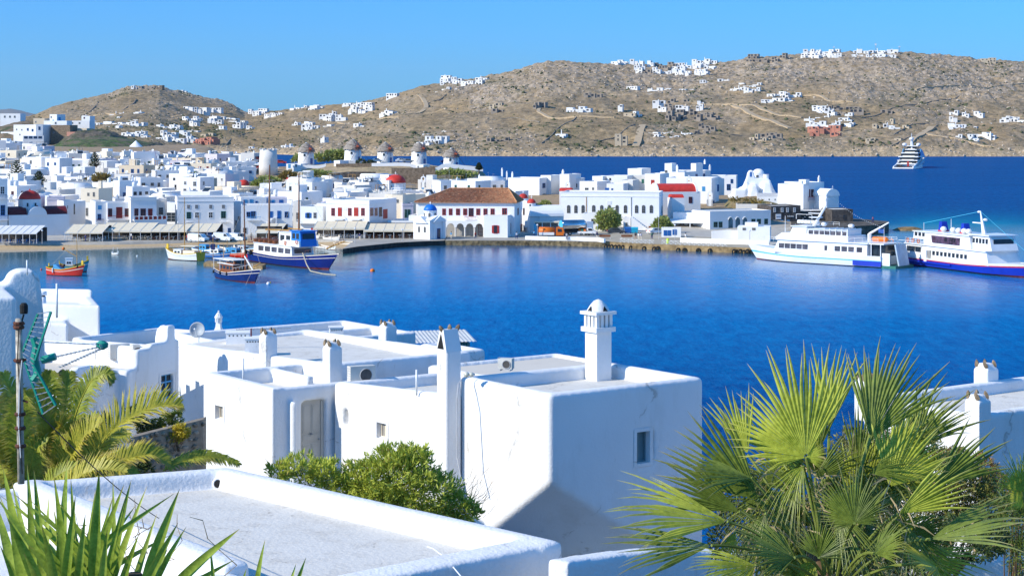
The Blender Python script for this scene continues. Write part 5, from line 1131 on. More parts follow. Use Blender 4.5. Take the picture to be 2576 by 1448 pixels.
# ================================================================ the white houses just below the viewpoint
E1=Vector((-.593,.805));E2=Vector((.805,.593))
def v2(p): return Vector((p[0],p[1]))
FW=plaster('thick_limewash',(.80,.795,.785),(.60,.57,.52),amt=.5,bump=.012,bscale=15,fine=.8,lo=.5,cracks=.35)
FWR=plaster('rough_limewash',(.79,.785,.775),(.58,.55,.50),amt=.55,bump=.018,bscale=12,fine=1.2,lo=.51,cracks=.45)
ROOFN=plaster('trowelled_roof',(.69,.66,.60),(.47,.43,.37),amt=.6,bump=.016,bscale=10,fine=1.6,lo=.48,cracks=.6)
ROOFT=plaster('tan_roof',(.66,.60,.51),(.50,.43,.35),amt=.45,bump=.006,bscale=14)
def ray_s(px,A,d): k=px-CX;return (F*A[0]-k*A[1])/(k*d[1]-F*d[0])
def seg(mb,A,d,L,n,t,zb,za,zc=None,holes=()):       # wall from A along d, thickness t towards n, top from za to zc
    if holes:
        zc=za if zc is None else zc;cur=0;tp=lambda s: za+(zc-za)*s/L
        for s0,s1,h0,h1 in sorted(holes):
            seg(mb,v2(A)+d*cur,d,s0-cur,n,t,zb,tp(cur),tp(s0));seg(mb,v2(A)+d*(s0-.001),d,s1-s0+.002,n,t,zb,h0);seg(mb,v2(A)+d*(s0-.001),d,s1-s0+.002,n,t,h1,tp(s0),tp(s1));cur=s1
        return seg(mb,v2(A)+d*cur,d,L-cur,n,t,zb,tp(cur),zc)
    zc=za if zc is None else zc;A=v2(A);B=A+d*L;a,b=A+n*t,B+n*t
    return mb.hexa([(A.x,A.y,zb),(B.x,B.y,zb),(b.x,b.y,zb),(a.x,a.y,zb),(A.x,A.y,za),(B.x,B.y,zc),(b.x,b.y,zc),(a.x,a.y,za)])
def stucco(name,label,mb,m=FW,voxel=.075,it=7,cat='house',bis=None,group='white houses below the viewpoint'):
    me=mb.mesh('wall',[m])
    if bis:
        bm=bmesh.new();bm.from_mesh(me);bmesh.ops.bisect_plane(bm,geom=bm.verts[:]+bm.edges[:]+bm.faces[:],plane_co=bis[0],plane_no=bis[1],clear_outer=True)
        bmesh.ops.holes_fill(bm,edges=[e for e in bm.edges if e.is_boundary]);bm.to_mesh(me);bm.free()
    root=thing(name,label,cat,(0,0,0),0,group);o=obj('wall',me,root)
    r=o.modifiers.new('limewash_layers','REMESH');r.mode='VOXEL';r.voxel_size=voxel;r.use_smooth_shade=True
    s=o.modifiers.new('rounded_edges','SMOOTH');s.iterations=it;s.factor=.5
    return root
def ring(mb,C,L1,L2,t,zb,zt,zz=None,h1=(),h2=()):      # four walls from corner C along E1 (L1) and E2 (L2); zz = tops at C, C+E1, C+E1+E2, C+E2
    zz=zz or (zt,zt,zt,zt);C=v2(C)
    zb=12.4;seg(mb,C,E1,L1,E2,t,zb,zz[0],zz[1],h1);seg(mb,C,E2,L2,E1,t,zb,zz[0]-.001,zz[3]-.001,h2)
    seg(mb,C+E1*L1,E2,L2,-E1,t,zb,zz[1]-.002,zz[2]-.002);seg(mb,C+E2*L2,E1,L1,-E2,t,zb,zz[3]-.003,zz[2]-.003)
def slab(mb,C,L1,L2,z0,z1,ins=.05):
    ins=ins or .37
    C=v2(C)+E1*ins+E2*ins;seg(mb,C,E1,L1-2*ins,E2,L2-2*ins,z0,z1)
def inset_box(A,d,n,s0,s1,z0,z1,dep,out=.3):
    mb=MB();seg(mb,v2(A)+d*s0-n*out,d,s1-s0,n,dep+out,z0,z1);return mb
def at_wall(px,py,A,d): s=ray_s(px,A,d);y=A[1]+d[1]*s;return s,H-(py-YH)/F*y
def recess(A,d,n,x0,x1,y0,y1,dep):
    s0,za=at_wall(x0,y0,A,d);s1,_=at_wall(x1,y0,A,d);sm=(s0+s1)/2;zt=H-(y0-YH)/F*(A[1]+d[1]*sm);zb=H-(y1-YH)/F*(A[1]+d[1]*sm);s0,s1=min(s0,s1),max(s0,s1)
    return s0,s1,zb,zt,inset_box(A,d,n,s0,s1,zb,zt,dep)
def rotd(d): return math.atan2(d[1],d[0])
# -------- K: the big block on the right of the group
K=Vector((1.09,53));LK,RK=4.6,6.04;ZK=21.05
w0,w1,wb,wtp,cut=recess(K,E2,E1,1600,1645,1081,1165,.34)
mb=MB();ring(mb,K,LK,RK,.42,19.9,ZK,None,(),[(w0,w1,wb,wtp)]);slab(mb,K,LK,RK,12.5,20.5,0)
s_,zc_=at_wall(1383,1212,K,E1);zc_=H-(1212-YH)/F*53
_,sb,_,_,_=recess(K,E1,E2,1265,1266,1300,1310,.1);bb=ray_s(1265,K,E1);zb_=H-(1308-YH)/F*(53+.805*bb);sl1=(zc_-zb_)/bb;sl2=.6
nrm=Vector((-(sl1*E1.x+sl2*E2.x),-(sl1*E1.y+sl2*E2.y),-1)).normalized()
mb2=mb
rootK=stucco('corner_house','large white cube house with a deep blue-shaded side and one small shuttered window',mb2,FW,.075,18,bis=((K.x,K.y,zc_),nrm))
mbr=MB();slab(mbr,K,LK,RK,20.3,20.62,.4);mbr.build('roof',ROOFN,rootK)
SHUT=mat('teal_grey_shutter',(.16,.25,.27),.6,.12,2)
def panel(root,A,d,n,s0,s1,z0,z1,dep,m,frame=None,name='shutter',bars=True):
    mb=MB();c=v2(A)+d*s0+n*dep;mb.T=Matrix.Translation((c.x,c.y,z0)) @ Matrix.Rotation(rotd(d),4,'Z');w,h=s1-s0,z1-z0
    flip=1 if (Vector((-d.y,d.x)).dot(n)>0) else -1
    mb.box(.05,w-.05,-.03*flip if flip>0 else 0,.03 if flip>0 else .03,.05,h-.05,0)
    o=mb.build(name,[m],root);f=MB();f.T=mb.T;y0,y1=(-.07,.02) if flip>0 else (-.02,.07)
    f.box(-.02,.06,y0,y1,-.02,h+.02);f.box(w-.06,w+.02,y0,y1,-.02,h+.02);f.box(.06,w-.06,y0,y1,-.02,.06);f.box(.06,w-.06,y0,y1,h-.06,h+.02)
    rv_=MB();rv_.T=mb.T;o0,o1=((-dep-.012,-.0) if flip>0 else (0,dep+.012))
    for bx_ in ((-.11,.0,-.10,h+.10),(w,w+.11,-.10,h+.10)): rv_.box(bx_[0],bx_[1],o0,o1,bx_[2],bx_[3])
    rv_.box(0,w,o0,o1,-.10,0);rv_.box(0,w,o0,o1,h,h+.10);rv_.build('reveal',FW,root)
    if bars: f.box(w/2-.03,w/2+.03,y0,y1,.06,h-.06)
    f.build('frame',[frame or m],o);return o
panel(rootK,K,E2,E1,w0+.03,w1-.16,wb+.03,wtp-.03,.27,SHUT,SHUT,'shutter',False)
# lantern chimney on K's far corner
def chimney_square(mb,c,w,z0,z1): seg(mb,v2(c)-E1*w/2-E2*w/2,E1,w,E2,w,z0,z1)
cK=K+E1*(LK-.45)+E2*(RK-2.6);cK=Vector((ray_s(1505,Vector((0,59.0)),Vector((1,0))),59.0))
root=thing('lantern_chimney','tall white chimney with a columned lantern top on the big corner house','chimney',(cK.x,cK.y,20.5),rotd(E2));W=.30
mb=MB();mb.box(-W,W,-W,W,-.4,1.68);mb.build('shaft',FW,root)
mb=MB();mb.box(-W-.10,W+.10,-W-.10,W+.10,1.68,1.83);mb.box(-W-.12,W+.12,-W-.12,W+.12,2.23,2.33);mb.build('cornice',FW,root)
for i in (-1,-.34,.34,1):
    for j in (-1,-.34,.34,1):
        if max(abs(i),abs(j))==1: MB().box(i*W*.9-.055,i*W*.9+.055,j*W*.9-.055,j*W*.9+.055,1.83,2.23).build('baluster',FW,root)
MB().box(-.15,.15,-.15,.15,1.8,2.25).build('flue',BLACK,root)
mb=MB();mb.lathe((0,0,2.33),[(.37,0),(.36,.04),(.26,.2),(.14,.33),(.02,.38)],8);o=mb.build('cap',FW,root,True);
for a in range(4):
    m_=MB();m_.T=Matrix.Rotation(R(90*a),4,'Z');m_.add([(-.10,-.365,2.35),(.10,-.365,2.35),(0,-.30,2.52)],[(0,1,2)]);m_.build('vent',BLACK,root)
# wedge chimney in front, between K and the middle wall
cw=Vector((ray_s(1123,Vector((0,56.2)),Vector((1,0))),56.2));root=stucco('wedge_chimney','tall white chimney with a wedge top and a triangular smoke slot',(lambda mb: (seg(mb,cw,E1,.57,E2,.57,14,21.9),seg(mb,cw-E1*.12-E2*.2,E1,.85,E2,1.0,14,17.9,17.9),mb)[-1])(MB()),FW,.05,5,cat='chimney')
def loc2(c,a,b): q=v2(c)+E1*a+E2*b;return (q.x,q.y)
mb=MB();z0,z1=21.85,22.52;p=[loc2(cw,0,0),loc2(cw,0,.57),loc2(cw,.57,.57),loc2(cw,.57,0)];q=[loc2(cw,.19,.02),loc2(cw,.19,.55),loc2(cw,.40,.55),loc2(cw,.40,.02)]
mb.add([(x,y,z0) for x,y in p]+[(x,y,z1) for x,y in q],[(0,3,2,1),(4,5,6,7),(0,1,5,4),(1,2,6,5),(2,3,7,6),(3,0,4,7)]);mb.build('wedge_cap',FW,root)
a,b,c=loc2(cw,.14,-.012),loc2(cw,.48,-.012),loc2(cw,.31,-.004);MB().add([(*a,21.93),(*b,21.93),(*c,22.4)],[(0,1,2)]).build('smoke_slot',BLACK,root)
RCK=mat('brown_top_stone',(.33,.24,.15),.9,.35,6)
def horns(root,c,z,offs,h=.2):
    for (a,b,t) in offs:
        x,y=loc2(c,a,b);mb=MB();mb.lathe((0,0,0),[(.06,0),(.075,h*.35),(.055,h*.75),(.012,h)],5);o=mb.build('top_stone',RCK,root,loc=(x,y,z));o.rotation_euler=(t*.4,t*.3,a*5)
horns(root,cw,22.47,((.3,.05,-1),(.3,.32,.1),(.3,.58,1)),.2)
# -------- S2: long lit wall with the slot niche and window
S2=K+E1*4.55;zr,zl=20.45,20.0;L2_=12.15-4.55
wA=recess(K,E1,E2,947,973,1061,1104,.30);wN=recess(K,E1,E2,862,874,1030,1072,.28)
mb=MB();seg(mb,S2,E1,L2_,E2,.42,12.5,zr,zl,[(q[0]-4.55,q[1]-4.55,q[2],q[3]) for q in (wA,wN)]);slab(mb,S2,L2_,4.2,12.5,19.55,0);seg(mb,S2+E1*L2_,E2,4.2,-E1,.4,12.5,zl);seg(mb,S2+E1*3.2+E2*1.7,E1,.5,E2,1.6,19,20.1);seg(mb,S2+E1*1.2+E2*3.6,E1,3.8,E2,.35,19,20.25)
root2=stucco('middle_house','long sunlit white wall with a tiny window and a slit niche behind the oleander bush',mb,FW,.075,14)
mbr=MB();slab(mbr,S2,L2_,4.2,19.5,19.62,.35);mbr.build('roof',ROOFN,root2)
panel(root2,K,E1,E2,wA[0]+.02,wA[1]-.02,wA[2]+.02,wA[3]-.02,.22,GREYW,CREAM,'window')
# -------- S3: left block with the door wall
S3=Vector((-8.06,61.5));L3,R3=5.1,2.5;z3=19.95
wB=recess(S3,E1,E2,541,562,1018,1056,.30);dW=recess(S3,E2,E1,760,821,1006,1200,.30)
mb=MB();seg(mb,S3,E1,L3,E2,.42,12.5,z3,None,[wB[:4]]);seg(mb,S3,E2,R3+1.2,E1,.42,12.5,z3-.02,None,[dW[:4]]);slab(mb,S3,L3,4.6,12.5,19.35,0);seg(mb,S3+E1*L3,E2,4.6,-E1,.35,12.5,z3);seg(mb,S3+E1*2.2+E2*2.6,E1,3.0,E2,.3,19,19.9)
seg(mb,S3-E1*.0+E2*.62,E2,.16,E1*-1,.28,14,19.5)      # the little buttress beside the door
root3=stucco('door_house','white house with a rounded roof edge, tiny window and a pale panelled door',mb,FW,.07,8)
mbr=MB();slab(mbr,S3,L3,4.6,19.3,19.42,.35);mbr.build('roof',ROOFN,root3)
panel(root3,S3,E1,E2,wB[0]+.02,wB[1]-.02,wB[2]+.02,wB[3]-.02,.22,GREYW,CREAM,'window')
DOORM=mat('putty_door',(.50,.47,.41),.5,.06,2);s0,s1,zb2,zt2,_=dW;c=S3+E2*s0+E1*.2
T=Matrix.Translation((c.x,c.y,zt2-2.35)) @ Matrix.Rotation(rotd(E2),4,'Z');w=s1-s0;mb=MB();mb.T=T;mb.box(.04,w-.12,-.0,.05,0,2.3);door=mb.build('door',DOORM,root3)
for (a,b,z0,z1) in ((.1,.46,1.25,2.2),(.54,.9,1.25,2.2),(.1,.9,.95,1.17),(.1,.46,.1,.85),(.54,.9,.1,.85)):
    mb=MB();mb.T=T;x0,x1=.04+(w-.16)*a,.04+(w-.16)*b;mb.box(x0,x1,-.018,0,z0,z1);mb.box(x0+.05,x1-.05,-.03,-.017,z0+.05,z1-.05);mb.build('door_panel',DOORM,door)
mb=MB();mb.T=T;mb.ball((.04+(w-.16)*.5,-.07,1.2),.045);mb.ball((w-.2,-.06,1.0),.03);mb.build('handle',METAL,door)
mb=MB();mb.T=T;mb.box(w-.12,w,-.03,.06,0,2.4);mb.box(0,w,-.03,.06,2.3,2.4);mb.build('door_frame',DOORM,root3)
# -------- tall chimneys
def plain_chimney(px,pyt,pyb,Y,w,lab,cap=True,nh=4):
    c=Vector(((px-CX)/F*Y,Y));zt,zb=H-(pyt-YH)/F*Y,H-(pyb-YH)/F*Y;mb=MB();seg(mb,c,E1,w,E2,w,zb,zt-.12)
    a,b=loc2(c,0,0),0;P0=[loc2(c,0,0),loc2(c,0,w),loc2(c,w,w),loc2(c,w,0)];P1=[loc2(c,w*.22,w*.22),loc2(c,w*.22,w*.78),loc2(c,w*.78,w*.78),loc2(c,w*.78,w*.22)]
    mb.add([(x,y,zt-.14) for x,y in P0]+[(x,y,zt+.08) for x,y in P1],[(0,3,2,1),(4,5,6,7),(0,1,5,4),(1,2,6,5),(2,3,7,6),(3,0,4,7)])
    root=stucco('chimney',lab,mb,FW,.045,3,cat='chimney',group='chimneys of the near houses');q=w*.15
    horns(root,c,zt-.05,((q,q,-1),(w-q,q,.5),(w-q,w-q,1),(q,w-q,-.6)),.24);return root
plain_chimney(829,868,1000,63.6,.52,'square white chimney with four horn stones above the pale door')
plain_chimney(668,838,960,69.5,.53,'white chimney with horn stones left of the door house roof, behind the thin pole')
plain_chimney(970,816,900,76,.57,'white chimney with horn stones standing nearest the sea behind the middle roofs')
# -------- U: higher block behind
U=Vector((-6.54,66));mb=MB();ring(mb,U,12.3,6.2,.42,18.8,20.18,(20.18,19.7,19.9,20.18));slab(mb,U,12.3,6.2,12,19.55,0)
rootU=stucco('upper_house','broad white house block whose blue-shaded wall carries an air conditioning unit',mb,FW,.085,7)
mbr=MB();slab(mbr,U,12.3,6.2,19.5,19.72,.38);mbr.build('roof',ROOFN,rootU)
# D1 behind U
D1=Vector((-11.8,79));mb=MB();ring(mb,D1,6.4,9.2,.4,18,19.2);slab(mb,D1,6.4,9.2,12,18.7,0);seg(mb,D1+E1*3.2,E2,9.0,E1,.35,18,19.15);seg(mb,D1+E1*.6+E2*.05,E2,3,E1,1.2,18,19.0)
r_=stucco('rear_house','low white roof terrace with long parapets nearest the water behind the chimneys',mb,FWR,.09,6);mbr=MB();slab(mbr,D1,6.4,9.2,18.6,18.8,.36);mbr.build('roof',ROOFT,r_)
# D2 small block between, right end rounded
D2=Vector(((1160-CX)/F*72,72));mb=MB();ring(mb,D2+E1*0,3.0,1.2,.35,15,19.9);slab(mb,D2,3.0,1.2,12,19.6,0);r_=stucco('rear_house','rounded white block end right of the wedge chimney',mb,FWR,.08,9)
D3=Vector(((1215-CX)/F*64,64));mb=MB();ring(mb,D3,3.5,6.0,.3,15,20.05);slab(mb,D3,3.5,6.0,12,19.8,0);r_=stucco('rear_house','flat beige roof with low kerb behind the big corner house',mb,FWR,.09,5);mbr=MB();slab(mbr,D3,3.5,6.0,19.7,19.92,.28);mbr.build('roof',ROOFT,r_)
# C: left house with the blue window
CA,CB=Vector((-16.2,66)),Vector((-13.1,72));dC=(CB-CA).normalized();LC=(CB-CA).length;nC=Vector((-dC.y,dC.x));zC=19.85
if nC.x>0: nC=-nC
mb=MB();wC=recess(CA,dC,nC,404,442,938,1002,.26)
for i in range(8):
    if i==6: seg(mb,CA+dC*(LC*.75-.02),dC,LC/4+.02,nC,.4,12,zC+.5,None,[(wC[0]-LC*.75,wC[1]-LC*.75,wC[2],wC[3])])
    if i>=6: continue
    za=zC+(.10 if i % 2 else 0)-(.32 if 3<=i<=4 else 0)+(.25 if i==5 else 0)+(.55 if i>=6 else 0);seg(mb,CA+dC*LC*i/8-dC*.02,dC,LC/8+.04,nC,.4,12,za)
seg(mb,CA,nC,7,dC,.35,12,zC-.1);seg(mb,CB,nC,7,-dC,.35,12,zC+.15);seg(mb,CA+nC*.36,dC,LC,nC,6.6,12,19.05);seg(mb,CA+nC*6.7,dC,LC,nC,.35,12,zC-.1)
seg(mb,CB-dC*.7,dC,.5,nC,.35,19.5,20.95);seg(mb,CA+dC*3.0-nC*.45,dC,.42,nC,.9,13,19.6)
rootC=stucco('blue_window_house','blue-shaded house with a wavy parapet and one light blue paned window',mb,FW,.075,8)
mb=MB();seg(mb,CA+nC*.4+dC*.3,dC,LC-.6,nC,6.3,18.9,19.12);mb.build('roof',ROOFT,rootC)
wp=panel(rootC,CA,dC,nC,wC[0]+.02,wC[1]-.02,wC[2]+.02,wC[3]-.02,.18,GLASS,LBLUE,'window')
f=MB();c=CA+dC*(wC[0]+.02)+nC*.18;f.T=Matrix.Translation((c.x,c.y,wC[2])) @ Matrix.Rotation(rotd(dC),4,'Z');w,hh=wC[1]-wC[0]-.04,wC[3]-wC[2]
for t in (.33,.66): f.box(.0,w,-.085,-.01,hh*t-.03,hh*t+.03)
f.build('glazing_bar',LBLUE,wp)
mb=MB();mb.lathe((0,0,0),[(.34,-.4),(.32,.55),(.26,.85),(.12,1.0),(.02,1.03)],14);q=CB-dC*.35+nC*.5;rr=thing('chimney_pot','rounded white finial chimney at the right end of the wavy parapet','chimney',(q.x,q.y,19.9),0);mb.build('shaft',FW,rr,True)
# C2: parapet of the roof behind it
A2,B2=Vector(((196-CX)/F*84,84)),Vector(((432-CX)/F*90,90));d2=(B2-A2).normalized();n2=Vector((-d2.y,d2.x));L_=(B2-A2).length;mb=MB();seg(mb,A2,d2,L_,n2,.4,12,19.0,18.8);seg(mb,A2-n2*7,d2,L_,n2,7.1,12,18.15);seg(mb,B2,-n2,7,-d2,.35,12,18.75);seg(mb,A2,-n2,7,d2,.35,12,18.9)
r_=stucco('rear_house','wide tan roof terrace with a long straight white parapet left of the small lantern',mb,FWR,.095,6);mb=MB();seg(mb,A2-n2*6.9+d2*.4,d2,L_-.8,n2,6.8,18,18.24);mb.build('roof',ROOFT,r_)
A2,B2=Vector(((455-CX)/F*86,86)),Vector(((800-CX)/F*93,93));d2=(B2-A2).normalized();n2=Vector((-d2.y,d2.x));L_=(B2-A2).length;mb=MB();seg(mb,A2,d2,L_,n2,.4,12,18.95,18.4);seg(mb,A2-n2*7,d2,L_,n2,7.1,12,18.0)
r_=stucco('rear_house','distant low parapet along the sea behind the satellite dish',mb,FWR,.1,6)
# B1: tall slab with a rounded top at the far left, B2: lower block behind it
Yb=50.0;k=Yb/F;out=[(-60,716),(-8,716),(22,712),(27,696),(38,684),(55,679),(78,680),(90,688),(97,705),(101,740),(105,790),(108,860),(110,980),(112,1300),(-60,1300)]
mb=MB();c0=Vector(((55-CX)*k,Yb));dB=Vector((.93,.36)).normalized();nB=Vector((-dB.y,dB.x));f=1/.93
pts=[((x-55)*k*f,H-(y-YH)*k) for x,y in out];mb.T=Matrix.Translation((c0.x,c0.y,0)) @ Matrix.Rotation(rotd(dB),4,'Z');mb.ext(pts[::-1],0,1.0)
for (x0,x1,y0) in ((-60,20,-2.6),): mb.box((x0-55)*k*f,(x1-55)*k*f,y0,.2,12,H-(722-YH)*k)
stucco('gable_house','tall white gable slab with a rounded hump top at the left edge',mb,FW,.055,9)
mb=MB();QB=Vector(((252-CX)/F*86,86));dl=Vector((-.985,.17)).normalized();nl=Vector((-.3,.954));zq_=H-(768-YH)*86/F;seg(mb,QB,dl,6.5,nl,.5,12,zq_,zq_+.1);seg(mb,QB,nl,5.0,dl,.5,12,zq_);seg(mb,QB+nl*.1+dl*.1,dl,6.2,nl,4.8,12,zq_-.25);seg(mb,QB+nl*4.6,dl,4.5,nl,.4,12,zq_+.35)
seg(mb,QB+dl*1.7-nl*1.4,dl,1.9,nl,1.6,12,zq_-.7)
stucco('left_house','blue-shaded white block with rounded corners behind the tall gable slab',mb,FW,.075,9)
q=P(107,770,88);rr=thing('flue_pipe','short round white flue with a dark slot behind the gable slab','chimney',(q.x,q.y,q.z),0);MB().lathe((0,0,0),[(.19,-.3),(.17,.48)],14).build('shaft',FW,rr,True);MB().lathe((0,0,.48),[(.13,0),(.13,.1)],12).build('slot',BLACK,rr);MB().lathe((0,0,.55),[(.21,0),(.2,.16),(.16,.18)],14).build('cap',FW,rr,True)
# -------- A: the nearest roof
a1=Vector((-.73,.685)).normalized();PRc=Vector((.95,33.1));P1c=Vector((-6.23,40.2));P4c=Vector((-10.05,38.6));P5c=Vector((-4.5,31.6));a2=Vector((.70,.714)).normalized();ZA=21.40;ZF=21.0
mb=MB();Lr=(P1c-PRc).length;dr=(P1c-PRc).normalized();nr=Vector((dr.y,-dr.x));nr=-nr if nr.x>0 else nr
seg(mb,PRc+dr*-.0,dr,Lr,nr,.5,16,ZA);df=(Vector((-5.85,27.4))-PRc).normalized();seg(mb,PRc,df,9.5,dr,.75,14,ZA-.02,ZA-.05)
dq=(P4c-P1c).normalized();nq=Vector((dq.y,-dq.x));nq=nq if nq.y<0 else -nq;seg(mb,P1c,dq,(P4c-P1c).length,nq,.42,16,ZA)
dl_=(P5c-P4c).normalized();seg(mb,P4c,dl_,(P5c-P4c).length,Vector((dl_.y,-dl_.x)) if Vector((dl_.y,-dl_.x)).x<0 else Vector((-dl_.y,dl_.x)),.55,16,ZA+.06,ZA-.02)
mb.prism([(p.x,p.y) for p in (PRc+nr*.1,P1c+nq*.1,P4c,P5c,Vector((-5.8,27.8)))],15,ZF-.06)
rootA=stucco('near_house','nearest white roof terrace with thick rounded parapets in the foreground',mb,FWR,.06,24)
mb=MB();mb.prism([(p.x,p.y) for p in (PRc+nr*.45+dr*.5,P1c+nr*.35-dr*.3,P4c+dl_*.3,P5c-dl_*.1,Vector((-6.2,28.4)))],ZF-.1,ZF)
mb.build('roof',ROOFN,rootA)
q=P(549,1211,39.6);rr=obj('drain_spout',MB().torus((0,0,0),.105,.03,'y',16,6).mesh('spout',[FW],True),rootA,loc=(q.x,q.y+.02,ZF+.12));MB().lathe((0,0,0),[(.09,0),(.09,.01)],14).build('spout_hole',BLACK,rootA,loc=(q.x,q.y-.01,ZF+.12),rot=(R(90),0,0))
# lower terrace on the left of it and its rounded front wall
mb=MB();TL=P5c+Vector((-.5,.3));mb.prism([(-5.2,31.4),(-10.4,38.2),(-14.5,35.2),(-9.6,27.4)],15,20.55)
seg(mb,Vector((-4.6,31.3)),df,5.5,dl_*-1,.6,14,21.22,21.18);seg(mb,Vector((-10.3,38.4)),Vector((-.8,-.6)),5,Vector((.6,-.8)),.4,14,21.3)
rootB=stucco('near_terrace','lower white terrace at the bottom left behind the sword-leaved plant',mb,FWR,.06,11)
# bottom right garden walls
mb=MB();A_=P(1395,1412,31.5);pts=[(1432,1411),(1480,1404),(1560,1393),(1640,1385),(1720,1382),(1820,1386),(1950,1396)];W3=[P(x,y,31.5+i*.55) for i,(x,y) in enumerate(pts)]
for a,b in zip(W3,W3[1:]): d=v2(b)-v2(a);L=d.length;d.normalize();seg(mb,v2(a)-d*.03,d,L+.06,Vector((-d.y,d.x)),.45,17,a.z,b.z)
stucco('garden_wall','curving white garden wall left of the fan palm at the bottom',mb,FWR,.06,9,cat='wall')
mb=MB();W3=[P(x,y,24+i*.3) for i,(x,y) in enumerate([(2060,1500),(2200,1462),(2330,1425),(2450,1408),(2700,1400)])]
for a,b in zip(W3,W3[1:]): d=v2(b)-v2(a);L=d.length;d.normalize();seg(mb,v2(a)-d*.03,d,L+.06,Vector((-d.y,d.x)),.45,17,a.z,b.z)
stucco('garden_wall','white garden wall in the bottom right corner behind the fan palm',mb,FWR,.06,9,cat='wall')
# -------- right house
RC=Vector((13.25,52));zR=20.6;mb=MB();ring(mb,RC,4.4,9,.42,19.4,zR);slab(mb,RC,4.4,9,12.5,20.1,0);rootR=stucco('right_house','white house with a flat roof at the right edge behind the fan palm',mb,FW,.08,8)
mbr=MB();slab(mbr,RC,4.4,9,20,20.22,.38);mbr.build('roof',ROOFN,rootR)
plain_chimney(2463,1002,1165,51.6,.54,'nearest white chimney with horn stones on the right house')
plain_chimney(2484,922,1000,58.6,.58,'farther white chimney with horn stones on the right house')
plain_chimney(2178,955,1060,56,.5,'white chimney with horn stones half hidden behind the fan palm')
# -------- odds and ends on the roofs
def near_ac(px,py,Y,rz,w,hh,lab):
    p=P(px,py,Y);root=thing('air_conditioner',lab,'air conditioner',p.to_tuple(),rz);MB().box(-w/2,w/2,-.17,.17,.06,hh).build('casing',AC_M,root)
    MB().torus((w*.12,-.18,hh*.53),hh*.34,.015,'y',20,4).build('fan_ring',GREYF,root);m=MB();m.T=Matrix.Translation((w*.12,-.176,hh*.53)) @ Matrix.Rotation(R(90),4,'X');m.lathe((0,0,0),[(hh*.33,0),(hh*.33,.005)],20);m.build('grille',mat('dark_grille',(.12,.11,.10),.6,.3,40),root)
    for s in range(6): MB().box(-w/2-.012,-w/2,-.14,.14,.14+s*hh*.13,.17+s*hh*.13).build('louvre',GREYF,root)
    MB().box(-w*.4,-w*.3,-.2,.2,0,.06).build('foot',GREYF,root);MB().box(w*.3,w*.4,-.2,.2,0,.06).build('foot',GREYF,root);return root
near_ac(909,966,63.5,rotd(E2)-.2,.92,.66,'large cream air conditioner standing against the blue-shaded wall')
near_ac(1273,930,63.5,rotd(E2)-.9,.5,.42,'small beige air conditioner on the flat roof behind the corner house')
for i,(x,y,t) in enumerate(((192,905,'leftmost of the cream air conditioners on the left tan roof'),(226,900,'second cream air conditioner on the left tan roof'),(262,905,'third cream air conditioner on the left tan roof'),(299,903,'rightmost cream air conditioner on the left tan roof'),(341,905,'narrow cream cabinet at the right end of the left tan roof'))):
    near_ac(x,y,75-i*.6,.5,.8 if i<4 else .3,.62,t)
def near_box(px,py,Y,w,d,hh,rz,lab,m=FW,cat='cabinet',name='roof_box'):
    p=P(px,py,Y);root=thing(name,lab,cat,p.to_tuple(),rz);MB().box(-w/2,w/2,-d/2,d/2,-.1,hh).build('body',m,root);MB().box(-w/2-.03,w/2+.03,-d/2-.03,d/2+.03,hh,hh+.04).build('lid',m,root)
    if cat=='cabinet':
        for i in range(5): MB().box(-w*.38+i*w*.17,-w*.38+i*w*.17+.05,-d/2-.006,-d/2,hh-.12,hh-.07).build('vent',BLACK,root)
    return root
near_box(598,872,76,.95,.8,.62,rotd(E2)-.5,'plain white roof cabinet right of the satellite dish');near_box(636,885,72,.62,.6,.55,rotd(E2)-.5,'white vent box left of the horned chimney');near_box(846,850,82,.62,.6,.5,rotd(E2)-.5,'white vent box on the far roof before the seaward chimney');near_box(205,1062,57,.9,.8,1.3,.3,'white gate pillar among the palms left of the stone wall',FW,'pillar','gate_pillar')
def near_dish(px,py,Y,r,lab):
    p=P(px,py,Y);root=thing('satellite_dish',lab,'satellite dish',p.to_tuple(),R(-8));m=MB();T=Matrix.Translation((0,0,.55)) @ Matrix.Rotation(R(78),4,'X');m.T=T;m.lathe((0,0,0),[(.02,0),(r*.5,.04),(r*.85,.12),(r,.18),(r*.98,.2),(r*.8,.14),(r*.4,.06),(.02,.03)],26);m.build('dish',mat('dish_grey',(.38,.42,.46),.5,.1,2),root,True);m=MB();m.T=T;m.tube((0,-r*.75,.14),(0,0,.5),.02,5);m.ball((0,0,.5),.05);m.build('feed_arm',PAINTW,root);MB().tube((0,.05,-.1),(0,.05,.55),.035,6).build('post',PAINTW,root)
near_dish(499,862,78,.34,'grey satellite dish on the roof right of the finial chimney')
def lantern(px,py,Y,s,lab):
    p=P(px,py,Y);root=thing('lantern_chimney',lab,'chimney',p.to_tuple(),.6);MB().lathe((0,0,0),[(.42*s,-.2),(.3*s,.1),(.2*s,.35*s),(.17*s,.6*s)],4).build('shaft',FW,root)
    for a in range(4): t=R(45+90*a);MB().box(-.035,.035,-.035,.035,.6*s,.85*s).build('baluster',FW,root,loc=(.15*s*math.cos(t),.15*s*math.sin(t),0))
    MB().lathe((0,0,.85*s),[(.24*s,0),(.24*s,.05),(.12*s,.25*s),(.03,.32*s),(.05,.38*s),(.01,.42*s)],8).build('cap',FW,root)
lantern(550,836,88,.85,'little white lantern chimney against the sea left of the aerial')
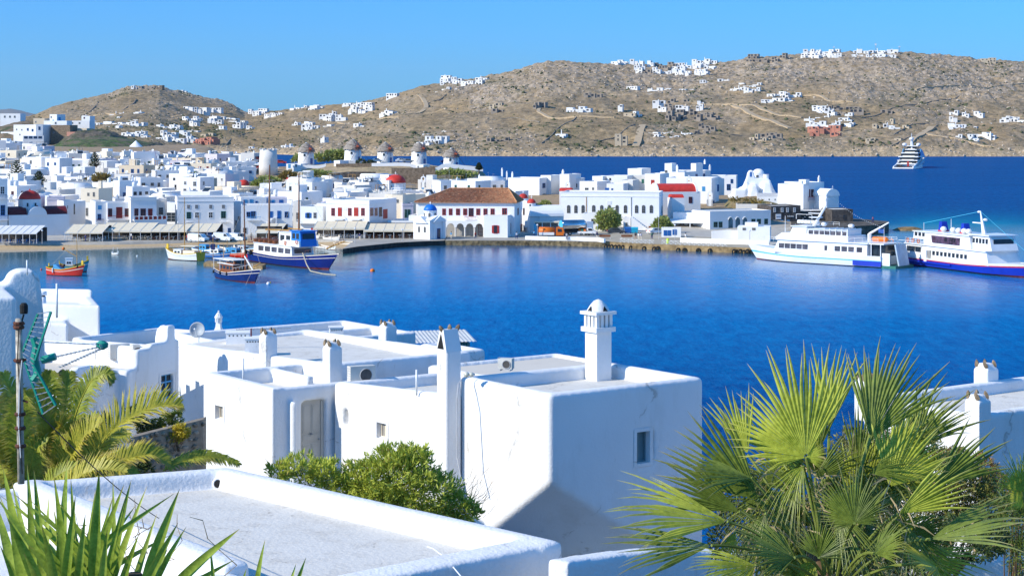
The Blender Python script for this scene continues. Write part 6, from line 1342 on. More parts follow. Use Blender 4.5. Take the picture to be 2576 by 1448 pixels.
for x,y,Y,hh,lab in ((612,952,64,.72,'thin white pole on the roof of the door house'),(1048,985,58.5,.72,'thin white pole left of the wedge chimney'),(143,790,56,.95,'thin white mast above the left block'),(68,680,43,.25,'tiny white rod on top of the gable slab')):
    p=P(x,y,Y);o=MB().tube((0,0,-.1),(0,0,hh),.035 if hh>.5 else .02,8).mesh('pole',[PAINTW],True);rr=obj('pole',o,loc=p.to_tuple(),label=lab,cat='pole')
p=P(632,884,74);rr=thing('television_aerial','long comb-like television aerial lying along the far roofs','aerial',p.to_tuple(),.1);mb=MB();mb.tube((0,0,0),(0,0,.95),.03,5);mb.build('mast',MAROON,rr);mb=MB();mb.tube((-.6,0,.9),(1.6,0,.95),.018,4)
for i in range(18): mb.tube((-.6+i*.12,-.12,.9),(-.6+i*.12,.12,.95),.008,3)
mb.build('element',METAL,rr)
# corrugated roof shed by the water
p=P(1010,850,92);root=thing('tin_roofed_shed','green shed with a pale corrugated tin roof at the water','shed',(p.x,92,0),.25);w=3.9;z0=H-(858-YH)/F*92;n=40
vs=[];fs=[]
for i in range(n+1): u=w*i/n;dz=.03*(i % 2);vs+=[(u,0,z0-.12+dz),(u,2.6,z0+.2+dz)]
fs=[(2*i,2*i+2,2*i+3,2*i+1) for i in range(n)];MB().add(vs,fs).build('roof',mat('tin_roof',(.62,.62,.60),.5,.12,2),root);MB().box(2.4,w-.3,.3,2.4,z0-4,z0-.2).build('wall',mat('green_shed_wall',(.22,.36,.33),.7,.1,2),root)
for i in range(8): MB().box(2.42+i*.14,2.46+i*.14,.27,.3,z0-3,z0-.2).build('batten',GREEN,root)
# stone garden wall left, with separately set stones
SM=[mat('field_stone_a',(.40,.30,.20),.9,.2,3),mat('field_stone_b',(.30,.23,.16),.9,.2,3),mat('field_stone_c',(.50,.41,.30),.9,.2,3)]
root=thing('stone_wall','low brown rubble stone wall below the yellow bush','stone wall',P(360,1150,54).to_tuple(),0);A_,B_=P(325,1150,54),P(508,1145,57);o_=P(360,1150,54)
MB().hexa([(A_.x-o_.x,0.25,-1.5),(B_.x-o_.x,3.25,-1.5),(B_.x-o_.x,3.8,-1.5),(A_.x-o_.x,.8,-1.5),(A_.x-o_.x,.25,.55),(B_.x-o_.x,3.25,.6),(B_.x-o_.x,3.8,.6),(A_.x-o_.x,.8,.55)]).build('core',mat('wall_mortar',(.33,.27,.2),.95,.2,3),root)
rs_=random.Random(8);me_s=[]
for q in range(5):
    bm=bmesh.new();bmesh.ops.create_icosphere(bm,subdivisions=1,radius=.5)
    for v in bm.verts: v.co=Vector((v.co.x,v.co.y*.6,v.co.z*.7))*(.8+.35*rs_.random())
    me=bpy.data.meshes.new('stone');bm.to_mesh(me);bm.free();me.materials.append(SM[q % 3]);me_s.append(me)
for r in range(6):
    u=0
    while u<1:
        s=rs_.uniform(.16,.34);x=(A_.x-o_.x)*(1-u)+(B_.x-o_.x)*u;y=.25+3.0*u;o=obj('stone',rs_.choice(me_s),root,loc=(x,y-.02,-.55+r*.2+rs_.uniform(-.03,.03)));o.scale=(s,.3,.19+rs_.uniform(0,.06));o.rotation_euler=(0,rs_.uniform(-.2,.2),1.0);u+=s*.95/2.35
# hand rail stairs shadow wall piece at the right end of it
mb=MB();a=P(447,890,75);seg(mb,Vector((-9.6,66.5)),E1,4.0,E2,.4,12,15.5);stucco('low_wall','low white wall stub at the foot of the door house left end',mb,FW,.08,6,cat='wall')
# -------- aerial mast with the green television antennas
Ym=22.0;kk=Ym/F;base=P(54,1192,Ym);root=thing('antenna_mast','rusty white-painted mast carrying green grid television antennas','antenna mast',base.to_tuple(),0)
def q3(px,py,dy=0): v=P(px,py,Ym+dy);return v-base
mb=MB();mb.tube(q3(53,1215),q3(47,800),.041,10,0);mb.build('pole',mat('peeling_white_paint',(.62,.55,.45),.7,.35,9),root,True)
for y in (812,822,905,1040,1075,1120): m=MB();c=q3(47+(y-800)*.015,y);m.lathe((c.x,c.y,c.z),[(.062,-.02),(.07,0),(.062,.02)],10);m.build('clamp',mat('rusty_iron',(.16,.06,.035),.85,.3,8),root)
for (a,b) in (((33,820),(62,812)),((34,905),(66,903)),((49,1003),(70,1010))): MB().tube(q3(*a),q3(*b),.014,6).build('bolt',MATS['rusty_iron'],root)
MB().lathe(tuple(q3(60,788)),[(.045,-.0),(.05,.02),(.05,.1),(.03,.13)],10).build('amplifier',BLACK,root);MB().tube(q3(52,815),q3(60,790),.012,5).build('bracket',BLACK,root)
TEAL=mat('green_antenna',(.015,.30,.22),.45,.1,3)
def grid(p0,p1,p2,p3,n,nm='reflector'):
    m=MB();a,b,c,d=[Vector(q) for q in (p0,p1,p2,p3)];m.tube(a,d,.018,5,0);m.tube(b,c,.018,5,0)
    for i in range(n+1): m.tube(a.lerp(d,i/n),b.lerp(c,i/n),.007,4,1)
    m.build(nm,[TEAL,METAL],root)
grid(q3(95,788,.5),q3(128,783,-.3),q3(88,905,-.3),q3(56,885,.5),9);grid(q3(58,896,.5),q3(84,915,-.3),q3(140,1018,-.3),q3(108,1040,.5),9)
m=MB();m.path([q3(85,848),q3(92,870),q3(86,900),q3(95,940),q3(84,955)],.05,7);m.build('dipole_housing',TEAL,root);MB().tube(q3(105,905,-.2),q3(140,895,-.2),.045,8).build('driver',TEAL,root)
for a,b in (((92,858),(262,866)),((100,905),(262,868)),((150,922),(262,872))):
    m=MB();A3,B3=q3(*a),q3(*b);m.tube(A3,B3,.009,5)
    for i in range(15): c=A3.lerp(B3,(i+.5)/15);m.tube(c+Vector((0,-.12,.015)),c+Vector((.02,.12,-.015)),.005,3)
    m.build('boom',PAINTW,root)
MB().lathe(tuple(q3(257,866)),[(.02,-.06),(.07,-.03),(.075,.02),(.03,.05)],12,0,1,.4).build('tip_director',TEAL,root)
for pts in ([(47,830),(44,900),(52,1000),(50,1100),(56,1190)],[(55,905),(49,960),(46,1060),(52,1150)]): MB().path([q3(*p,-.06) for p in pts],.007,4).build('cable',BLACK if pts[0][0]==47 else PAINTW,root)
def wire(a,b,sag,r,m,lab,cat='cable'):
    P0,P1=P(*a),P(*b);n=14;pts=[P0.lerp(P1,i/n)-Vector((0,0,sag*4*(i/n)*(1-i/n)))-P0 for i in range(n+1)];o=MB().path(pts,r,4).build('guy_wire',m,None,loc=P0.to_tuple(),label=lab,cat=cat);return o
wire((95,1035,22),(400,1302,36),.1,.008,BLACK,'thin dark guy wire running from the mast down to the near roof')
MB().path([P(x,y,Yv)-P(1075,1373,32.9) for x,y,Yv in ((1075,1373,33.1),(1090,1378,32.6),(1120,1400,32.0),(1160,1448,31.0))],.012,6).build('cable',PAINTW,None,loc=P(1075,1373,32.9).to_tuple(),label='white cable draped over the rounded front parapet of the near roof',cat='cable')
CAB=mat('grey_conduit',(.45,.46,.48),.5,.05,2);MB().path([P(x,y,Yv)-P(1163,950,55.6) for x,y,Yv in ((1178,940,56),(1163,950,55.9),(1153,965,55.7),(1150,1000,55.5),(1150,1150,55.3),(1162,1215,55.0))],.02,6).build('conduit',CAB,None,loc=P(1163,950,55.6).to_tuple(),label='grey conduit running down beside the wedge chimney',cat='conduit')
p=P(1178,941,55.5);rr=thing('wall_lamp','small globe lamp on the parapet right of the wedge chimney','lamp',p.to_tuple());MB().ball((-.05,0,0),.09,10,7).build('globe',mat('lamp_glass',(.6,.6,.5),.1,.1,3,spec=.8),rr,True);MB().ball((.1,0,0),.08,10,7).build('globe',MATS['lamp_glass'],rr,True);MB().tube((-.15,.05,0),(.2,.05,0),.03,6).build('bracket',METAL,rr)
# street lantern by the left palms
p=P(158,1120,50);root=thing('street_lamp','old black lantern on a slim post in front of the blue-shaded house','street lamp',p.to_tuple());k=50/F;MB().tube((0,0,-1),(0,0,150*k),.03,7).build('post',MATS['rusty_iron'],root);m=MB();z=150*k;m.lathe((0,0,z),[(.09,0),(.14,.3),(.15,.31)],4,0);m.build('lamp_glass',mat('lamp_glass',(.6,.6,.5)),root);MB().lathe((0,0,z+.31),[(.18,0),(.08,.12),(.01,.16)],4).build('lamp_cap',BLACK,root)

# added slab between the houses, blue-grey to tint light bounced onto the corner house
mb=MB();yd=[K+E1*14-E2*3.5,K+E1*14-E2*.0+E1*1,K+E1*.5+E2*8,K-E1*5+E2*8,K-E1*5-E2*3.5]
mb.prism([(p.x,p.y) for p in yd][::-1],12,14.9);mb.build('bounce_slab',mat('blue_grey_bounce',(.20,.27,.36),.9,.2,1.2),kind='structure')
# ================================================================ plants
def leaf_mat(name,c1,c2,tip=(.50,.36,.18),rough=.5,scale=2.0,trans=.25,spec=.35):
    if name in MATS: return MATS[name]
    m=bpy.data.materials.new(name);m.use_nodes=True;t=m.node_tree;b=t.nodes['Principled BSDF'];b.inputs['Roughness'].default_value=rough;b.inputs['Specular IOR Level'].default_value=spec
    n=noise_fac(t,scale,.36,.66,(1,1,1),4,.65);c=mixc(t,n,c1,c2);n2=noise_fac(t,scale*9,.35,.7,(1,1,1),3,.6)
    h=nn(t,'ShaderNodeMath',operation='MULTIPLY');h.inputs[1].default_value=.45;t.links.new(n2,h.inputs[0]);c=mixc(t,h.outputs[0],c,tuple(min(1,q*1.5) for q in c2));c=mixc(t,attr_node(t,'tip'),c,tip)
    t.links.new(c,b.inputs['Base Color']);tr=nn(t,'ShaderNodeBsdfTranslucent');t.links.new(c,tr.inputs['Color']);ms=nn(t,'ShaderNodeMixShader');ms.inputs[0].default_value=trans
    t.links.new(b.outputs[0],ms.inputs[1]);t.links.new(tr.outputs[0],ms.inputs[2]);t.links.new(ms.outputs[0],t.nodes['Material Output'].inputs['Surface']);MATS[name]=m;return m
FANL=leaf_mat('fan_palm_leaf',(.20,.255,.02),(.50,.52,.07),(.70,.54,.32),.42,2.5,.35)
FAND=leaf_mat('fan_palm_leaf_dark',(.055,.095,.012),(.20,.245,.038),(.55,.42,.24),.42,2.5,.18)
PINL=leaf_mat('date_palm_leaf',(.14,.18,.018),(.42,.44,.055),(.42,.30,.12),.45,3,.3)
PINY=leaf_mat('date_palm_leaf_yellow',(.26,.28,.025),(.55,.48,.06),(.5,.33,.12),.45,3,.35)
YUC=leaf_mat('yucca_leaf',(.15,.24,.02),(.42,.50,.07),(.40,.22,.08),.38,4,.3)
OLE=leaf_mat('oleander_leaf',(.20,.26,.03),(.56,.60,.10),(.4,.3,.1),.5,2.0,.35);DRYL=leaf_mat('dry_twig_leaf',(.25,.17,.09),(.42,.30,.17),(.4,.3,.2),.8,2,.1)
BARK=mat('palm_bark',(.20,.13,.075),.95,.3,6,.02,12)
def tipped_mesh(name,V,Fc,T,m,smooth_=False):
    me=bpy.data.meshes.new(name);me.from_pydata(V,[],Fc);me.materials.append(m);a=me.attributes.new('tip','FLOAT','POINT');a.data.foreach_set('value',T)
    if smooth_: me.polygons.foreach_set('use_smooth',[True]*len(Fc))
    me.update();return me
def fan_leaf(root,hub,axis,face,Rl,spread=(100,100),n=44,m=FANL,seed=0,droop=.12,fuse=.42,name='leaf'):
    """one palmate leaf: folded blades joined for the first part of their length, then splitting to thin dry tips"""
    spL,spR=(R(q) for q in (spread if isinstance(spread,tuple) else (spread,spread)));n=max(8,int((spL+spR)/R(4.1)));r=random.Random(seed);axis=axis.normalized();face=(face-axis*face.dot(axis)).normalized();side=axis.cross(face).normalized();V,Fc,T=[],[],[];da=(spL+spR)/n
    for i in range(n):
        a=-spL+da*(i+.5);L=Rl*(1-.58*min(1,abs(a)/1.75)**1.5)*r.uniform(.80,1.06);d=axis*math.cos(a)+side*math.sin(a);t_=-axis*math.sin(a)+side*math.cos(a)
        cup=.20*Rl;jz=r.uniform(-.03,.03)*Rl;base=len(V);K_=[0.03,.2,fuse,.66,.85,1.0];bend=r.uniform(.2,2.2)*droop;sd=r.uniform(-.12,.12)*Rl
        for q in K_:
            rr=L*q;hw=rr*math.tan(da/2)*1.02 if q<=fuse else L*fuse*math.tan(da/2)*1.02*max(.03,(1-(q-fuse)/(1-fuse))**.75)
            h=hub+d*rr+face*(-cup*(q**2)*.35*abs(math.sin(a))+jz*q)+t_*sd*max(0,q-fuse)**1.5-Vector((0,0,1))*bend*Rl*max(0,q-fuse)**2*1.6;fold=hw*.75*(1 if True else 0)
            V+=[h-t_*hw-face*fold*.5,h+face*fold*.5,h+t_*hw-face*fold*.5];tv=max(0,(q-.80)/.2)*r.uniform(.3,1);T+=[tv,tv*.8,tv]
        for j in range(len(K_)-1):
            b=base+3*j;Fc+=[(b,b+1,b+4,b+3),(b+1,b+2,b+5,b+4)]
    return obj(name,tipped_mesh(name,V,Fc,T,m),root)
def stalk(root,a,b,r,m,sag=.08,name='leaf_stalk'):
    n=6;mb=MB();pts=[a.lerp(b,i/n)+Vector((0,0,1))*sag*(4*(i/n)*(1-i/n)) for i in range(n+1)];mb.path(pts,r,6);return mb.build(name,m,root)
STK=leaf_mat('green_stalk',(.12,.17,.03),(.26,.30,.06))
Yp=17.0;base=P(2055,1560,Yp);palm=thing('fan_palm','big fan palm with bright green pleated leaves filling the lower right','palm',base.to_tuple())
def L3(px,py,dy=0.0): return P(px,py,Yp+dy)-base
crown=L3(2085,1440,0)
# hub x, y, depth offset, tip x, y, tip depth offset, how much it faces the camera, spread, material
FANS=[(2028,1149,-.3,2015,850,.1,'F',(105,34),0),(2190,1100,.2,2272,838,.5,'F',(36,42),1),(2200,1060,.9,2235,870,1.1,'F',(26,26),1),(2028,1149,-.28,2085,1130,-.3,'F',(40,60),0),(2237,1223,-.1,2312,1010,.3,'F',(34,52),0),(1907,1254,-.1,1705,1052,.1,'F',(34,30),1),(1830,1310,-.5,1535,1262,-.7,'U',(30,40),0),
        (2150,1314,-.7,2122,1165,-.6,'F',(105,105),1),(1998,1401,-1.0,1845,1335,-1.2,'U',(55,80),1),(2341,1354,-.5,2585,1285,-.7,'U',(32,26),1),(2350,1223,.1,2520,1098,.3,'F',(26,22),1),(1881,1141,.5,1835,965,.8,'F',(28,22),0),
        (2086,1080,1.1,2112,862,1.3,'F',(24,20),0),(2250,1150,.9,2425,955,1.1,'F',(22,24),1),(1890,1200,-.2,1722,1180,-.4,'U',(26,36),1),(2358,1427,-1.3,2270,1390,-1.6,'U',(60,95),2),(2110,1290,-.2,2190,1480,-.6,'D',(40,30),1),
        (1925,1290,-.3,1870,1450,-.5,'D',(34,30),1),(2290,1330,-.3,2330,1480,-.5,'D',(36,30),1),(2050,1200,.5,2165,1125,.6,'F',(26,24),1),(2150,1260,.4,2330,1200,.3,'U',(28,24),1),(1850,1335,-.4,1800,1450,-.7,'D',(30,26),0),(2160,1180,.9,2165,1010,1.0,'F',(22,22),1),(2020,1170,-.25,1960,1300,-.5,'D',(40,40),0),(1790,1370,-.7,1535,1385,-.9,'U',(26,30),1),(1860,1285,-.2,1655,1195,-.2,'F',(22,26),1),(2060,1400,-1.1,2080,1300,-1.2,'F',(80,80),1),(2200,1390,-1.0,2280,1320,-1.1,'U',(50,60),1),(1900,1420,-1.1,1740,1440,-1.4,'U',(50,50),0),(2260,1290,-.5,2440,1190,-.6,'F',(24,24),0)]
for i,(hx,hy,hd,tx,ty,td,fc,sp,mi) in enumerate(FANS):
    hub,tip=L3(hx,hy,hd),L3(tx,ty,td);ax=tip-hub;fv={'F': Vector((-.25,-1,.25)),'U': Vector((-.15,-.55,.8)),'D': Vector((.1,-1,.35))}[fc]
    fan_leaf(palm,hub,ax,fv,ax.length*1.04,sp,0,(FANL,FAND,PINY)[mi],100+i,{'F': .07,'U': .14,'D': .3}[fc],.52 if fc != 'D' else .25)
    stalk(palm,crown+Vector(((hx-2085)*.0008,hd*.2,0)),hub,.014,STK)
rv=random.Random(12)
for i in range(16):      # older drooping leaves under the crown
    a=rv.uniform(0,6.28);hub=crown+Vector((math.cos(a)*rv.uniform(.25,.75),math.sin(a)*.5+.35,rv.uniform(-.1,.95)));ax=Vector((math.cos(a)*.9,math.sin(a)*.4-.1,rv.uniform(-1.0,.5)))
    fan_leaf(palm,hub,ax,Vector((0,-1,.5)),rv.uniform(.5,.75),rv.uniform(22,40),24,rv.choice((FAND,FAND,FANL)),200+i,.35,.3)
for i in range(34):
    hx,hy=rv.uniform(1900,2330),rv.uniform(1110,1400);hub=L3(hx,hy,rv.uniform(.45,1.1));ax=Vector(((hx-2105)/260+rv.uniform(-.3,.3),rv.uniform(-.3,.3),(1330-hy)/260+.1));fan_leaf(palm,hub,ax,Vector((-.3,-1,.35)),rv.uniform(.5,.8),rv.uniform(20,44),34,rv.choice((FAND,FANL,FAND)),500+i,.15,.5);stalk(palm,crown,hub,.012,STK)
V,Fc,T=[],[],[]
for i in range(900):     # loose threads and dead strips hanging in the crown
    c=crown+Vector((rv.uniform(-.75,.8),rv.uniform(-.1,.9),rv.uniform(-.1,.95)));d=Vector((rv.gauss(0,.5),rv.gauss(0,.3),rv.uniform(-1.2,.3))).normalized()*rv.uniform(.12,.4);w=Vector((rv.uniform(-1,1),.3,rv.uniform(-.5,.5))).normalized()*rv.uniform(.002,.008);b=len(V)
    V+=[c-w,c+w,c+d*.6+w*.7+Vector((0,0,-.02)),c+d*.6-w*.7,c+d*1.0+Vector((0,0,-.08))];Fc+=[(b,b+1,b+2,b+3),(b+3,b+2,b+4)];T+=[rv.choice((0,.2,.9))]*5
obj('loose_strips',tipped_mesh('loose_strips',V,Fc,T,FAND),palm,kind='stuff');MB().lathe((crown.x,crown.y+.3,crown.z-1.6),[(.2,-2),(.18,.6),(.22,1.5),(.1,1.8)],12).build('trunk',BARK,palm)
# second fan palm on the right edge
b2=P(2600,1500,18.5);pm2=thing('fan_palm','partly seen fan palm at the right edge of the picture','palm',b2.to_tuple())
for i,(hx,hy,tx,ty) in enumerate(((2572,1235,2560,1110),(2590,1260,2510,1200),(2600,1240,2640,1120))):
    hub=P(hx,hy,18.5)-b2;tip=P(tx,ty,18.6)-b2;fan_leaf(pm2,hub,tip-hub,Vector((-.2,-1,.2)),(tip-hub).length,75,34,FANL,300+i);stalk(pm2,Vector((0,0,.2)),hub,.013,STK)
# ---- feather palms
def frond(root,pts,Y0,dY,L,m,seed,up=1.0,n=70,name='frond',hang=.25,wide=.042):
    r=random.Random(seed);o_=root.location;ctrl=[P(x,y,Y0+dY*i/(len(pts)-1))-o_ for i,(x,y) in enumerate(pts)]
    def cat(t):
        k=t*(len(ctrl)-1);i=min(int(k),len(ctrl)-2);u=k-i;p0=ctrl[max(0,i-1)];p1,p2=ctrl[i],ctrl[i+1];p3=ctrl[min(len(ctrl)-1,i+2)]
        return .5*((2*p1)+(p2-p0)*u+(2*p0-5*p1+4*p2-p3)*u*u+(3*p1-p0-3*p2+p3)*u**3)
    V,Fc,T=[],[],[];C=[cat(i/n) for i in range(n+1)]
    for i in range(5,n):
        t=i/n;p=C[i];tg=(C[i+1]-C[i-1] if i<n-1 else C[i]-C[i-1]).normalized();sd=tg.cross(Vector((.25,-.45,.85)));
        if sd.length<.1: sd=tg.cross(Vector((0,1,0)))
        sd.normalize();nu=sd.cross(tg).normalized();ll=L*(math.sin(math.pi*min(1,t*.92+.1))**.55)*r.uniform(.85,1.08)*(.55 if t>.93 else 1)
        for s in (-1,1):
            d=(sd*s*r.uniform(.75,1)+tg*r.uniform(.55,.85)+nu*up*r.uniform(.25,.6)).normalized();w=tg*wide;b=len(V);e=p+d*ll;mid=p+d*ll*.5+Vector((0,0,.03));e=e-Vector((0,0,1))*ll*hang*r.uniform(.3,1.3)
            V+=[p-w*.5,p+w*.5,mid+w*.6+nu*.006,mid-w*.6,e];Fc+=[(b,b+1,b+2,b+3),(b+3,b+2,b+4)];T+=[0,0,.0,.0,r.uniform(.2,1)]
    f=obj(name,tipped_mesh(name,V,Fc,T,m),root);mb=MB()
    for i in range(n): mb.tube(C[i],C[i+1],.022*(1-i/n)+.006,5)
    mb.build('rib',PINY,f);return f
b3=P(140,1250,45);dp=thing('date_palm','feathery date palm with long arching fronds at the lower left','palm',b3.to_tuple())
FR=[([(165,1180),(185,1060),(225,965),(262,940),(287,962)],37,0,.38,0),([(215,1215),(250,1120),(320,1052),(400,1020),(462,1022)],35,.5,.62,1),([(230,1200),(300,1160),(370,1143),(430,1168)],34,.4,.40,1),([(410,1182),(470,1155),(530,1147),(608,1168)],39,.5,.30,0),
      ([(110,1200),(112,1100),(115,1000),(128,930)],37,0,.48,0),([(128,1200),(150,1090),(165,1000),(170,930)],38,.3,.45,0),([(90,1200),(70,1100),(40,1010),(0,935)],37,0,.5,0),([(100,1210),(60,1140),(20,1090),(-20,1060)],36,0,.55,0),([(140,1215),(155,1140),(150,1080),(140,1060)],36,-.4,.42,1),
      ([(120,1230),(60,1200),(10,1190),(-30,1200)],35,0,.5,0),([(160,1220),(200,1150),(260,1110),(330,1090)],38,.4,.5,0),([(180,1230),(240,1190),(300,1180),(350,1200)],36,.3,.45,0),([(130,1210),(130,1160),(120,1110),(95,1040)],36.5,-.3,.5,0),([(60,1220),(40,1120),(25,1040),(18,985)],38,0,.5,0),([(150,1220),(190,1180),(215,1130),(220,1080)],38,.3,.5,0),
      ([(70,1230),(75,1180),(90,1130),(120,1110)],35,-.2,.45,0),([(110,1240),(140,1200),(180,1180),(230,1200)],34.6,-.2,.4,0),([(30,1240),(10,1180),(-20,1130),(-60,1100)],36,0,.5,0),([(120,1240),(125,1150),(100,1060),(60,980)],36.5,-.2,.5,1),([(100,1240),(40,1180),(0,1130),(-30,1080)],35,-.2,.5,1),([(150,1240),(200,1200),(260,1180),(320,1190)],34,-.3,.45,1),([(140,1240),(170,1160),(210,1100),(260,1060)],35,-.3,.45,1),([(80,1240),(50,1150),(45,1060),(60,990)],35,-.3,.5,0),([(110,1230),(150,1150),(190,1100),(250,1040)],37,-.2,.5,0),([(150,1240),(160,1190),(150,1140),(170,1100)],35.2,-.3,.4,0)]
for i,(pts,y0,dy,L,mi) in enumerate(FR): frond(dp,pts,y0*1.21,dy*1.2,L*1.35,(PINL,PINY)[mi],400+i,1.0 if mi else .6,105,hang=.10 if mi else .3)
MB().lathe((0,0,-1.6),[(.3,-2),(.28,.6),(.34,1.7),(.15,2.2)],12).build('trunk',BARK,dp)
# ---- sword-leaved plant, bottom left
Yy=12.5;b4=P(200,1560,Yy);yu=thing('yucca','tall sword-leaved yucca with stiff green blades in the bottom left corner','yucca',b4.to_tuple())
TIPS=[(5,1165,60,1470,46,0),(68,1165,88,1480,30,.3),(170,1155,150,1470,40,.2),(250,1178,232,1500,44,-.3),(330,1206,265,1480,36,.3),(312,1217,210,1500,38,-.1),(370,1221,260,1500,30,.4),(452,1228,350,1490,44,-.2),(448,1313,340,1500,34,-.3),(468,1324,350,1510,30,.1),(603,1328,400,1480,38,-.2),
        (590,1406,420,1480,24,.2),(190,1245,160,1480,34,-.4),(18,1300,120,1500,46,-.5),(85,1180,110,1480,34,.2),(123,1242,112,1470,26,.4),(284,1206,290,1490,24,.5),(0,1370,60,1490,30,-.2),(529,1375,540,1460,14,0),(620,1428,600,1480,16,0),(667,1355,640,1480,20,0),(770,1400,735,1480,18,0),(745,1415,720,1480,16,.1),
        (135,1190,170,1480,36,-.3),(30,1210,90,1480,30,.4),(215,1290,190,1490,30,-.5),(395,1290,320,1500,26,.4),(350,1340,290,1490,28,-.4),(60,1390,120,1500,26,-.6),(270,1330,250,1500,30,-.6),(500,1400,400,1490,22,.2),(105,1320,150,1500,34,-.6),(178,1200,195,1480,26,.5),(240,1230,210,1480,24,.5),(-20,1240,50,1480,40,.2),(-30,1420,60,1500,30,0)]
rt_=random.Random(31);TIPS+=[(rt_.uniform(-20,440),rt_.uniform(1225,1380),rt_.uniform(60,360),1490,rt_.uniform(20,34),rt_.uniform(-.2,.7)) for _ in range(26)]
for i,(tx,ty,bx,by,wpx,dd) in enumerate(TIPS):
    r=random.Random(i);a=P(bx,by+30,Yy+dd*.4)-b4;e=P(tx,ty,Yy+dd)-b4;d=e-a;w=wpx*Yy/F*.34;s=Vector((d.z,0,-d.x)).normalized();nrm=s.cross(d).normalized();nrm=nrm if nrm.y<0 else -nrm;V,Fc,T=[],[],[];tw=r.uniform(-.5,.5);n=9
    bow=Vector((0,0,1)).cross(d).cross(d);bow=bow.normalized()*(-.03)*d.length if bow.length>.01 else Vector()
    for j in range(n+1):
        t=j/n;ww=w*(.75+.6*t if t<.35 else .96*(1-((t-.35)/.65)**1.5))*1.05;ww=max(ww,.0008);c=a+d*t+bow*math.sin(math.pi*t)*.6;sv=(s*math.cos(tw*t)+nrm*math.sin(tw*t));V+=[c-sv*ww,c-nrm*ww*.38,c+sv*ww];tv=max(0,(t-.93)/.07)*.8;T+=[tv+.12*r.random(),tv,tv]
    for j in range(n): q=3*j;Fc+=[(q,q+1,q+4,q+3),(q+1,q+2,q+5,q+4)]
    obj('leaf',tipped_mesh('leaf',V,Fc,T,YUC,True),yu)
for x in (150,330): MB().tube(P(x,1560,Yy+.2)-b4,P(x+10,1440,Yy+.2)-b4,.05,8).build('trunk',BARK,yu)
mb=MB();rr=random.Random(2)
for x,y in ((330,1330),(335,1290),(100,1380),(345,1380),(420,1350),(60,1400),(240,1300),(560,1390)):
    p=P(x,y+60,Yy+.5)-b4
    for q in range(5):
        d=Vector((rr.uniform(-.12,.12),rr.uniform(-.05,.05),rr.uniform(-.02,.14)));mb.tube(p,p+d,.004,4,0,.002);p=p+d
mb.build('dry_flower_stalk',DRYL,yu,kind='stuff')
# ---- bushes made of leaves
def bush(name,lab,cat,lobes,Y,m,n,ls,seed=1,stems=True,dark=None,asp=.32,group=None,up=.4):
    r=np.random.RandomState(seed);c0=lobes[0];b=P(c0[0],max(l[1]+l[3] for l in lobes),Y);root=thing(name,lab,cat,b.to_tuple(),0,group);k=Y/F;tot=sum(l[2]*l[3] for l in lobes);V=[];Fc=[];T=[]
    for (cx,cy,rx,ry) in lobes:
        c=P(cx,cy,Y)-b;m_=int(n*rx*ry/tot);
        if m_<4: continue
        cl=max(4,m_//14);cd=r.randn(cl,3);cd /= np.linalg.norm(cd,axis=1)[:,None];rad=(.35+.65*r.rand(cl)**.45);cc=cd*rad[:,None]*np.array([rx*k,(rx+ry)*.5*k,ry*k]);lk=max(.03,.16*min(rx,ry)*k)
        idx=r.randint(0,cl,m_);p=cc[idx]+r.randn(m_,3)*lk*.55;d=cd[idx]+r.randn(m_,3)*.75+np.array([0,0,up]);d /= np.linalg.norm(d,axis=1)[:,None];s=np.cross(d,r.randn(m_,3));s /= np.linalg.norm(s,axis=1)[:,None]
        L=ls*(.6+.8*r.rand(m_,1));w=L*asp*.5;base=len(V)
        q=np.stack([p,p+d*L*.5+s*w,p+d*L,p+d*L*.5-s*w],1)+np.array(c);V+=[tuple(x) for x in q.reshape(-1,3)];T+=list(np.repeat(np.where(r.rand(m_)<.04,.8,0),4));Fc+=[(base+4*i,base+4*i+1,base+4*i+2,base+4*i+3) for i in range(m_)]
    obj('foliage',tipped_mesh('foliage',V,Fc,T,m),root,kind='stuff')
    if stems:
        mb=MB()
        for (cx,cy,rx,ry) in lobes:
            c=P(cx,cy,Y)-b
            for i in range(5): mb.tube(Vector((c.x*.6+r.randn()*.05,0,-.3)),c+Vector((r.randn()*rx*k*.4,r.randn()*rx*k*.3,r.randn()*ry*k*.4)),.022*ry*k+.006,5,0,.004)
        mb.build('stem',BARK,root)
    return root
bush('oleander_bush','broad light green oleander bush in front of the sunlit middle wall','bush',[(1000,1205,105,75),(1065,1240,100,60),(905,1210,70,50),(755,1180,52,38),(700,1185,36,26),(820,1195,50,36),(870,1230,60,40),(1140,1275,62,32),(985,1155,60,35),(1040,1145,45,28),(1170,1290,40,22),(930,1250,80,40)],46.5,OLE,20000,.15,3,asp=.24,up=.7)
mb=MB();rr=random.Random(5);tw0=P(1175,1300,47)
for i in range(46):
    p=P(rr.uniform(1130,1200),rr.uniform(1250,1310),47)-tw0;d=Vector((rr.uniform(.05,.3),rr.uniform(-.1,.1),rr.uniform(.02,.4)))
    for q in range(3): mb.tube(p,p+d,.006,3,0,.003);p=p+d;d=Vector((d.x*.6+rr.uniform(-.08,.1),0,d.z*.6+rr.uniform(0,.1)))
tw=thing('bare_shrub','leafless grey twigs at the right end of the oleander bush','shrub',tw0.to_tuple());mb.build('twigs',DRYL,tw,kind='stuff')
DKB=leaf_mat('dark_shrub_leaf',(.025,.045,.012),(.085,.12,.03),trans=.2);MIDB=leaf_mat('mid_shrub_leaf',(.06,.10,.015),(.18,.24,.04));YELB=leaf_mat('yellow_shrub_leaf',(.30,.26,.02),(.62,.50,.05));REDB=leaf_mat('autumn_leaf',(.10,.09,.03),(.36,.20,.06))
bush('shrub','yellow-leaved bush on top of the rubble stone wall','bush',[(437,1090,36,18),(455,1082,22,16),(412,1095,22,14)],56,YELB,3000,.09,4)
